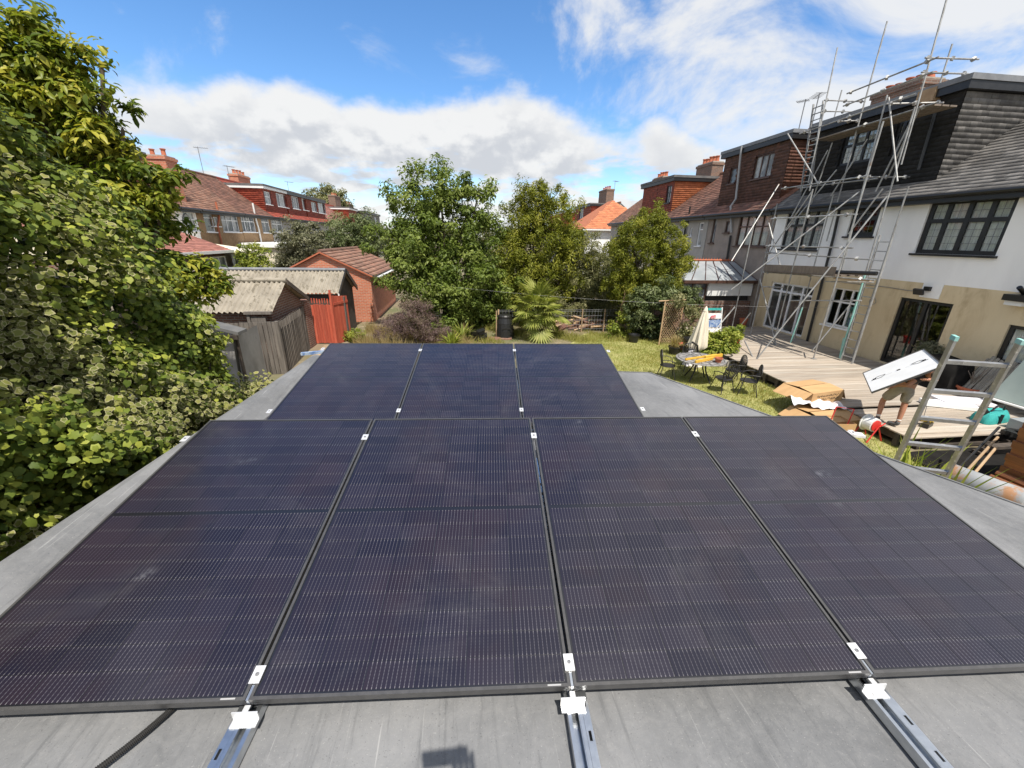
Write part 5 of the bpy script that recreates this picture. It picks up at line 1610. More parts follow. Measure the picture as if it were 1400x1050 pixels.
# ---- the installer carrying a panel on the deck
pc = Vector((9.13, 6.85, 5.50 - 4.0))
px_ = Vector((0.56, -0.50, 0.65)).normalized(); pn_ = Vector((-0.47, 0.46, 0.76)); pn_ = (pn_ - px_ * pn_.dot(px_)).normalized(); py_ = pn_.cross(px_)
cp = thing("carried_panel", "upturned solar panel with white back and black leads carried by the man on the deck", "solar panel", pc)
mb = MB(); a_, b_ = 0.567, 0.861
mb.obox(pc, px_, py_, pn_, 2 * a_ - 0.03, 2 * b_ - 0.03, 0.006)
mb.build("backsheet", MT["white_paint"], cp)
mb = MB()
mb.obox(pc + px_ * (a_ - 0.008), py_, px_, pn_, 2 * b_, 0.016, 0.036); mb.obox(pc - px_ * (a_ - 0.008), py_, px_, pn_, 2 * b_, 0.016, 0.036)
mb.obox(pc + py_ * (b_ - 0.008), px_, py_, pn_, 2 * a_ - 0.032, 0.016, 0.036); mb.obox(pc - py_ * (b_ - 0.008), px_, py_, pn_, 2 * a_ - 0.032, 0.016, 0.036)
mb.build("frame", MT["panel_frame"], cp)
for t in (-0.42, 0.0, 0.42):
    mb = MB(); mb.obox(pc + px_ * t + pn_ * 0.012, px_, py_, pn_, 0.06, 0.035, 0.012); mb.build("junction_box", MT["black_plastic"], cp)
for s in (-1, 1):
    mb = MB(); mb.tube([pc + px_ * (s * 0.40) + pn_ * 0.012 + py_ * q for q in (0.0, 0.05)] + [pc + px_ * (s * 0.33) + py_ * 0.09 + pn_ * 0.012, pc + px_ * (s * 0.22) + py_ * 0.05 + pn_ * 0.012, pc + px_ * (s * 0.30) - py_ * 0.06 + pn_ * 0.012, pc + px_ * (s * 0.48) - py_ * 0.05 + pn_ * 0.012], 0.004, 5)
    mb.build("lead_cable", MT["black_plastic"], cp)
mb = MB(); mb.obox(pc + px_ * 0.2 + pn_ * 0.0035, px_, py_, pn_, 0.18, 0.006, 0.001); mb.obox(pc - px_ * 0.2 + pn_ * 0.0035, px_, py_, pn_, 0.18, 0.006, 0.001); mb.build("bus_strip", MT["lead"], cp)

fL, fR = az_(1198, 577, DZ), az_(1224, 584, DZ)
man = thing("person", "man in stone shorts and boots striding on the deck under a white panel", "person", ((fL.x + fR.x) / 2, (fL.y + fR.y) / 2, DZ))
mid = (fL + fR) / 2
hip = Vector((mid.x + 0.10, mid.y - 0.02, DZ + 0.93))
J = {"pelvis": hip, "chest": hip + Vector((-0.02, -0.17, 0.27)), "neck": hip + Vector((-0.06, -0.31, 0.35)), "head": hip + Vector((-0.10, -0.43, 0.38)), "face": (-0.5, -0.4, -0.8),
     "hpL": hip + Vector((-0.10, 0.02, -0.06)), "hpR": hip + Vector((0.10, -0.02, -0.06)),
     "knL": Vector((fL.x + 0.04, fL.y + 0.06, DZ + 0.50)), "anL": Vector((fL.x, fL.y, DZ + 0.10)), "toL": Vector((fL.x - 0.16, fL.y + 0.07, DZ + 0.045)),
     "knR": Vector((fR.x + 0.05, fR.y + 0.03, DZ + 0.50)), "anR": Vector((fR.x + 0.02, fR.y, DZ + 0.10)), "toR": Vector((fR.x - 0.04, fR.y + 0.16, DZ + 0.045))}
c1, c2 = pc - py_ * 0.55 - px_ * 0.25 - pn_ * 0.13, pc - py_ * 0.84 + px_ * 0.22 - pn_ * 0.13
shv = J["chest"] + Vector((0.06, -0.09, 0.05))
J["shL"] = shv + Vector((-0.17, -0.03, 0)); J["shR"] = shv + Vector((0.18, 0.03, 0))
J["haL"] = c1; J["haR"] = c2
for s, out_ in (("L", Vector((-0.14, -0.10, -0.08))), ("R", Vector((0.06, -0.08, -0.06)))):
    h_ = J["ha" + s]; d_ = (h_ - J["sh" + s])
    J["wr" + s] = h_ - d_.normalized() * 0.10
    J["el" + s] = (J["sh" + s] + J["wr" + s]) / 2 + out_
    J["pn" + s] = (0.6, -0.5, 0.3)
bd = body(man, J)
V = [J["pelvis"] + Vector((0, 0, 0.06)), J["pelvis"] - Vector((0, 0, 0.03))]; E = [(0, 1)]; Rr = [(0.150, 0.120), (0.158, 0.125)]
for s in ("L", "R"):
    V.append(J["hp" + s] - Vector((0, 0, 0.02))); E.append((1, len(V) - 1)); Rr.append(0.112)
    V.append(J["hp" + s].lerp(J["kn" + s], 0.6)); E.append((len(V) - 2, len(V) - 1)); Rr.append(0.105)
    V.append(J["hp" + s].lerp(J["kn" + s], 0.93)); E.append((len(V) - 2, len(V) - 1)); Rr.append(0.102)
skin_obj("shorts", V, E, Rr, "stone_shorts", man)
V = [J["pelvis"] + Vector((0, 0, 0.05)), J["pelvis"].lerp(J["chest"], 0.5), J["chest"], J["chest"].lerp(J["neck"], 0.78)]; E = [(0, 1), (1, 2), (2, 3)]; Rr = [(0.150, 0.115), (0.145, 0.11), (0.172, 0.12), (0.10, 0.08)]
for s in ("L", "R"):
    V.append(J["sh" + s]); E.append((3, len(V) - 1)); Rr.append(0.075)
    V.append(J["sh" + s].lerp(J["el" + s], 0.6)); E.append((len(V) - 2, len(V) - 1)); Rr.append(0.062)
skin_obj("shirt", V, E, Rr, "dark_shirt", man)
for s in ("L", "R"):
    skin_obj("boot", [J["an" + s] + Vector((0, 0, 0.06)), J["an" + s] - Vector((0, 0, 0.035)), J["to" + s] + Vector((0, 0, 0.005))], [(0, 1), (1, 2)], [0.052, (0.052, 0.058), (0.048, 0.04)], "boot", man, 2)
    skin_obj("sock", [J["an" + s] + Vector((0, 0, 0.03)), J["an" + s].lerp(J["kn" + s], 0.27)], [(0, 1)], [0.047, 0.050], "sock", man, 2)
hv_ = (J["head"] - J["neck"]).normalized()
skin_obj("hair", [J["head"] + hv_ * 0.02 - Vector((0, 0.02, 0)), J["head"] + hv_ * 0.08 - Vector((0, 0.015, 0))], [(0, 1)], [(0.088, 0.095), (0.076, 0.086)], "hair", man, 2)

# ---- the photographer behind the camera, seen only by a shadow
ph = thing("person", "photographer standing on the flat roof, seen only as a shadow of hands and phone", "person", (0.10, -0.42, RZ))
hp_ = Vector((0.085, -0.37, RZ + 0.93))
J = {"pelvis": hp_, "chest": hp_ + Vector((0, 0.0, 0.38)), "neck": hp_ + Vector((0, 0.08, 0.60)), "head": hp_ + Vector((-0.02, 0.16, 0.74)), "face": (0, 1, -0.2),
     "hpL": hp_ + Vector((-0.10, 0, -0.06)), "hpR": hp_ + Vector((0.10, 0, -0.06)),
     "knL": Vector((-0.02, -0.42, RZ + 0.50)), "anL": Vector((-0.03, -0.46, RZ + 0.09)), "toL": Vector((-0.06, -0.30, RZ + 0.04)),
     "knR": Vector((0.24, -0.42, RZ + 0.50)), "anR": Vector((0.25, -0.46, RZ + 0.09)), "toR": Vector((0.28, -0.30, RZ + 0.04)),
     "shL": hp_ + Vector((-0.19, 0.0, 0.53)), "shR": hp_ + Vector((0.19, 0.0, 0.53)),
     "elL": Vector((-0.10, -0.17, RZ + 1.26)), "elR": Vector((0.30, -0.17, RZ + 1.26)),
     "wrL": Vector((0.030, -0.070, RZ + 1.475)), "wrR": Vector((0.150, -0.070, RZ + 1.478)),
     "haL": Vector((0.040, -0.050, RZ + 1.575)), "haR": Vector((0.152, -0.050, RZ + 1.58)), "pnL": (-1.0, 0.0, 0.0), "pnR": (1.0, 0.0, 0.0)}
body(ph, J, curl=0.5)
V = [hp_ + Vector((0, 0, 0.02)), hp_.lerp(J["chest"], 0.5), J["chest"], hp_ + Vector((0, 0.01, 0.55))]; E = [(0, 1), (1, 2), (2, 3)]; Rr = [(0.155, 0.125), (0.15, 0.115), (0.18, 0.125), (0.10, 0.08)]
for s in ("L", "R"):
    V.append(J["sh" + s]); E.append((3, len(V) - 1)); Rr.append(0.078)
    V.append(J["sh" + s].lerp(J["el" + s], 0.75)); E.append((len(V) - 2, len(V) - 1)); Rr.append(0.062)
skin_obj("shirt", V, E, Rr, "dark_shirt", ph)
V = [hp_ + Vector((0, 0, 0.05)), hp_ - Vector((0, 0, 0.03))]; E = [(0, 1)]; Rr = [(0.15, 0.12), (0.155, 0.122)]
for s in ("L", "R"):
    V.append(J["hp" + s]); E.append((1, len(V) - 1)); Rr.append(0.105)
    V.append(J["kn" + s]); E.append((len(V) - 2, len(V) - 1)); Rr.append(0.082)
    V.append(J["an" + s]); E.append((len(V) - 2, len(V) - 1)); Rr.append(0.072)
skin_obj("trousers", V, E, Rr, "dark_shirt", ph)
for s in ("L", "R"):
    skin_obj("boot", [J["an" + s] + Vector((0, 0, 0.05)), J["an" + s] - Vector((0, 0, 0.03)), J["to" + s] + Vector((0, 0, 0.005))], [(0, 1), (1, 2)], [0.055, (0.055, 0.06), (0.048, 0.04)], "boot", ph, 2)
mb = MB(); mb.box(0.018, 0.172, -0.030, -0.020, RZ + 1.590, RZ + 1.668)
single(mb, "phone", MT["black_plastic"], "phone held level in both hands above the flat roof, casting a flat topped shadow", "phone")

# ================================================================ garden furniture and things
def rnd_ring(c, r, z, n):
    return [(c[0] + r * math.cos(2 * math.pi * i / n), c[1] + r * math.sin(2 * math.pi * i / n), z) for i in range(n)]


TC0 = Vector((7.05, 10.55, 0))
tb = thing("garden_table", "round cast metal garden table with pale patterned top on the lawn", "table", TC0)
mb = MB(); mb.lathe([(0.0, 0.700), (0.66, 0.700), (0.70, 0.690), (0.70, 0.665), (0.66, 0.66)], TC0, 36)
mb.build("table_top", MT["table_top"], tb)
mb = MB()
for i in range(16):
    t = i * math.pi / 8
    mb.tube([TC0 + Vector((0.18 * math.cos(t), 0.18 * math.sin(t), 0.704)), TC0 + Vector((0.62 * math.cos(t + 0.3), 0.62 * math.sin(t + 0.3), 0.704))], 0.006, 4)
for r_ in (0.18, 0.42, 0.64):
    q = [TC0 + Vector((r_ * math.cos(t), r_ * math.sin(t), 0.704)) for t in np.linspace(0, 2 * math.pi, 25)]
    mb.tube(q, 0.006, 4)
mb.build("cast_pattern", MT["cast_iron"], tb, kind="stuff")
for i in range(4):
    t = i * math.pi / 2 + 0.5
    mb = MB(); mb.tube([TC0 + Vector((0.15 * math.cos(t), 0.15 * math.sin(t), 0.66)), TC0 + Vector((0.22 * math.cos(t), 0.22 * math.sin(t), 0.35)), TC0 + Vector((0.42 * math.cos(t), 0.42 * math.sin(t), 0.02))], 0.02, 6)
    mb.build("leg", MT["cast_iron"], tb)


def chair(label, x, y, rz):
    t = thing("garden_chair", label, "chair", (x, y, 0), "black cast metal chairs round the garden table", rot=(0, 0, rz))
    mb = MB(); mb.lathe([(0.0, 0.425), (0.20, 0.425), (0.225, 0.415), (0.225, 0.40), (0, 0.40)], (0, 0, 0), 20, False); mb.build("seat", MT["cast_iron"], t, local=True)
    for sx in (-1, 1):
        for sy in (-1, 1):
            mb = MB(); mb.tube([(0.15 * sx, 0.15 * sy, 0.40), (0.19 * sx, 0.19 * sy, 0.2), (0.23 * sx, 0.24 * sy, 0.0)], 0.013, 6); mb.build("leg", MT["cast_iron"], t, local=True)
    arc = [(0.24 * math.cos(a), -0.20 - 0.10 * (0.44 + 0.2 + 0.22 * math.sin(a)) * 0.6 + 0.02, 0.66 + 0.22 * math.sin(a)) for a in np.linspace(0, math.pi, 13)]
    pts = [(0.20, -0.16, 0.41)] + arc + [(-0.20, -0.16, 0.41)]
    mb = MB(); mb.tube(pts, 0.014, 6); mb.build("back_frame", MT["cast_iron"], t, local=True)
    mb = MB()
    for i in range(9):
        a = math.pi * (i + 0.5) / 9
        q = (0.235 * math.cos(a), -0.22 - 0.02 * math.sin(a), 0.66 + 0.215 * math.sin(a))
        mb.tube([(0.10 * math.cos(a), -0.185, 0.44), q], 0.011, 5)
    mb.tube([(0.12 * math.cos(a), -0.20, 0.60 + 0.1 * math.sin(a)) for a in np.linspace(0, math.pi, 9)], 0.011, 5)
    mb.build("back_slats", MT["cast_iron"], t, local=True, kind="stuff")
    for s in (-1, 1):
        mb = MB(); mb.tube([(0.235 * s, -0.20, 0.62), (0.26 * s, -0.02, 0.63), (0.24 * s, 0.14, 0.58), (0.20 * s, 0.17, 0.42)], 0.013, 6); mb.build("arm", MT["cast_iron"], t, local=True)
    return t


def face(x, y): return math.atan2(TC0.y - y, TC0.x - x) - math.pi / 2
for l, x, y in (("black cast garden chair left of the round table, seen from its side", 6.20, 10.85), ("black cast garden chair in front of the round table with fan back to the viewer", 7.22, 9.60),
                ("black cast garden chair to the right of the round table, beyond the terracotta pot", 7.98, 10.25), ("black cast garden chair pulled out on the lawn, right of the fan backed one", 7.80, 9.35), ("black cast garden chair behind the round table, by the parasol", 7.30, 11.45)):
    chair(l, x, y, face(x, y) + (0.5 if x == 7.80 else 0))

# yellow spirit levels and pot on the table
mb = MB(); d_ = Vector((0.93, 0.36, 0)).normalized()
mb.obox(TC0 + Vector((-0.10, -0.32, 0.745)), d_, (-d_.y, d_.x, 0), (0, 0, 1), 0.75, 0.05, 0.075); single(mb, "spirit_level", MT["level_yellow"], "shorter yellow spirit level at the front of the round table", "spirit level")
mb = MB(); d_ = Vector((0.95, 0.30, 0)).normalized()
mb.obox(TC0 + Vector((0.02, 0.02, 0.735)), d_, (-d_.y, d_.x, 0), (0, 0, 1), 1.30, 0.035, 0.055); mb.obox(TC0 + Vector((0.40, 0.0, 0.755)), d_, (-d_.y, d_.x, 0), (0, 0, 1), 0.72, 0.05, 0.09)
single(mb, "spirit_level", MT["level_yellow"], "longer yellow spirit level lying across the round table", "spirit level")
pt = TC0 + Vector((0.28, -0.42, 0.705))
mb = MB(); mb.lathe([(0.07, 0), (0.10, 0.10), (0.112, 0.10), (0.112, 0.135), (0.095, 0.135), (0.06, 0.02)], pt, 16); single(mb, "flowerpot", MT["terracotta"], "small terracotta pot standing on the round garden table", "flowerpot", pt, smooth=True)

# closed parasol
pb = Vector((7.78, 11.95, 0))
pa_t = thing("parasol", "closed cream garden parasol hanging in folds behind the round table", "parasol", pb)
mb = MB()
nz, nt_ = 18, 40
vs = []
for i in range(nz):
    t = i / (nz - 1); z = 0.62 + 1.30 * t
    r0 = 0.235 * (1 - t) ** 0.75 + 0.045
    if i == 0: r0 *= 0.82
    for j in range(nt_):
        a = 2 * math.pi * j / nt_
        r_ = r0 * (1 + 0.20 * math.sin(8 * a + 1.5 * t) * (1 - 0.5 * t) + 0.07 * math.sin(3 * a + 5 * t))
        vs.append(pb + Vector((r_ * math.cos(a) + 0.06 * t, r_ * math.sin(a), z + 0.03 * math.sin(8 * a) * (i == 0))))
mb.add(vs, [(i * nt_ + j, i * nt_ + (j + 1) % nt_, (i + 1) * nt_ + (j + 1) % nt_, (i + 1) * nt_ + j) for i in range(nz - 1) for j in range(nt_)])
mb.build("canopy", MT["canvas"], pa_t, smooth=True)
mb = MB(); mb.tube([pb + Vector((0.05, 0, 1.86)), pb + Vector((0.06, 0, 1.95)), pb + Vector((0.06, 0, 2.02))], [0.075, 0.05, 0.012], 10); mb.build("top_vent", MT["canvas"], pa_t, smooth=True)
mb = MB(); mb.tube([pb, pb + Vector((0.02, 0, 1.0))], 0.02, 8); mb.build("pole", MT["grey_plastic"], pa_t)
mb = MB(); mb.lathe([(0.28, 0.0), (0.28, 0.05), (0.10, 0.09), (0.04, 0.22)], pb, 20); mb.build("base", MT["canvas"], pa_t)
mb = MB(); mb.tube([(7.52, 11.45, 0.02), (7.55, 11.5, 0.55), (7.45, 11.45, 0.85), (7.22, 11.4, 0.98)], 0.03, 8); single(mb, "parasol_crank_post", MT["cast_iron"], "dark curved metal post between the parasol and the round table", "post")

# pots and planting vessels near the parasol
def pot(name, label, c, r, h, m, cat="plant pot"):
    mb = MB(); mb.lathe([(r * 0.72, 0), (r, h * 0.86), (r * 1.08, h * 0.86), (r * 1.08, h), (r * 0.92, h), (r * 0.7, h * 0.5)], c, 16)
    return single(mb, name, MT[m], label, cat, c, smooth=True)


bk_ = az_(866, 468, 0.0); pot("bucket", "black bucket on the lawn below the bamboo canes", bk_, 0.22, 0.34, "black_plastic", "bucket")
pg = az_(921, 484, 0.0); pot("flowerpot", "dark round pot holding the dry straw coloured grass", pg, 0.22, 0.30, "cast_iron")
pot("flowerpot", "terracotta pot on the lawn beside the lattice trellis", az_(930, 478, 0.0), 0.19, 0.26, "terracotta")
pot("planter", "black plastic planter behind the closed parasol", az_(940, 484, 0.0), 0.24, 0.62, "black_plastic", "planter")
pot("planter", "dark planter at the corner of the deck under the leafy shrub", az_(988, 497, 0.0), 0.24, 0.34, "black_plastic", "planter")
pot("flowerpot", "terracotta pot beside the parasol base", az_(976, 498, 0.0), 0.16, 0.24, "terracotta")
pot("flowerpot", "red pot on the far deck edge beside the leafy shrub", az_(1004, 473, DZ), 0.14, 0.26, "red_plastic")
pot("flowerpot", "terracotta pot by the brick wall on the far end of the deck", az_(1015, 446, DZ), 0.17, 0.36, "terracotta")
mb = MB()
c = az_(938, 500, 0.0)
for i in range(9):
    a = i * 0.7
    mb.obox(c + Vector((0.10 * math.cos(a), 0.10 * math.sin(a), 0.10 + 0.055 * i)), (math.cos(a), math.sin(a), 0.5), (-math.sin(a), math.cos(a), 0.3), (0.2, -0.3, 1), 0.34 - 0.015 * i, 0.28 - 0.012 * i, 0.10)
single(mb, "cement_bag", MT["polythene"], "crumpled white and grey sack standing behind the round table", "sack", c)
mb = MB(); mb.box(8.55, 9.0, 11.75, 11.95, 0.0, 0.20); single(mb, "stone_block", MT["mortar"], "pale stone block on the lawn right of the parasol base", "block")
mb = MB(); q = [Vector((8.35 + 0.13 * math.cos(t), 11.85 + 0.06 * math.sin(t), 0.2 + 0.10 * math.sin(t))) for t in np.linspace(0, 12.5, 50)]
mb.tube(q, 0.012, 5); single(mb, "hose_coil", MT["black_plastic"], "black coil of hose lying against the stone block", "hose")

# white and teal airer
aw = az_(980, 452, 0.1); aw = Vector((10.45, 15.4, 0.05))
at = thing("clothes_airer", "white folding airer hung with blue and teal cloths before the brick wall", "airer", aw)
mb = MB()
for s in (-0.38, 0.38):
    mb.tube([aw + Vector((s, -0.25, 0)), aw + Vector((s, 0.02, 1.35))], 0.025, 6); mb.tube([aw + Vector((s, 0.32, 0)), aw + Vector((s, 0.04, 1.32))], 0.02, 6)
for k in range(5):
    z = 0.25 + 0.26 * k; mb.tube([aw + Vector((-0.38, -0.25 + 0.2 * z, z)), aw + Vector((0.38, -0.25 + 0.2 * z, z))], 0.018, 5)
mb.build("frame", MT["white_plastic"], at)
for z0, z1, m_ in ((0.55, 0.86, "blue_cloth"), (0.90, 1.12, "white_plastic"), (1.24, 1.33, "teal_fabric"), (0.30, 0.5, "white_plastic")):
    mb = MB(); n = 12
    vs = []
    for i in range(n + 1):
        x = -0.33 + 0.66 * i / n
        for z in (z0, z1): vs.append(aw + Vector((x, -0.29 + 0.2 * z + 0.015 * math.sin(i * 2.1), z)))
    mb.add(vs, [(2 * i, 2 * i + 2, 2 * i + 3, 2 * i + 1) for i in range(n)]); mb.build("cloth", MT[m_], at)
mb = MB(); mb.obox(aw + Vector((-0.05, -0.14, 0.98)), (1, 0, 0.2), (0, 1, 0), (-0.2, 0, 1), 0.2, 0.03, 0.12); mb.build("pink_cloth", MT["pink_cloth"], at)

# ---- cardboard boxes
def open_carton(name, label, c, rz, lx, ly, h, flaps=True, tilt=0.0, m="cardboard"):
    t = thing(name, label, "cardboard box", c, "open cartons at the deck edge", rot=(0, tilt, rz))
    x, y = lx / 2, ly / 2; th = 0.008
    mb = MB()
    mb.box(-x, x, -y, -y + th, 0, h); mb.box(-x, x, y - th, y, 0, h); mb.box(-x, -x + th, -y + th, y - th, 0, h); mb.box(x - th, x, -y + th, y - th, 0, h); mb.box(-x + th, x - th, -y + th, y - th, 0.002, 0.01)
    mb.build("carton_wall", MT[m], t, local=True)
    if flaps:
        for (ox, oy, ux, w, l, ang) in ((0, -y, 0, lx * 0.98, ly * 0.48, 0.12), (0, y, math.pi, lx * 0.98, ly * 0.48, 0.10), (-x, 0, -math.pi / 2, ly * 0.96, 0.36, -0.55), (x, 0, math.pi / 2, ly * 0.96, 0.30, -1.0)):
            f = MB(); f.box(-w / 2, w / 2, 0.0, l, -0.003, 0.003)
            me = f.mesh("flap"); me.materials.append(MT[m])
            M4 = Matrix.Translation((ox, oy, h + 0.004)) @ Matrix.Rotation(ux, 4, "Z") @ Matrix.Rotation(ang if ang > 0 else math.pi - ang, 4, "X")
            o = inst("flap", me, t); o.matrix_local = M4; o.location = M4.translation; o.rotation_euler = M4.to_euler()
    return t


open_carton("carton", "large open cardboard carton with raised flaps and scribbled print, uppermost at the deck edge", (8.74, 8.30, 0.325), 0.18, 1.05, 0.80, 0.27)
open_carton("carton", "long flat cardboard carton on the lawn under the white polythene", (8.45, 7.50, 0.01), 0.10, 1.05, 1.0, 0.24)
open_carton("carton", "low cardboard carton on the grass nearest the cable reel", (8.18, 7.00, 0.01), -0.12, 0.60, 0.45, 0.30, flaps=False)
# scribbles and print on the top carton
mb = MB()
r2 = random.Random(3)
for k in range(2):
    x = -0.36
    while x < 0.36:
        w = r2.uniform(0.02, 0.05)
        pts = [(x + w * i / 4, -0.4035, 0.09 + 0.09 * k + r2.uniform(-0.03, 0.035)) for i in range(5)]
        mb.tube(pts, 0.004, 4); x += w + r2.uniform(0.01, 0.02)
ct = [o for o in COL.objects if o.name.startswith("carton") and o.parent is None][0]
mb.build("printed_scribble", MT["dark_room"], ct, local=True, kind="stuff")

# polythene wrap: a crumpled sheet
mb = MB(); NX, NY = 26, 14
vs = []
for j in range(NY):
    for i in range(NX):
        x = -0.75 + 1.5 * i / (NX - 1); y = -0.22 + 0.44 * j / (NY - 1)
        z = 0.07 * math.cos(y * 7) + 0.03 * math.sin(x * 7 + y * 9) + 0.02 * math.sin(x * 23 - y * 17) + 0.012 * r2.random()
        vs.append((8.40 + x * 0.75 + 0.05 * math.sin(y * 9), 7.78 - x * 0.22 + y, 0.34 + z + 0.05 * (x < -0.3)))
mb.add(vs, [(j * NX + i, j * NX + i + 1, (j + 1) * NX + i + 1, (j + 1) * NX + i) for j in range(NY - 1) for i in range(NX - 1)])
single(mb, "polythene_wrap", MT["polythene"], "crumpled white polythene wrap draped over the long flat carton", "wrapping", smooth=True)

# cable reel
cr = az_(1190, 601, 0.0)
rt_ = thing("cable_reel", "red and white cable reel on a tubular stand in the grass by the deck", "cable reel", cr)
axv = Vector((0.10, -0.99, 0)); axv.normalize(); e1 = Vector((axv.y, -axv.x, 0)) * -1
def disc(cn, r_, th, m_, nm_):
    mb = MB(); mb.tube([cn - axv * th / 2, cn + axv * th / 2], r_, 20); return mb.build(nm_, MT[m_], rt_)
hub = cr + Vector((-0.06, 0.05, 0.36))
disc(hub - axv * 0.10, 0.19, 0.015, "white_plastic", "reel_flange"); disc(hub, 0.15, 0.17, "white_plastic", "cable_winding"); disc(hub + axv * 0.10, 0.12, 0.02, "red_plastic", "reel_hub")
for s in (-1, 1):
    mb = MB(); b_ = hub + axv * (0.15 * s)
    mb.tube([cr + axv * 0.16 * s - e1 * 0.20 + Vector((-0.06, 0.05, 0.01)), b_, cr + axv * 0.16 * s + e1 * 0.20 + Vector((-0.06, 0.05, 0.01))], 0.015, 6); mb.build("stand", MT["red_plastic"], rt_)
mb = MB(); mb.tube([hub + axv * 0.16, hub + axv * 0.17 + e1 * 0.12 + Vector((0, 0, 0.08))], 0.012, 6); mb.build("crank_handle", MT["red_plastic"], rt_)
mb = MB(); q = [cr + Vector(v) for v in ((-0.75, 0.35, 0.02), (-0.62, 0.42, 0.62), (-0.30, 0.30, 0.60), (-0.42, 0.25, 0.03))]; mb.tube(q, 0.014, 6)
single(mb, "red_stand", MT["red_plastic"], "bent red tube frame leaning on the low carton beside the cable reel", "frame")
mb = MB(); p_ = az_(1168, 594, 0.28); mb.obox(p_, (1, -0.4, 0), (0.4, 1, 0), (0, 0, 1), 0.3, 0.16, 0.05); single(mb, "white_packet", MT["polythene"], "small white packet between the panel edge and the cable reel", "packet")

# drill
dp = az_(1264, 582, DZ + 0.005)
dr_t = thing("cordless_drill", "yellow and black cordless drill lying on the sunlit deck", "drill", dp)
mb = MB(); mb.tube([dp + Vector((-0.10, 0.05, 0.13)), dp + Vector((0.02, 0.02, 0.14)), dp + Vector((0.12, 0.0, 0.13))], [0.04, 0.055, 0.05], 10); mb.obox(dp + Vector((0.10, 0.02, 0.085)), (1, 0.2, 0), (-0.2, 1, 0), (0, 0, 1), 0.13, 0.09, 0.10); mb.build("motor_body", MT["yellow_plastic"], dr_t)
mb = MB(); mb.tube([dp + Vector((-0.10, 0.05, 0.13)), dp + Vector((-0.19, 0.07, 0.12))], [0.03, 0.018], 8); mb.build("chuck", MT["black_plastic"], dr_t)
mb = MB(); mb.obox(dp + Vector((-0.02, -0.05, 0.055)), (1, 0.4, 0), (-0.4, 1, 0), (0, 0, 1), 0.24, 0.11, 0.085); mb.tube([dp + Vector((0.03, 0.0, 0.12)), dp + Vector((-0.02, -0.05, 0.06))], 0.026, 8); mb.build("battery", MT["black_plastic"], dr_t)
mb = MB(); mb.tube([dp + Vector((-0.02, 0.06, 0.16)), dp + Vector((-0.03, 0.08, 0.42))], 0.006, 5); mb.build("drill_bit", MT["lead"], dr_t)

# teal tool bag
bg_ = az_(1352, 574, DZ + 0.005)
tbg = thing("tool_bag", "teal and black tool bag on the deck at the right edge", "bag", bg_)
mb = MB(); nz = 8; vs = []
for i in range(nz):
    t = i / (nz - 1); w = 0.42 * (1 - 0.14 * t ** 3); d_ = 0.20 * (1 - 0.35 * t ** 3)
    for j in range(20):
        a = 2 * math.pi * j / 20; ca, sa = math.cos(a), math.sin(a)
        ca = math.copysign(abs(ca) ** 0.5, ca); sa = math.copysign(abs(sa) ** 0.5, sa)
        vs.append(bg_ + Vector((w * ca, d_ * sa + 0.06 * ca, 0.21 * t + 0.02 * math.sin(j * 1.7) * t)))
mb.add(vs, [(i * 20 + j, i * 20 + (j + 1) % 20, (i + 1) * 20 + (j + 1) % 20, (i + 1) * 20 + j) for i in range(nz - 1) for j in range(20)] + [tuple((nz - 1) * 20 + j for j in range(20))])
mb.build("bag_body", MT["teal_fabric"], tbg, smooth=True)
mb = MB(); mb.tube([bg_ + Vector((-0.2, -0.08, 0.25)), bg_ + Vector((-0.1, -0.09, 0.38)), bg_ + Vector((0.14, -0.06, 0.38)), bg_ + Vector((0.22, -0.03, 0.25))], 0.02, 6); mb.tube([bg_ + Vector((-0.40, -0.05, 0.12)), bg_ + Vector((-0.34, -0.1, 0.27)), bg_ + Vector((-0.25, 0.0, 0.27))], 0.045, 6); mb.build("strap", MT["black_plastic"], tbg)
mb = MB(); mb.box(bg_.x - 0.10, bg_.x - 0.05, bg_.y - 0.235, bg_.y - 0.20, 0.34, 0.55); mb.build("pocket_trim", MT["black_plastic"], tbg)

# white sheets, pot with twig, stacked battens, pale green sheet and rail
def slab(name, label, cat, c, d, w, l, h, m):
    d = Vector(d).normalized(); mb = MB(); mb.obox(c, d, (-d.y, d.x, 0), (0, 0, 1), l, w, h); return single(mb, name, MT[m], label, cat)
slab("polystyrene_sheet", "white polystyrene packing sheet lying on the deck, left one", "packing", az_(1297, 553, DZ + 0.06), (0.9, -0.42, 0), 0.32, 1.0, 0.09, "white_paint")
slab("polystyrene_sheet", "shiny white crumpled packing sheet on the deck before the twig pot", "packing", az_(1316, 548, DZ + 0.10), (0.95, -0.3, 0), 0.5, 1.1, 0.05, "polythene")
tp = az_(1322, 541, DZ + 0.003)
mb = MB(); mb.lathe([(0.15, 0), (0.25, 0.20), (0.28, 0.20), (0.28, 0.25), (0.24, 0.25), (0.18, 0.12)], tp, 18); tw = single(mb, "flowerpot", MT["terracotta"], "wide terracotta pot with a bare twiggy seedling by the tan wall", "flowerpot", tp, smooth=True)
for k in range(6):
    mb = MB(); a = k * 1.1; mb.tube([tp + Vector((0, 0, 0.2)), tp + Vector((0.05 * math.cos(a), 0.05 * math.sin(a), 0.45)), tp + Vector((0.16 * math.cos(a), 0.16 * math.sin(a), 0.55 + 0.05 * k))], 0.007, 4)
    mb.tube([tp + Vector((0.05 * math.cos(a), 0.05 * math.sin(a), 0.45)), tp + Vector((0.12 * math.cos(a + 1), 0.12 * math.sin(a + 1), 0.58))], 0.006, 4)
    mb.build("twig", MT["grey_wood"], tw)
bt_ = thing("batten_stack", "bundle of grey battens leaning together against the tan wall", "timber", (13.0, 7.35, DZ))
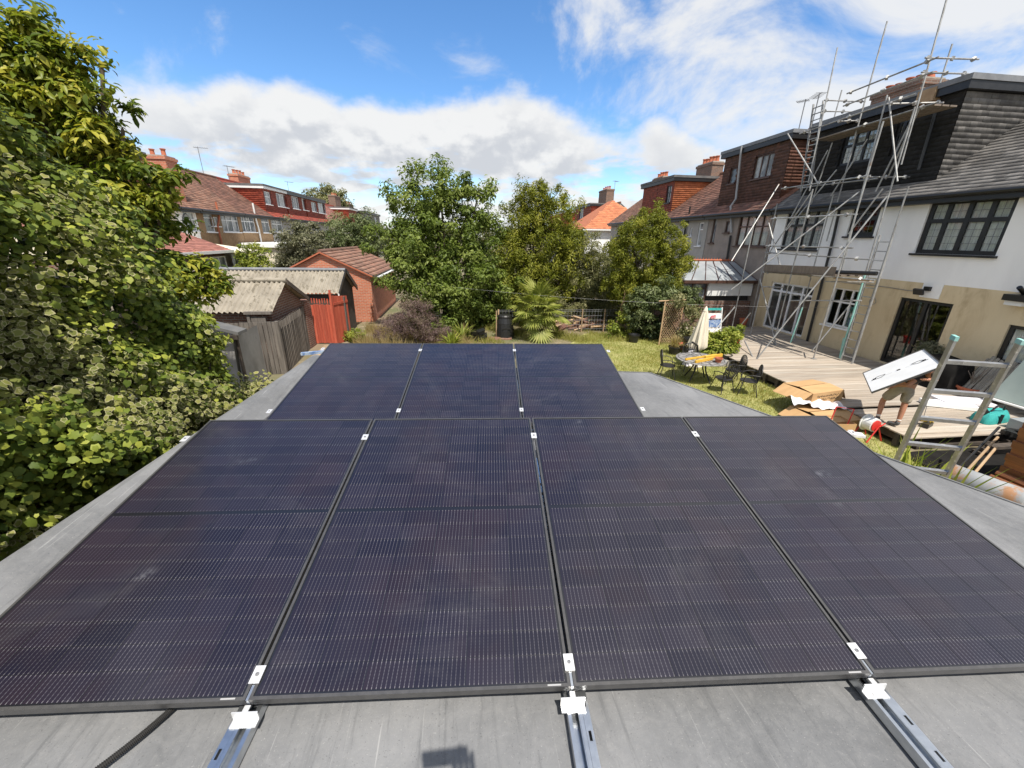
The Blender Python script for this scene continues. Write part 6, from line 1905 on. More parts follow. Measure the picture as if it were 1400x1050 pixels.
for k in range(9):
    mb = MB(); y = 7.45 + 0.085 * k; mb.tube([(12.75 + 0.02 * (k % 3), y, DZ + 0.02), (13.55, y + 0.1, DZ + 0.92 + 0.03 * (k % 4))], 0.04, 4); mb.build("batten", MT["mortar"], bt_)
gsp = thing("green_screen", "pale green translucent sheet in a white tube frame standing near the tan wall", "screen", (12.6, 5.6, DZ))
mb = MB(); mb.prism([(12.70, 7.40, DZ + 0.24), (12.70, 4.3, DZ + 0.24), (12.95, 4.0, DZ + 1.75), (12.95, 7.12, DZ + 1.75)], (0.02, 0, 0.003)); mb.build("sheet", MT["green_sheet"], gsp)
mb = MB(); mb.tube([(12.66, 4.2, DZ + 0.21), (12.66, 7.45, DZ + 0.21), (12.66, 7.45, DZ)], 0.03, 8); mb.tube([(12.66, 4.2, DZ), (12.66, 4.2, DZ + 0.21)], 0.03, 8); mb.build("frame", MT["white_plastic"], gsp)
mb = MB(); mb.box(11.6, 12.1, 5.9, 6.3, DZ, DZ + 0.22); single(mb, "plastic_box", MT["polycarb"], "grey plastic box on the deck right of the teal bag", "box")
mb = MB()
for k in range(5):
    mb.obox(az_(1378 + 4 * k, 590 + 2 * (k % 3), DZ + 0.05), (math.cos(k), math.sin(k), 0.1), (-math.sin(k), math.cos(k), 0), (0, 0, 1), 0.22, 0.10, 0.09)
single(mb, "tool_pile", MT["black_plastic"], "small heap of black hand tools beside the teal bag", "tools")
# dark barbecue cover under the carried panel
bb = az_(1274, 536, DZ)
mb = MB(); vs = []
for i in range(7):
    t = i / 6
    for j in range(18):
        a = 2 * math.pi * j / 18; ca = math.copysign(abs(math.cos(a)) ** .6, math.cos(a)); sa = math.copysign(abs(math.sin(a)) ** .6, math.sin(a))
        k = (1 - 0.12 * t - 0.35 * max(0, t - 0.75) * 2) * (1 + 0.05 * math.sin(j * 2.3 + t * 4))
        vs.append((13.0 + 0.42 * ca * k, 8.7 + 0.60 * sa * k, DZ + 0.82 * t + 0.03 * math.sin(j)))
mb.add(vs, [(i * 18 + j, i * 18 + (j + 1) % 18, (i + 1) * 18 + (j + 1) % 18, (i + 1) * 18 + j) for i in range(6) for j in range(18)] + [tuple(6 * 18 + j for j in range(18))])
single(mb, "covered_barbecue", MT["black_sheet"], "black covered barbecue by the tan wall under the right end of the carried panel", "barbecue", (13.0, 8.7, DZ), smooth=True)

# white rusty cylinder, brown boarded shed at the right edge
ca_, cb_ = az_(1296, 648, 0.75), az_(1408, 690, 0.80)
cyd = thing("steel_cylinder", "white painted steel cylinder with rust patches lying beside the roof edge", "cylinder", (ca_.x, ca_.y, 0.55))
dd = (cb_ - ca_).normalized()
mb = MB(); mb.tube([ca_ - dd * 0.03, ca_, ca_ + dd * 0.02, cb_ - dd * 0.06, cb_ - dd * 0.02, cb_], [0.08, 0.165, 0.175, 0.175, 0.16, 0.09], 24); mb.build("shell", MT["rusty_white"], cyd, smooth=True)
mb = MB(); sd_ = Vector((-dd.y, dd.x, 0)); 
if sd_.x > 0: sd_ = -sd_
h0, h1 = ca_.lerp(cb_, 0.42) + sd_ * 0.17, ca_.lerp(cb_, 0.66) + sd_ * 0.17
mb.tube([h0, h0 + sd_ * 0.09, h1 + sd_ * 0.09, h1], 0.013, 6); mb.build("handle", MT["cast_iron"], cyd)
for t in (0.2, 0.8):
    q = ca_.lerp(cb_, t); mb = MB(); mb.tube([Vector((q.x, q.y - 0.15, 0.0)), q - Vector((0, 0, 0.165)), Vector((q.x, q.y + 0.15, 0.0))], 0.03, 6); mb.build("trestle", MT["dark_timber"], cyd)
bs = thing("boarded_shed", "brown horizontal boarded shed wall at the right edge of the picture", "shed", (9.2, 3.6, 0))
ye = ax(1364, 652, 9.0).y; zt = ax(1394, 566, 9.0).z
bm_ = MB(); bm_.box(-0.02, 0.02, -1.5, 1.5, 0, 0.128); me = bm_.mesh("board"); me.materials.append(MT["brown_board"])
k = 0; z = 0.05
while z < zt:
    o = inst("board", me, bs, (-0.2 - 0.02 * (k % 2), ye - 1.5 - 3.6 + rnd.uniform(-.01, .01), z), (0, -0.12, rnd.uniform(-.003, .003))); z += 0.118; k += 1
mb = MB(); mb.box(9.03, 9.10, ye - 3.0, ye - 0.02, 0, zt - 0.03); mb.box(9.104, 10.6, ye - 0.12, ye - 0.02, 0, zt - 0.03); mb.build("inner_wall", MT["dark_timber"], bs)
mb = MB()
for k in range(3): mb.tube([(8.93 - 0.09 * k, ye - 2.8, 0.46 - 0.05 * k), (8.85 - 0.10 * k, ye - 0.05, 0.42 - 0.07 * k)], 0.05, 8)
single(mb, "fence_rails", MT["brown_board"], "orange brown timber poles stacked at the foot of the boarded shed", "timber")
for k, l in enumerate(("dark pole leaning across the black ground sheet to the boarded shed", "yellow brown pole leaning beside the dark one by the boarded shed", "second yellow brown pole leaning lowest by the boarded shed")):
    mb = MB(); mb.tube([(8.15 - 0.12 * k, 4.75 - 0.16 * k, 0.35), (9.35 - 0.22 * k, 5.15 - 0.16 * k, 1.0 - 0.1 * k)], 0.020, 6)
    single(mb, "leaning_pole", MT[("black_plastic", "raw_wood", "raw_wood")[k]], l, "pole")

# ---- rear of the garden
wf = thing("wire_fence", "low wire mesh fence with thin pale posts across the end of the lawn", "fence", (4.6, 17.2, 0))
for x in (1.55, 3.2, 5.35, 6.4, 7.4):
    mb = MB(); mb.tube([(x, 17.2, 0), (x, 17.2, 1.05)], 0.03, 6); mb.build("post", MT["raw_wood"], wf)
mb = MB()
for z in (0.15, 0.35, 0.55, 0.75, 0.95, 1.02): mb.tube([(1.5, 17.2, z), (7.6, 17.2, z)], 0.006, 3)
x = 1.6
while x < 7.6:
    mb.tube([(x, 17.195, 0.05), (x, 17.195, 1.02)], 0.005, 3); x += 0.14
mb.build("wire_mesh", MT["lead"], wf, kind="stuff")
rf = thing("rear_fence", "dark brown boarded fence in shade behind the wire mesh", "fence", (4, 19.6, 0))
board_run(rf, (-1.0, 19.6, 0), (9.3, 19.4, 0), 0, 1.15, 70, "dark_board", gap=0.02)
lp = thing("log_pile", "loose pile of pale split logs and poles behind the wire mesh", "log pile", (5.4, 17.7, 0))
r3 = random.Random(21)
for k in range(34):
    x = r3.uniform(4.3, 6.6); y = r3.uniform(17.35, 18.3); z = r3.uniform(0.05, 0.55) * (1 - abs(x - 5.5) / 2.2) + 0.05
    a = r3.uniform(-0.5, 0.5); Ln = r3.uniform(0.5, 1.5); dz_ = r3.uniform(-0.1, 0.12)
    mb = MB(); mb.tube([(x - Ln / 2 * math.cos(a), y - Ln / 2 * math.sin(a), max(0.04, z - dz_)), (x + Ln / 2 * math.cos(a), y + Ln / 2 * math.sin(a), max(0.04, z + dz_))], r3.uniform(0.025, 0.07), 6); mb.build("log", MT["raw_wood" if k % 3 else "concrete_tile"], lp)
mb = MB(); mb.tube([(4.15, 17.0, 0.12), (4.55, 17.15, 0.30)], 0.14, 8); single(mb, "log_stump", MT["russet_tile"], "short thick reddish log lying by the palm", "log")
cbn = Vector((1.75, 16.4, 0)); cb_t = thing("compost_bin", "black tapered plastic compost bin left of the palm", "compost bin", cbn)
mb = MB(); mb.lathe([(0.40, 0.0), (0.38, 0.30), (0.385, 0.31), (0.35, 0.62), (0.355, 0.63), (0.29, 0.88)], cbn, 18); mb.build("barrel", MT["black_plastic"], cb_t)
mb = MB(); mb.lathe([(0.31, 0.86), (0.31, 0.92), (0.26, 0.97), (0.05, 1.0)], cbn, 18); mb.build("lid", MT["black_plastic"], cb_t)
mb = MB(); mb.obox(cbn + Vector((0.02, -0.37, 0.45)), (1, 0, 0), (0, 1, 0), (0, 0, 1), 0.36, 0.03, 0.06); mb.build("hatch_rim", MT["black_plastic"], cb_t)
mb = MB()
c = Vector((0.62, 15.9, 0))
for i in range(6):
    a = i * 1.3; mb.obox(c + Vector((0.08 * math.cos(a), 0.06 * math.sin(a), 0.12 + 0.05 * i)), (math.cos(a), math.sin(a), 0.3), (-math.sin(a), math.cos(a), 0.2), (0.1, -0.3, 1), 0.5 - 0.04 * i, 0.4 - 0.03 * i, 0.14)
single(mb, "rubble_sack", MT["black_plastic"], "small shiny black sack on the ground left of the compost bin", "sack", c)
mb = MB(); mb.tube([(1.38, 16.3, 0), (1.38, 16.3, 1.15)], 0.025, 6); single(mb, "garden_stake", MT["raw_wood"], "thin pale stake standing left of the compost bin", "stake")
mb = MB(); vs = []
for i in range(14):
    for j in range(5):
        vs.append((0.9 + 0.085 * i, 15.9 + 0.12 * j, 0.02 + 0.08 * math.sin(j * 0.78) * (0.6 + 0.4 * r3.random())))
mb.add(vs, [(i * 5 + j, i * 5 + j + 1, (i + 1) * 5 + j + 1, (i + 1) * 5 + j) for i in range(13) for j in range(4)]); single(mb, "bark_heap", MT["concrete_tile"], "low heap of orange bark chips in front of the compost bin", "bark heap")
# trellis
tr = thing("trellis", "diamond lattice trellis panel standing on the lawn by the arch", "trellis", (8.75, 15.0, 0))
T3p = Vector((7.88, 14.70, 0)); tu = Vector((0.86, 0.15, 0)); 
mb = MB()
for k in range(-10, 11):
    a0 = k / 8
    for sg in (1, -1):
        s0, s1 = (a0, a0 + 1.4) if sg > 0 else (a0 + 1.4, a0)
        # clip to 0..1 across, 0..1.62 high
        t0 = max(0.0, (-a0) / 1.4) ; t1 = min(1.0, (1 - a0) / 1.4)
        if t1 <= t0: continue
        f = lambda t: T3p + tu * ((a0 + 1.4 * t) if sg > 0 else 1 - (a0 + 1.4 * t)) + Vector((0, 0.008 * sg, 0.10 + 1.62 * t))
        mb.tube([f(t0), f(t1)], 0.013, 4)
mb.build("lattice", MT["raw_wood"], tr, kind="stuff")
for s in (0, 1):
    mb = MB(); mb.tube([T3p + tu * s, T3p + tu * s + Vector((0, 0, 1.8))], 0.028, 4); mb.build("post", MT["raw_wood"], tr)
mb = MB(); mb.tube([T3p - tu * 0.35 + Vector((0, 0, 1.78)), T3p + tu * 1.1 + Vector((0, 0, 1.80))], 0.025, 4); mb.build("top_rail", MT["raw_wood"], tr)
cn_ = thing("cane_wigwam", "tall bundle of tied bamboo canes above the yellow green shrub", "canes", (6.9, 16.5, 0))
for k in range(6):
    a = k * 1.05; mb = MB(); mb.tube([(6.9 + 0.28 * math.cos(a), 16.5 + 0.28 * math.sin(a), 0), (6.93 + 0.03 * math.cos(a), 16.5, 1.65), (6.95 - 0.07 * math.cos(a), 16.5, 1.98)], 0.013, 5); mb.build("cane", MT["raw_wood"], cn_)
# washing line
mb = MB(); pts = []
A_, B_ = Vector((-1.6, 17.2, 2.15)), Vector((13.55, 13.2, 1.75))
for i in range(30):
    t = i / 29; q = A_.lerp(B_, t); q.z -= 0.45 * 4 * t * (1 - t) * 0.5; pts.append(q)
mb.tube(pts, 0.0025, 4); single(mb, "washing_line", MT["grey_plastic"], "thin washing line strung across the end of the garden to the house", "washing line", A_)
mb = MB(); mb.tube([(9.95, 14.6, 0.35), (10.5, 14.2, 1.62)], 0.022, 6); single(mb, "line_prop", MT["white_plastic"], "pale prop holding up the washing line at the far deck end", "prop")
# left of the roof: plank end, gravel bank
mb = MB(); p_ = az_(432, 482, 0.55); mb.obox(p_, (1, 0.12, 0.05), (-0.12, 1, 0), (0, 0, 1), 0.85, 0.12, 0.08); single(mb, "packaged_plank", MT["blue_cloth"], "blue and white wrapped plank behind the left rear corner of the roof", "plank")
mb = MB(); vs = []
for i in range(12):
    for j in range(10):
        u_, v_ = i / 11, j / 9
        vs.append((-5.3 + 1.6 * u_, 12.2 + 3.2 * v_, 0.02 + 0.38 * math.sin(math.pi * u_) * math.sin(math.pi * v_) * (0.85 + 0.3 * r3.random())))
mb.add(vs, [(i * 10 + j, i * 10 + j + 1, (i + 1) * 10 + j + 1, (i + 1) * 10 + j) for i in range(11) for j in range(9)]); single(mb, "sand_heap", MT["sand"], "heap of sandy soil by the slatted fence behind the roof", "soil heap", smooth=True)

# ================================================================ plants
T_LEAF = (np.array([[0, 0, 0], [.45, .24, .08], [1, 0, -.20], [.45, -.24, .08], [.5, 0, -.03]]), np.array([[0, 4, 1], [1, 4, 2], [2, 4, 3], [3, 4, 0]]), np.array([1., 1, 1, 1, 0]))
T_OVAL = (np.array([[0, 0, 0], [.28, .19, .07], [.66, .19, .03], [1, 0, -.24], [.66, -.19, .03], [.28, -.19, .07], [.5, 0, -.03]]), np.array([[0, 6, 1], [1, 6, 2], [2, 6, 3], [3, 6, 4], [4, 6, 5], [5, 6, 0]]), np.array([1., 1, 1, 1, 1, 1, 0]))
T_IVY = (np.array([[0, 0, 0], [-.08, .30, .02], [.24, .40, .03], [.50, .44, .00], [.76, .25, .03], [1, 0, -.10], [.76, -.25, .03], [.50, -.44, .00], [.24, -.40, .03], [-.08, -.30, .02], [.36, 0, .06]]),
         np.array([[0, 10, 1], [1, 10, 2], [2, 10, 3], [3, 10, 4], [4, 10, 5], [5, 10, 6], [6, 10, 7], [7, 10, 8], [8, 10, 9], [9, 10, 0]]), np.array([1., 1, 1, 1, 1, 1, 1, 1, 1, 1, 0]))
_o = [[-.06, .0, 0], [-.13, .20, .02], [-.02, .36, .03], [.16, .34, .01], [.27, .45, .03], [.46, .44, .03], [.54, .28, .01], [.74, .24, .02], [.90, .12, -.03], [1, 0, -.09]]
_o = _o + [[p[0], -p[1], p[2]] for p in _o[-2:0:-1]]
T_IVY_FINE = (np.array(_o + [[.36, 0, .06]]), np.array([[i, len(_o), (i + 1) % len(_o)] for i in range(len(_o))]), np.array([1.] * len(_o) + [0.]))
T_BLADE = (np.array([[0, .5, 0], [0, -.5, 0], [1, 0, 0]]), np.array([[0, 1, 2]]), np.array([1., 1, 1]))


def unit(a): return a / (np.linalg.norm(a, axis=-1, keepdims=True) + 1e-9)


def leaf_geo(cent, nrm, size, tpl, rng, tint=None, tipdown=0.4, tips=None, wscale=1.0):
    T, F, rim = tpl
    n = len(cent); k = len(T)
    nrm = unit(nrm)
    t = rng.normal(size=(n, 3)) if tips is None else tips.copy()
    if tips is None: t[:, 2] -= tipdown
    t = unit(t - nrm * (t * nrm).sum(1, keepdims=True))
    b = np.cross(nrm, t)
    s = size[:, None, None]
    V = cent[:, None, :] + s * (T[None, :, 0:1] * t[:, None, :] + wscale * T[None, :, 1:2] * b[:, None, :] + T[None, :, 2:3] * nrm[:, None, :])
    Fa = (np.arange(n) * k)[:, None, None] + F[None]
    r = rng.random(n) if tint is None else np.clip(tint, 0, 1)
    return V.reshape(-1, 3), Fa.reshape(-1, 3), np.repeat(r, k), np.tile(rim, n)


def leaf_mesh(name, geo, off):
    V, F, r, rim = geo
    return fastmesh(name, V - np.array(off), F, {"rnd": r, "rim": rim})


def clumps(blobs, n, rng, shell=0.5):
    """clump centres and outward directions through a set of ellipsoids (c, r)"""
    w = np.array([b[1][0] * b[1][1] * b[1][2] for b in blobs]) ** 0.8; w /= w.sum()
    pick = rng.choice(len(blobs), n, p=w)
    C = np.array([b[0] for b in blobs])[pick]; Rr = np.array([b[1] for b in blobs])[pick]
    d = unit(rng.normal(size=(n, 3)))
    rad = shell + (1 - shell) * rng.random(n) ** 0.6
    out = rng.random(n) < 0.13                    # stray shoots beyond the main mass
    rad = np.where(out & (d[:, 2] > -0.2), 1.0 + 0.38 * rng.random(n), rad)
    return C + d * Rr * rad[:, None], d


def crown_leaves(cc, cd, per, cr, lsize, rng, flat=0.75, up=0.5, tintspread=0.25, aspect=None):
    n = len(cc)
    N = n * per
    idx = np.repeat(np.arange(n), per)
    d = unit(rng.normal(size=(N, 3)) + cd[idx] * 0.5)
    rr = cr * rng.uniform(0.6, 1.4, n)[idx] * rng.random(N) ** 0.5
    off = d * rr[:, None]; off[:, 2] *= flat
    if aspect is not None: off *= np.array(aspect)
    cent = cc[idx] + off
    nrm = d * 0.7 + np.array([0, 0, up]) + rng.normal(size=(N, 3)) * 0.45
    tint = np.clip(rng.random(n)[idx] * 0.8 + 0.1 + rng.normal(size=N) * tintspread, 0, 1)
    size = lsize * rng.uniform(0.5, 1.35, N)
    return cent, nrm, size, tint


def limbs(base, blobs, rng, r0, cc=None, twigs=30, fork=0.35):
    mb = MB()
    base = Vector(base)
    top = Vector(np.mean([b[0] for b in blobs], axis=0))
    mid = base.lerp(top, fork); mid.x += rng.normal() * 0.1; mid.y += rng.normal() * 0.1
    mb.tube([base - Vector((0, 0, 0.1)), base + Vector((0, 0, 0.15)), base.lerp(mid, 0.6) + Vector((rng.normal() * 0.05, 0, 0)), mid], [r0 * 1.35, r0 * 1.05, r0 * 0.9, r0 * 0.8], 9)
    ends = []
    for b in blobs:
        c = Vector(b[0]); k = mid.lerp(c, 0.5) + Vector((rng.normal() * 0.15, rng.normal() * 0.15, 0.15))
        e_ = c + Vector((0, 0, b[1][2] * 0.35))
        mb.tube([mid, k, c, e_], [r0 * 0.55, r0 * 0.36, r0 * 0.2, r0 * 0.06], 6); ends.append((k, c))
    if cc is not None:
        for i in rng.choice(len(cc), min(twigs, len(cc)), replace=False):
            p = Vector(cc[i]); j = min(range(len(ends)), key=lambda q: (ends[q][1] - p).length)
            s = ends[j][0].lerp(ends[j][1], 0.6)
            mb.tube([s, s.lerp(p, 0.55) + Vector((0, 0, 0.08)), p], [r0 * 0.12, r0 * 0.08, r0 * 0.03], 4)
    return mb


def Bl(px, py, rpx, Y, fy=1.0, fz=1.0):
    c = ay(px, py, Y); r = rpx * depth_of(c) / FOC
    return (np.array(c), np.array([r, r * fy, r * fz]))


def plant(name, label, cat, base, blobs, n, per, cr, ls, m, seed, tpl=T_LEAF, trunk=0.12, flat=0.75, up=0.5, shell=0.45, group=None, tipdown=0.4, wscale=1.0, twigs=30, trunkm="bark", fork=0.35, aspect=None, tint=0.25):
    rng = np.random.default_rng(seed)
    t = thing(name, label, cat, base, group)
    cc, cd = clumps(blobs, n, rng, shell)
    keep = cc[:, 2] > 0.08; cc, cd = cc[keep], cd[keep]
    limbs(base, blobs, rng, trunk, cc, twigs, fork).build("trunk", MT[trunkm], t, smooth=True)
    cent, nrm, size, ti = crown_leaves(cc, cd, per, cr, ls, rng, flat, up, tint, aspect)
    link("crown", leaf_mesh("crown", leaf_geo(cent, nrm, size, tpl, rng, ti, tipdown, None, wscale), base), MT[m], t, "stuff")
    return t


MT["leaf_mid"] = leaf_mat("leaf_mid", [(0.078, 0.112, 0.020), (0.118, 0.162, 0.029), (0.162, 0.207, 0.043), (0.224, 0.263, 0.067)], 0.35)
MT["leaf_yellow"] = leaf_mat("leaf_yellow", [(0.095, 0.112, 0.012), (0.151, 0.170, 0.018), (0.213, 0.224, 0.027), (0.291, 0.280, 0.047)], 0.30)
MT["leaf_olive"] = leaf_mat("leaf_olive", [(0.110, 0.119, 0.050), (0.160, 0.163, 0.066), (0.209, 0.207, 0.094), (0.275, 0.259, 0.132)], 0.28)
MT["leaf_grey"] = leaf_mat("leaf_grey", [(0.095, 0.100, 0.055), (0.135, 0.138, 0.075), (0.170, 0.168, 0.100), (0.200, 0.190, 0.125)], 0.25)
MT["leaf_blue"] = leaf_mat("leaf_blue", [(0.070, 0.095, 0.035), (0.105, 0.132, 0.050), (0.145, 0.175, 0.070), (0.200, 0.225, 0.110)], 0.25)
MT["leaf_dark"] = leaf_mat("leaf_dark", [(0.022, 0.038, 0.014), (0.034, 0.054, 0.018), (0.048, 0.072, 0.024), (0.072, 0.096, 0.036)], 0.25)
MT["leaf_bright"] = leaf_mat("leaf_bright", [(0.119, 0.162, 0.022), (0.184, 0.227, 0.032), (0.259, 0.292, 0.049), (0.346, 0.356, 0.076)], 0.35)
MT["leaf_purple"] = leaf_mat("leaf_purple", [(0.109, 0.070, 0.072), (0.174, 0.116, 0.113), (0.232, 0.160, 0.145), (0.189, 0.160, 0.102)], 0.25)
MT["leaf_glossy"] = leaf_mat("leaf_glossy", [(0.061, 0.094, 0.013), (0.105, 0.143, 0.018), (0.165, 0.198, 0.024), (0.259, 0.270, 0.035), (0.374, 0.341, 0.050)], 0.32, 0.42)
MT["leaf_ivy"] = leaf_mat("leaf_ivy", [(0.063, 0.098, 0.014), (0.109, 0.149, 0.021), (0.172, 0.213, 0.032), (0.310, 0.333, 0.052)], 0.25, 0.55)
MT["leaf_variegated"] = leaf_mat("leaf_variegated", [(0.095, 0.114, 0.027), (0.140, 0.157, 0.038), (0.190, 0.202, 0.050), (0.269, 0.263, 0.073)], 0.25, 0.6, edge=((0.36, 0.335, 0.185), 0.68, 0.28))
MT["leaf_palm"] = leaf_mat("leaf_palm", [(0.123, 0.152, 0.029), (0.181, 0.210, 0.041), (0.254, 0.275, 0.065), (0.334, 0.334, 0.102)], 0.3)

# ---- middle trees at the end of the garden
Y = 18.6
plant("leafy_tree", "tallest broadleaf tree with loose dark green crown at the centre left end of the garden", "tree", (-0.6, Y, 0),
      [Bl(598, 268, 34, Y, fz=1.2), Bl(562, 285, 34, Y), Bl(640, 282, 34, Y), Bl(545, 330, 32, Y), Bl(600, 335, 52, Y, 0.9), Bl(655, 335, 36, Y), Bl(570, 375, 42, Y - .4), Bl(630, 385, 48, Y - .4), Bl(600, 425, 44, Y - .3), Bl(665, 400, 34, Y), Bl(655, 262, 13, Y), Bl(538, 385, 20, Y), Bl(600, 246, 14, Y), Bl(570, 262, 14, Y), Bl(650, 430, 34, Y)],
      470, 130, 0.42, 0.160, "leaf_mid", 3, T_LEAF, trunk=0.15, up=0.55, twigs=60, shell=0.25)
Y = 19.4
plant("yew_like_tree", "yellow green conifer like tree with tufted upright shoots right of the tallest tree", "tree", (3.2, Y, 0),
      [Bl(732, 285, 24, Y, fz=1.3), Bl(702, 302, 22, Y, fz=1.2), Bl(763, 298, 24, Y, fz=1.3), Bl(780, 340, 24, Y), Bl(735, 340, 42, Y, 0.8), Bl(694, 350, 26, Y), Bl(770, 380, 32, Y), Bl(720, 395, 42, Y), Bl(795, 370, 18, Y), Bl(690, 395, 22, Y), Bl(746, 272, 12, Y, fz=1.5), Bl(718, 276, 11, Y, fz=1.5)],
      540, 115, 0.31, 0.150, "leaf_yellow", 5, T_LEAF, trunk=0.13, shell=0.3, flat=1.3, up=0.3, tipdown=-1.0, wscale=0.6, twigs=60)
Y = 19.0
plant("olive_tree", "grey green feathery shrub between the two conifer like trees", "shrub", (5.3, Y, 0),
      [Bl(808, 345, 20, Y, fz=1.2), Bl(825, 370, 22, Y), Bl(800, 385, 26, Y), Bl(820, 410, 26, Y), Bl(790, 425, 26, Y), Bl(770, 420, 22, Y), Bl(840, 425, 22, Y)],
      300, 110, 0.30, 0.15, "leaf_olive", 8, T_LEAF, trunk=0.06, wscale=0.4, up=0.3, twigs=60, fork=0.15)
Y = 16.9
plant("conifer", "bushy yellow green conifer in front of the tile hung house", "tree", (7.7, Y, 0),
      [Bl(888, 315, 24, Y, fz=1.2), Bl(862, 325, 20, Y), Bl(908, 335, 26, Y), Bl(922, 365, 22, Y), Bl(880, 355, 40, Y, .8), Bl(855, 380, 24, Y), Bl(905, 385, 30, Y), Bl(870, 405, 30, Y), Bl(846, 345, 12, Y), Bl(840, 395, 18, Y), Bl(900, 305, 10, Y)],
      480, 125, 0.25, 0.12, "leaf_yellow", 12, T_LEAF, trunk=0.12, flat=1.0, up=0.35, tipdown=-0.6, wscale=0.6, twigs=50)
Y = 15.6
plant("climbing_shrub", "blue green large leaved climber tumbling over the arch beside the trellis", "shrub", (7.9, Y, 0),
      [Bl(880, 408, 16, Y), Bl(905, 405, 18, Y), Bl(930, 405, 16, Y), Bl(868, 425, 14, Y), Bl(945, 415, 12, Y), Bl(915, 420, 16, Y), Bl(878, 440, 14, Y)],
      130, 75, 0.22, 0.115, "leaf_blue", 14, T_OVAL, trunk=0.05, twigs=20)
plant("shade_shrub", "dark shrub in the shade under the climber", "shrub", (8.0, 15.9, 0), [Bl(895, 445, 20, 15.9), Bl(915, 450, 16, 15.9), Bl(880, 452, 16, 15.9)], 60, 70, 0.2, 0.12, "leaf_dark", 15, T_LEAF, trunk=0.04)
plant("yellow_shrub", "loose yellow green shrub at the foot of the bamboo canes", "shrub", (6.8, 16.0, 0), [Bl(848, 448, 14, 16.0), Bl(838, 458, 10, 16.0), Bl(858, 455, 9, 16.0), Bl(850, 432, 7, 16.0)], 60, 50, 0.16, 0.10, "leaf_bright", 16, T_LEAF, trunk=0.03)
plant("laurel_shrub", "bright green shrub in a planter at the corner of the deck", "shrub", (9.25, 12.7, 0.25), [Bl(985, 470, 18, 12.7), Bl(1000, 455, 11, 12.7), Bl(972, 478, 12, 12.7), Bl(995, 480, 13, 12.7)], 90, 60, 0.17, 0.13, "leaf_bright", 17, T_OVAL, trunk=0.03, up=0.6)
plant("trellis_shrub", "olive green shrub growing through the right side of the trellis", "shrub", (8.95, 14.6, 0), [Bl(942, 450, 11, 14.6), Bl(946, 430, 9, 14.6), Bl(928, 412, 8, 14.6)], 50, 55, 0.18, 0.09, "leaf_olive", 18, T_LEAF, trunk=0.03)
plant("wall_shrub", "variegated grey green shrub against the tan wall behind the carried panel", "shrub", (13.0, 9.6, DZ), [Bl(1277, 482, 13, 9.6), Bl(1262, 486, 9, 9.6), Bl(1292, 490, 10, 9.6)], 60, 50, 0.16, 0.10, "leaf_grey", 19, T_LEAF, trunk=0.03)
plant("purple_maple", "wispy bronze purple maple by the rear edge of the roof", "shrub", (-1.9, 15.6, 0),
      [Bl(560, 435, 26, 15.6, .8, .8), Bl(535, 452, 22, 15.6, .8, .7), Bl(588, 450, 24, 15.6, .8, .7), Bl(572, 420, 15, 15.6, .8), Bl(600, 460, 14, 15.6)], 210, 60, 0.22, 0.10, "leaf_purple", 20, T_LEAF, trunk=0.05, wscale=0.32, twigs=80, up=0.4)
# dark hedge closing the garden
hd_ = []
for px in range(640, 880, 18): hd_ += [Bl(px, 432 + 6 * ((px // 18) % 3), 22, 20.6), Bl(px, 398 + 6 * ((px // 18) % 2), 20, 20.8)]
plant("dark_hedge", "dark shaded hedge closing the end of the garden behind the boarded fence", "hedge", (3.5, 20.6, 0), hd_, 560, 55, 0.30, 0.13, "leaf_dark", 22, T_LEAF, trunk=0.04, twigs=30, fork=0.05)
# left background
Y = 29.0
plant("round_tree", "grey brown leaved rounded tree behind the brick garage, left of the green one", "tree", (-8.8, Y, 0), [Bl(412, 335, 26, Y), Bl(395, 350, 20, Y), Bl(435, 345, 24, Y), Bl(420, 320, 16, Y), Bl(400, 365, 18, Y)], 200, 70, 0.36, 0.16, "leaf_grey", 30, T_LEAF, trunk=0.14, up=0.5)
plant("garden_tree", "spreading mid green tree behind the brick garage roof", "tree", (-6.0, Y + 1, 0), [Bl(470, 320, 26, Y + 1), Bl(495, 318, 24, Y + 1), Bl(450, 330, 18, Y + 1), Bl(515, 330, 20, Y + 1), Bl(488, 340, 26, Y + 1), Bl(465, 305, 12, Y + 1), Bl(500, 303, 11, Y + 1)], 260, 70, 0.38, 0.15, "leaf_blue", 31, T_LEAF, trunk=0.15, up=0.4)
for l, px, s in (("left one of two small upright yellow green shrubs in front of the brown houses", 337, 40), ("right one of two small upright yellow green shrubs in front of the brown houses", 357, 41)):
    Y = 25.2; c = ay(px, 365, Y)
    plant("upright_shrub", l, "shrub", (c.x, Y, 0), [Bl(px, 348, 10, Y, fz=1.5), Bl(px - 5, 362, 10, Y), Bl(px + 6, 366, 10, Y), Bl(px, 380, 13, Y)], 70, 50, 0.25, 0.14, "leaf_bright", s, T_LEAF, trunk=0.05, tipdown=-0.8, group="small shrubs by the brown houses")
Y = 78
plant("far_tree", "far round green tree standing above the red dormer roofs", "tree", (-26.5, Y, 0), [Bl(448, 272, 17, Y), Bl(432, 275, 12, Y), Bl(464, 278, 12, Y), Bl(450, 290, 18, Y)], 170, 60, 1.0, 0.42, "leaf_olive", 45, T_LEAF, trunk=0.4)
wd = []
for px, py, r_ in ((500, 322, 10), (520, 318, 9), (545, 322, 12), (575, 320, 12), (610, 322, 12), (640, 321, 11), (665, 318, 12), (690, 322, 11), (715, 322, 11), (740, 321, 11), (775, 322, 11), (800, 322, 9)):
    wd.append(Bl(px, py + 2, r_, 150))
rng = np.random.default_rng(46); cc, cd = clumps(wd, 420, rng, 0.3); cent, nrm, size, ti = crown_leaves(cc, cd, 26, 1.5, 0.9, rng)
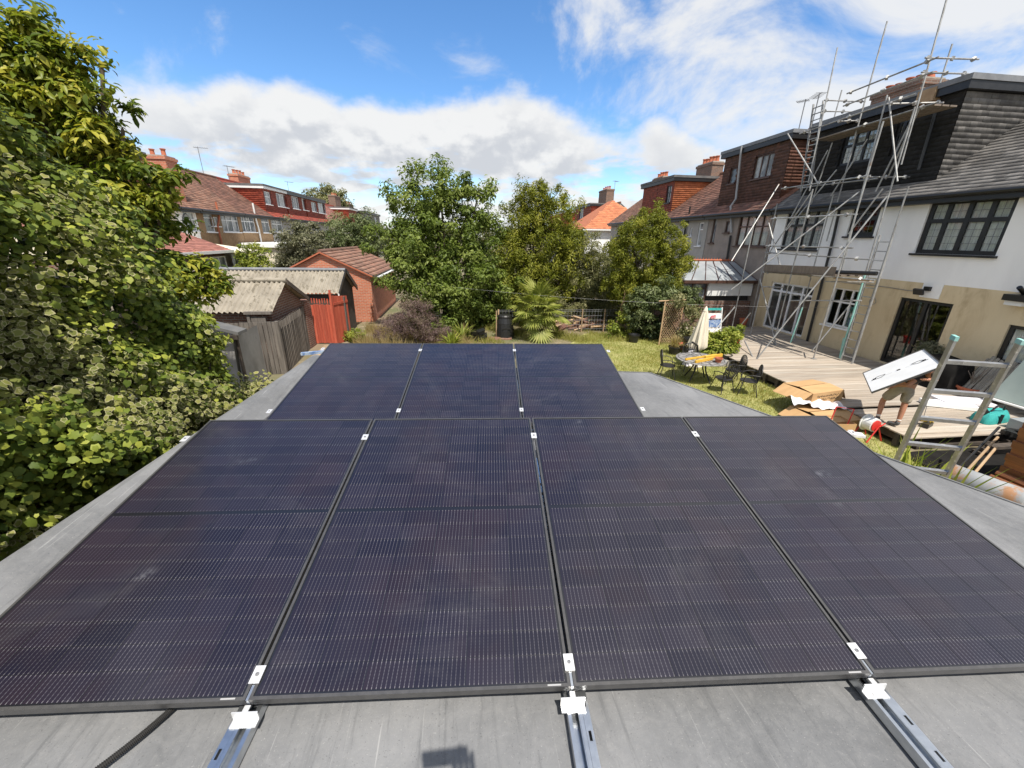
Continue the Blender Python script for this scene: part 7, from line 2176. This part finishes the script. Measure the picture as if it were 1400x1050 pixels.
link("distant_treeline", leaf_mesh("distant_treeline", leaf_geo(cent, nrm, size, T_LEAF, rng, ti), (0, 0, 0)), MT["leaf_olive"], None, "stuff")
bpy.data.objects["distant_treeline"]["label"] = "distant strip of trees on the horizon between the gardens"

# ---- palm with fan leaves: each fan is a part
pm_b = Vector((3.15, 16.4, 0))
pal = thing("fan_palm", "fan palm with glossy yellow green leaves beside the compost bin", "palm", pm_b)
mb = MB(); mb.tube([pm_b, pm_b + Vector((0.03, 0, 0.5)), pm_b + Vector((0.0, 0, 1.0))], [0.13, 0.12, 0.10], 10); mb.build("trunk", MT["bark"], pal)


def fan_mesh(R_, n, seed):
    rng = np.random.default_rng(seed)
    V, F, tv = [], [], []
    for i in range(n):
        a = R(-105 + 210 * i / (n - 1)); ln = R_ * (0.75 + 0.25 * math.cos(a * 0.8)) * rng.uniform(.92, 1.05)
        d = np.array([math.cos(a), math.sin(a), 0]); b = np.array([-math.sin(a), math.cos(a), 0])
        droop = rng.uniform(.05, .22)
        w = R_ * 0.055
        k = len(V)
        V += [d * 0.02, d * ln * .55 + b * w + [0, 0, .02], d * ln * .55 - b * w + [0, 0, .02], d * ln * .55 + [0, 0, -.015], d * ln + [0, 0, -droop * R_]]
        F += [[k, k + 3, k + 1], [k, k + 2, k + 3], [k + 1, k + 3, k + 4], [k + 3, k + 2, k + 4]]
        tv += [rng.random()] * 5
    me = fastmesh("fan_leaf", np.array(V), np.array(F), {"rnd": np.array(tv), "rim": np.ones(len(V))}); me.materials.append(MT["leaf_palm"]); return me


fans = [fan_mesh(0.68, 19, s) for s in range(5)]
rg = random.Random(5)
stem = MB()
for i in range(38):
    a = i * 2.399; el = R(78 - 115 * (i / 37) ** 0.9); Ls = rg.uniform(0.45, 1.05)
    d = Vector((math.cos(a) * math.cos(el), math.sin(a) * math.cos(el), math.sin(el)))
    o_ = pm_b + Vector((0, 0, 1.0)); e_ = o_ + d * Ls
    stem.tube([o_, e_], [0.012, 0.008], 4)
    zax = (Vector((0, 0, 1)) - d * d.z * 0.6).normalized(); xax = (d + Vector((0, 0, -0.25))).normalized(); yax = zax.cross(xax).normalized(); zax = xax.cross(yax)
    M4 = Matrix((xax, yax, zax)).transposed()
    inst("fan_leaf", fans[i % 5], pal, e_ - pm_b, M4.to_euler(), [rg.uniform(.8, 1.1)] * 3)
stem.build("leaf_stalks", MT["leaf_palm"], pal, kind="stuff")


def spiky(name, label, cat, base, n, L_, w, m, seed, el0=20, el1=85, group=None, bend=0.4):
    rng = np.random.default_rng(seed)
    t = thing(name, label, cat, base, group)
    V, F, tv = [], [], []
    for i in range(n):
        a = rng.uniform(0, 2 * math.pi); el = R(rng.uniform(el0, el1)); ln = L_ * rng.uniform(.6, 1.1)
        d = np.array([math.cos(a) * math.cos(el), math.sin(a) * math.cos(el), math.sin(el)]); b = np.array([-math.sin(a), math.cos(a), 0]) * w / 2
        p0 = np.array([rng.normal() * .04, rng.normal() * .04, 0]); p1 = p0 + d * ln * .55; p2 = p1 + (d + np.array([0, 0, -bend])) * ln * .45
        k = len(V); V += [p0 + b, p0 - b, p1 + b, p1 - b, p2]; F += [[k, k + 1, k + 3], [k, k + 3, k + 2], [k + 2, k + 3, k + 4]]; tv += [rng.random()] * 5
    me = fastmesh("foliage", np.array(V), np.array(F), {"rnd": np.array(tv), "rim": np.ones(len(V))})
    link("foliage", me, MT[m], t, "stuff")
    return t


spiky("yucca", "spiky pale green yucca at the rear edge of the rear panels", "plant", tuple(az_(618, 472, 0.15)), 90, 0.75, 0.05, "leaf_bright", 51)
spiky("fern", "arching green fern left of the black sack", "plant", tuple(az_(632, 462, 0.1)), 80, 0.9, 0.07, "leaf_palm", 52, 10, 75)
spiky("dry_grass_tuft", "tuft of straw coloured dry grass in a dark round pot on the lawn", "plant", (pg.x, pg.y, 0.25), 220, 0.75, 0.012, "dry_leaf", 53, 25, 88, bend=0.7)
for k, (px, py, l) in enumerate(((1232, 626, "tuft of tall grass blades at the foot of the aluminium ladder"), (1262, 640, "grass blades showing between the ladder stiles"), (1296, 658, "few pale grass blades by the end of the white cylinder"))):
    p_ = az_(px, py, 1.6)
    spiky("tall_grass", l, "plant", (p_.x + 0.25, p_.y + 0.15, 0.9), 16, 1.15, 0.03, "leaf_bright", 60 + k, 55, 88, bend=0.3)

# lawn blades and dry growth: nobody could count them
rng = np.random.default_rng(70)
n = 60000
x = rng.uniform(3.0, 9.0, n); y = rng.uniform(4.6, 17.0, n)
keep = (x > 2.4 + (16.5 - y) * 0.0) & (y > 5.0 - (x - 3) * 0.25) & (x > 5.6 - (17 - y) * 0.6)
x, y = x[keep], y[keep]; n = len(x)
patch = np.sin(x * 2.1 + np.sin(y * 1.7)) * np.sin(y * 1.3 + x * 0.6)
cent = np.stack([x, y, np.full(n, 0.006)], 1)
tips = unit(np.stack([rng.normal(size=n) * .6, rng.normal(size=n) * .6, np.ones(n)], 1)); az__ = rng.uniform(0, 6.28, n)
nr = np.stack([np.cos(az__), np.sin(az__), np.zeros(n)], 1)
geo = leaf_geo(cent, nr, rng.uniform(.035, .10, n) * (1 + 0.3 * patch), T_BLADE, rng, 0.45 + 0.2 * patch + 0.25 * rng.normal(size=n), tips=tips, wscale=0.16)
o = link("grass", leaf_mesh("grass", geo, (0, 0, 0)), MT["grass_leaf"], None, "stuff"); o["label"] = "short dry lawn grass"
n = 9000
x = rng.uniform(-4.3, 0.2, n); y = rng.uniform(14.6, 18.6, n)
cent = np.stack([x, y, np.full(n, 0.0)], 1); tips = unit(np.stack([rng.normal(size=n) * .7, rng.normal(size=n) * .7, np.ones(n)], 1)); az__ = rng.uniform(0, 6.28, n)
nr = np.stack([np.cos(az__), np.sin(az__), np.zeros(n)], 1)
geo = leaf_geo(cent, nr, rng.uniform(.15, .5, n) * np.clip(0.6 + 0.6 * np.sin(x * 2 + y * 3), .25, 1.2), T_BLADE, rng, tips=tips, wscale=0.07)
o = link("dry_growth", leaf_mesh("dry_growth", geo, (0, 0, 0)), MT["dry_leaf"], None, "stuff"); o["label"] = "straw coloured dry weeds behind the roof"
n = 12000
x = rng.uniform(0.2, 7.2, n); y = rng.uniform(15.3, 18.8, n)
cent = np.stack([x, y, np.full(n, 0.0)], 1); tips = unit(np.stack([rng.normal(size=n) * .7, rng.normal(size=n) * .7, np.ones(n)], 1)); az__ = rng.uniform(0, 6.28, n)
nr = np.stack([np.cos(az__), np.sin(az__), np.zeros(n)], 1)
geo = leaf_geo(cent, nr, rng.uniform(.08, .40, n) * np.clip(0.5 + 0.7 * np.sin(x * 2.3 + y * 2) * np.sin(1.1 * x), .2, 1.2), T_BLADE, rng, tips=tips, wscale=0.09)
o = link("rough_grass", leaf_mesh("rough_grass", geo, (0, 0, 0)), MT["grass_leaf"], None, "stuff"); o["label"] = "rough grass and weeds round the log pile and palm"
plant("weed_clump", "leafy green weeds at the foot of the open red gate", "plant", (-4.1, 16.0, 0), [Bl(488, 458, 10, 16.0), Bl(478, 462, 7, 16.0)], 35, 40, 0.14, 0.08, "leaf_bright", 72, T_LEAF, trunk=0.01)

# ---- big glossy tree on the left
CAMP = np.array([0, 0, CAMZ])


def with_large_leaves(t, name, cent, nrm, size, ti, tpl, m, rng, k=300, tipdown=0.4, wscale=1.0, meshes=8, fine=None):
    """the leaves that show largest become parts of their own; the rest stay one joined part"""
    base = np.array(t.location)
    d = np.linalg.norm(cent - CAMP, axis=1)
    rel = cent - CAMP
    cx = rel @ CAMROT[:, 0]; cy = rel @ CAMROT[:, 1]; cz = rel @ CAMROT[:, 2]
    ok = (cz > 0.3) & (np.abs(cx / np.maximum(cz, .1)) < 1.30) & (np.abs(cy / np.maximum(cz, .1)) < 0.97)
    score = np.where(ok, np.minimum(size, np.median(size) * 1.1) / d, 0) * (0.3 + np.clip(-(nrm * rel).sum(1) / d, 0, 2))
    top = np.argsort(-score)[:k]
    rest = np.ones(len(cent), bool); rest[top] = False
    link(name, leaf_mesh(name, leaf_geo(cent[rest], nrm[rest], size[rest], tpl, rng, ti[rest], tipdown, None, wscale), base), MT[m], t, "stuff")
    T, F, rim = fine or tpl
    mes = []
    for i in range(meshes):
        Vv = T * np.array([1, wscale, 1])
        me = fastmesh("leaf", Vv, F, {"rnd": np.full(len(T), (i + .5) / meshes), "rim": rim}); me.materials.append(MT[m]); mes.append(me)
    for i in top:
        n_ = Vector(nrm[i]).normalized(); tt = Vector(rng.normal(size=3)); tt.z -= tipdown; tt = (tt - n_ * tt.dot(n_)).normalized(); b = n_.cross(tt)
        M4 = Matrix((tt, b, n_)).transposed()
        inst("leaf", mes[min(meshes - 1, int(ti[i] * meshes))], t, cent[i] - base, M4.to_euler(), [float(size[i])] * 3)


rng = np.random.default_rng(80)
Y = 7.2
blobs = [Bl(45, 75, 40, Y), Bl(90, 110, 46, Y), Bl(20, 120, 50, Y), Bl(125, 150, 42, Y), Bl(60, 170, 55, Y), Bl(140, 200, 34, Y), Bl(100, 230, 50, Y + .3), Bl(20, 220, 60, Y + .3), Bl(150, 255, 36, Y), Bl(205, 262, 34, Y), Bl(235, 255, 18, Y), Bl(190, 300, 36, Y), Bl(120, 300, 40, Y + .4),
         Bl(150, 340, 36, Y + .4), Bl(225, 380, 34, Y), Bl(270, 385, 26, Y), Bl(250, 405, 26, Y), Bl(195, 375, 36, Y + .2), Bl(298, 385, 10, Y), Bl(140, 95, 14, Y), Bl(168, 178, 10, Y), Bl(60, 45, 14, Y), Bl(-60, 100, 70, Y), Bl(-70, 230, 80, Y), Bl(-120, 40, 60, Y + .5)]
bt_base = (-5.9, Y + 0.3, 0)
gt = thing("magnolia_tree", "big glossy leaved tree with yellow green shoots filling the upper left", "tree", bt_base)
cc, cd = clumps(blobs, 760, rng, 0.35)
limbs(bt_base, blobs, rng, 0.11, cc, 110, 0.45).build("trunk", MT["bark"], gt, smooth=True)
cent, nrm, size, ti = crown_leaves(cc, cd, 56, 0.22, 0.125, rng, 0.7, 0.75, 0.22)
# young shoots at the ends are paler
with_large_leaves(gt, "crown", cent, nrm, size, ti, T_OVAL, "leaf_glossy", rng, 300, 0.25, 0.95)

# ---- ivy over the boundary wall along the roof
iv = thing("ivy_bank", "mass of green and cream variegated ivy over the left boundary wall beside the roof", "ivy", (-3.6, 5, 0))
rng = np.random.default_rng(90)


def ivy_top(y): return np.interp(y, [0, 2.2, 3.2, 4.0, 4.3, 4.55, 4.75, 4.95, 5.6, 6.0], [5.6, 5.6, 5.5, 5.0, 4.5, 3.8, 3.0, 2.5, 1.9, 1.2])
def ivy_face(y, z):      # x of the surface
    b = -3.12 + 0.0724 * y * 0.3 + 0.26 * np.sin(y * 2.3 + z * 1.1) * np.cos(z * 2.9 - y) + 0.20 * np.sin(5.1 * y + 2 * z) * np.sin(4.3 * z + y) + 0.08 * np.sin(11 * y - 3 * z) * np.sin(9 * z)
    return b - 0.17 * (z - 2.4).clip(0, 5) - 0.12 * (z - 4.2).clip(0, 3)


ncl = 3400
yy = rng.uniform(0.3, 6.0, ncl * 2); tt_ = rng.random(ncl * 2) ** 0.9
zz = 0.7 + (ivy_top(yy) - 0.7) * tt_
sel = rng.random(len(yy)) < (ivy_top(yy) - 0.7) / 5.0
yy, zz = yy[sel][:ncl], zz[sel][:ncl]
xx = ivy_face(yy, zz) + rng.normal(size=len(yy)) * 0.10
cc = np.stack([xx, yy, zz], 1); cd = unit(np.stack([np.ones(len(yy)), np.full(len(yy), -0.35), 0.35 + 0.25 * (zz - 2.4).clip(0, 5)], 1))
cent, nrm, size, ti = crown_leaves(cc, cd, 31, 0.17, 0.046, rng, 1.0, 0.45, 0.25)
nrm = nrm + np.repeat(cd, 31, 0) * 0.55
f = np.sin(cent[:, 1] * 1.5 + 0.5) * np.cos(cent[:, 2] * 1.9 + 0.7 * cent[:, 1]) + 0.5 * np.sin(3.9 * cent[:, 1] + 2.7 * cent[:, 2]) - 0.55 * (cent[:, 2] - 3.3).clip(-0.8, 3) + 0.15
f = f + np.repeat(rng.normal(size=len(cc)) * 0.35, 31)
isv = f + rng.normal(size=len(f)) * 0.2 > 0.15
ti = np.clip(ti + np.repeat((rng.random(len(cc)) < 0.10) * 0.5, 31) * (~isv), 0, 1)
size = np.where(isv, size * 1.0, size * 1.1)
with_large_leaves(iv, "variegated_leaves", cent[isv], nrm[isv], size[isv], ti[isv], T_IVY, "leaf_variegated", rng, 150, 0.8, fine=T_IVY_FINE)
with_large_leaves(iv, "green_leaves", cent[~isv], nrm[~isv], size[~isv], ti[~isv], T_IVY, "leaf_ivy", rng, 150, 0.8, fine=T_IVY_FINE)
n = 9000
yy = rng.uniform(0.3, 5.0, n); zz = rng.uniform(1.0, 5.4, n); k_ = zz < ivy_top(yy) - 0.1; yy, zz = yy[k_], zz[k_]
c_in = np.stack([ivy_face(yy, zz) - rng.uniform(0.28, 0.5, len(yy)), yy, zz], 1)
link("gap_shade_leaves", leaf_mesh("gap_shade_leaves", leaf_geo(c_in, rng.normal(size=(len(yy), 3)) * 0.6 + np.array([1, -.3, .2]), rng.uniform(.07, .14, len(yy)), T_LEAF, rng), iv.location), MT["leaf_dark"], iv, "stuff")  # dark leaf layer added behind the ivy so its gaps look shaded
# stems and the wall they hang on
mb = MB()
for k in range(70):
    y = rng.uniform(0.4, 5.4); z = rng.uniform(0.9, float(ivy_top(y)) - 0.3); pts = []
    for i in range(6):
        yy_, zz_ = y + 0.16 * i * rng.uniform(-.5, 1), z - 0.12 * i
        pts.append((float(ivy_face(np.array(yy_), np.array(zz_))) - 0.12, yy_, max(0.2, zz_)))
    mb.tube(pts, 0.008, 4)
mb.build("stems", MT["bark"], iv, kind="stuff")
bw = thing("boundary_wall", "old red brick boundary wall mostly hidden under the ivy beside the roof kerb", "wall", (-3.4, 4.5, 0))
mb = MB(); mb.box(-3.62, -3.42, 0.0, 4.95, 0, 2.2); mb.box(-3.75, -3.625, 0.3, 4.4, 1.0, 3.6); mb.build("wall_core", MT["mortar"], bw)
b_ = MB(); b_.box(-0.05, 0.005, -0.1065, 0.1065, 0.005, 0.068); me = b_.mesh("brick"); MT["loose_brick"] = mat("loose_brick", (0.34, 0.11, 0.06), (0.24, 0.075, 0.045), 8, 0.9, var=0.3, bump=0.3); me.materials.append(MT["loose_brick"])
r5 = random.Random(9)
for c_ in range(14, 30):
    for k in range(11):
        yb_ = 2.4 + 0.225 * (k + 0.5 * (c_ % 2))
        if c_ * 0.075 > 2.15: continue
        inst("brick", me, bw, (-3.42 + 3.4 + r5.uniform(-.004, .004), yb_ - 4.5, c_ * 0.075))
# dead leaves and litter caught between ivy and kerb
n = 1400
y = rng.uniform(0.2, 6.0, n); x = -2.66 + 0.0724 * y - rng.uniform(0.02, 0.6, n); z = rng.uniform(1.2, 1.9, n)
cent = np.stack([x, y, z], 1); geo = leaf_geo(cent, rng.normal(size=(n, 3)) + np.array([.5, 0, 1]), rng.uniform(.05, .1, n), T_LEAF, rng)
MT["dead_leaf"] = leaf_mat("dead_leaf", [(0.14, 0.06, 0.03), (0.2, 0.1, 0.05), (0.26, 0.14, 0.08), (0.12, 0.09, 0.05)], 0.15, 0.8)
o = link("dead_leaves", leaf_mesh("dead_leaves", geo, (0, 0, 0)), MT["dead_leaf"], None, "stuff"); o["label"] = "dead brown leaves caught beside the kerb"
# bright green leafy shrub at the far end of the ivy
YM = 4.85
plant("mock_orange", "sunlit yellow green shrub at the far end of the ivy, beside the cement shed", "shrub", (-3.2, YM, 0),
      [Bl(245, 440, 24, YM, .7), Bl(270, 470, 24, YM, .7), Bl(235, 475, 26, YM - .1, .7), Bl(262, 510, 27, YM - .1, .7), Bl(287, 535, 16, YM, .7), Bl(225, 425, 14, YM, .7), Bl(292, 500, 10, YM, .7), Bl(250, 545, 22, YM - .2, .7), Bl(315, 548, 12, YM + .2, .7), Bl(282, 560, 14, YM - .2, .7), Bl(275, 440, 10, YM, .7)],
      320, 50, 0.13, 0.060, "leaf_bright", 95, T_OVAL, trunk=0.05, up=0.6, twigs=50)
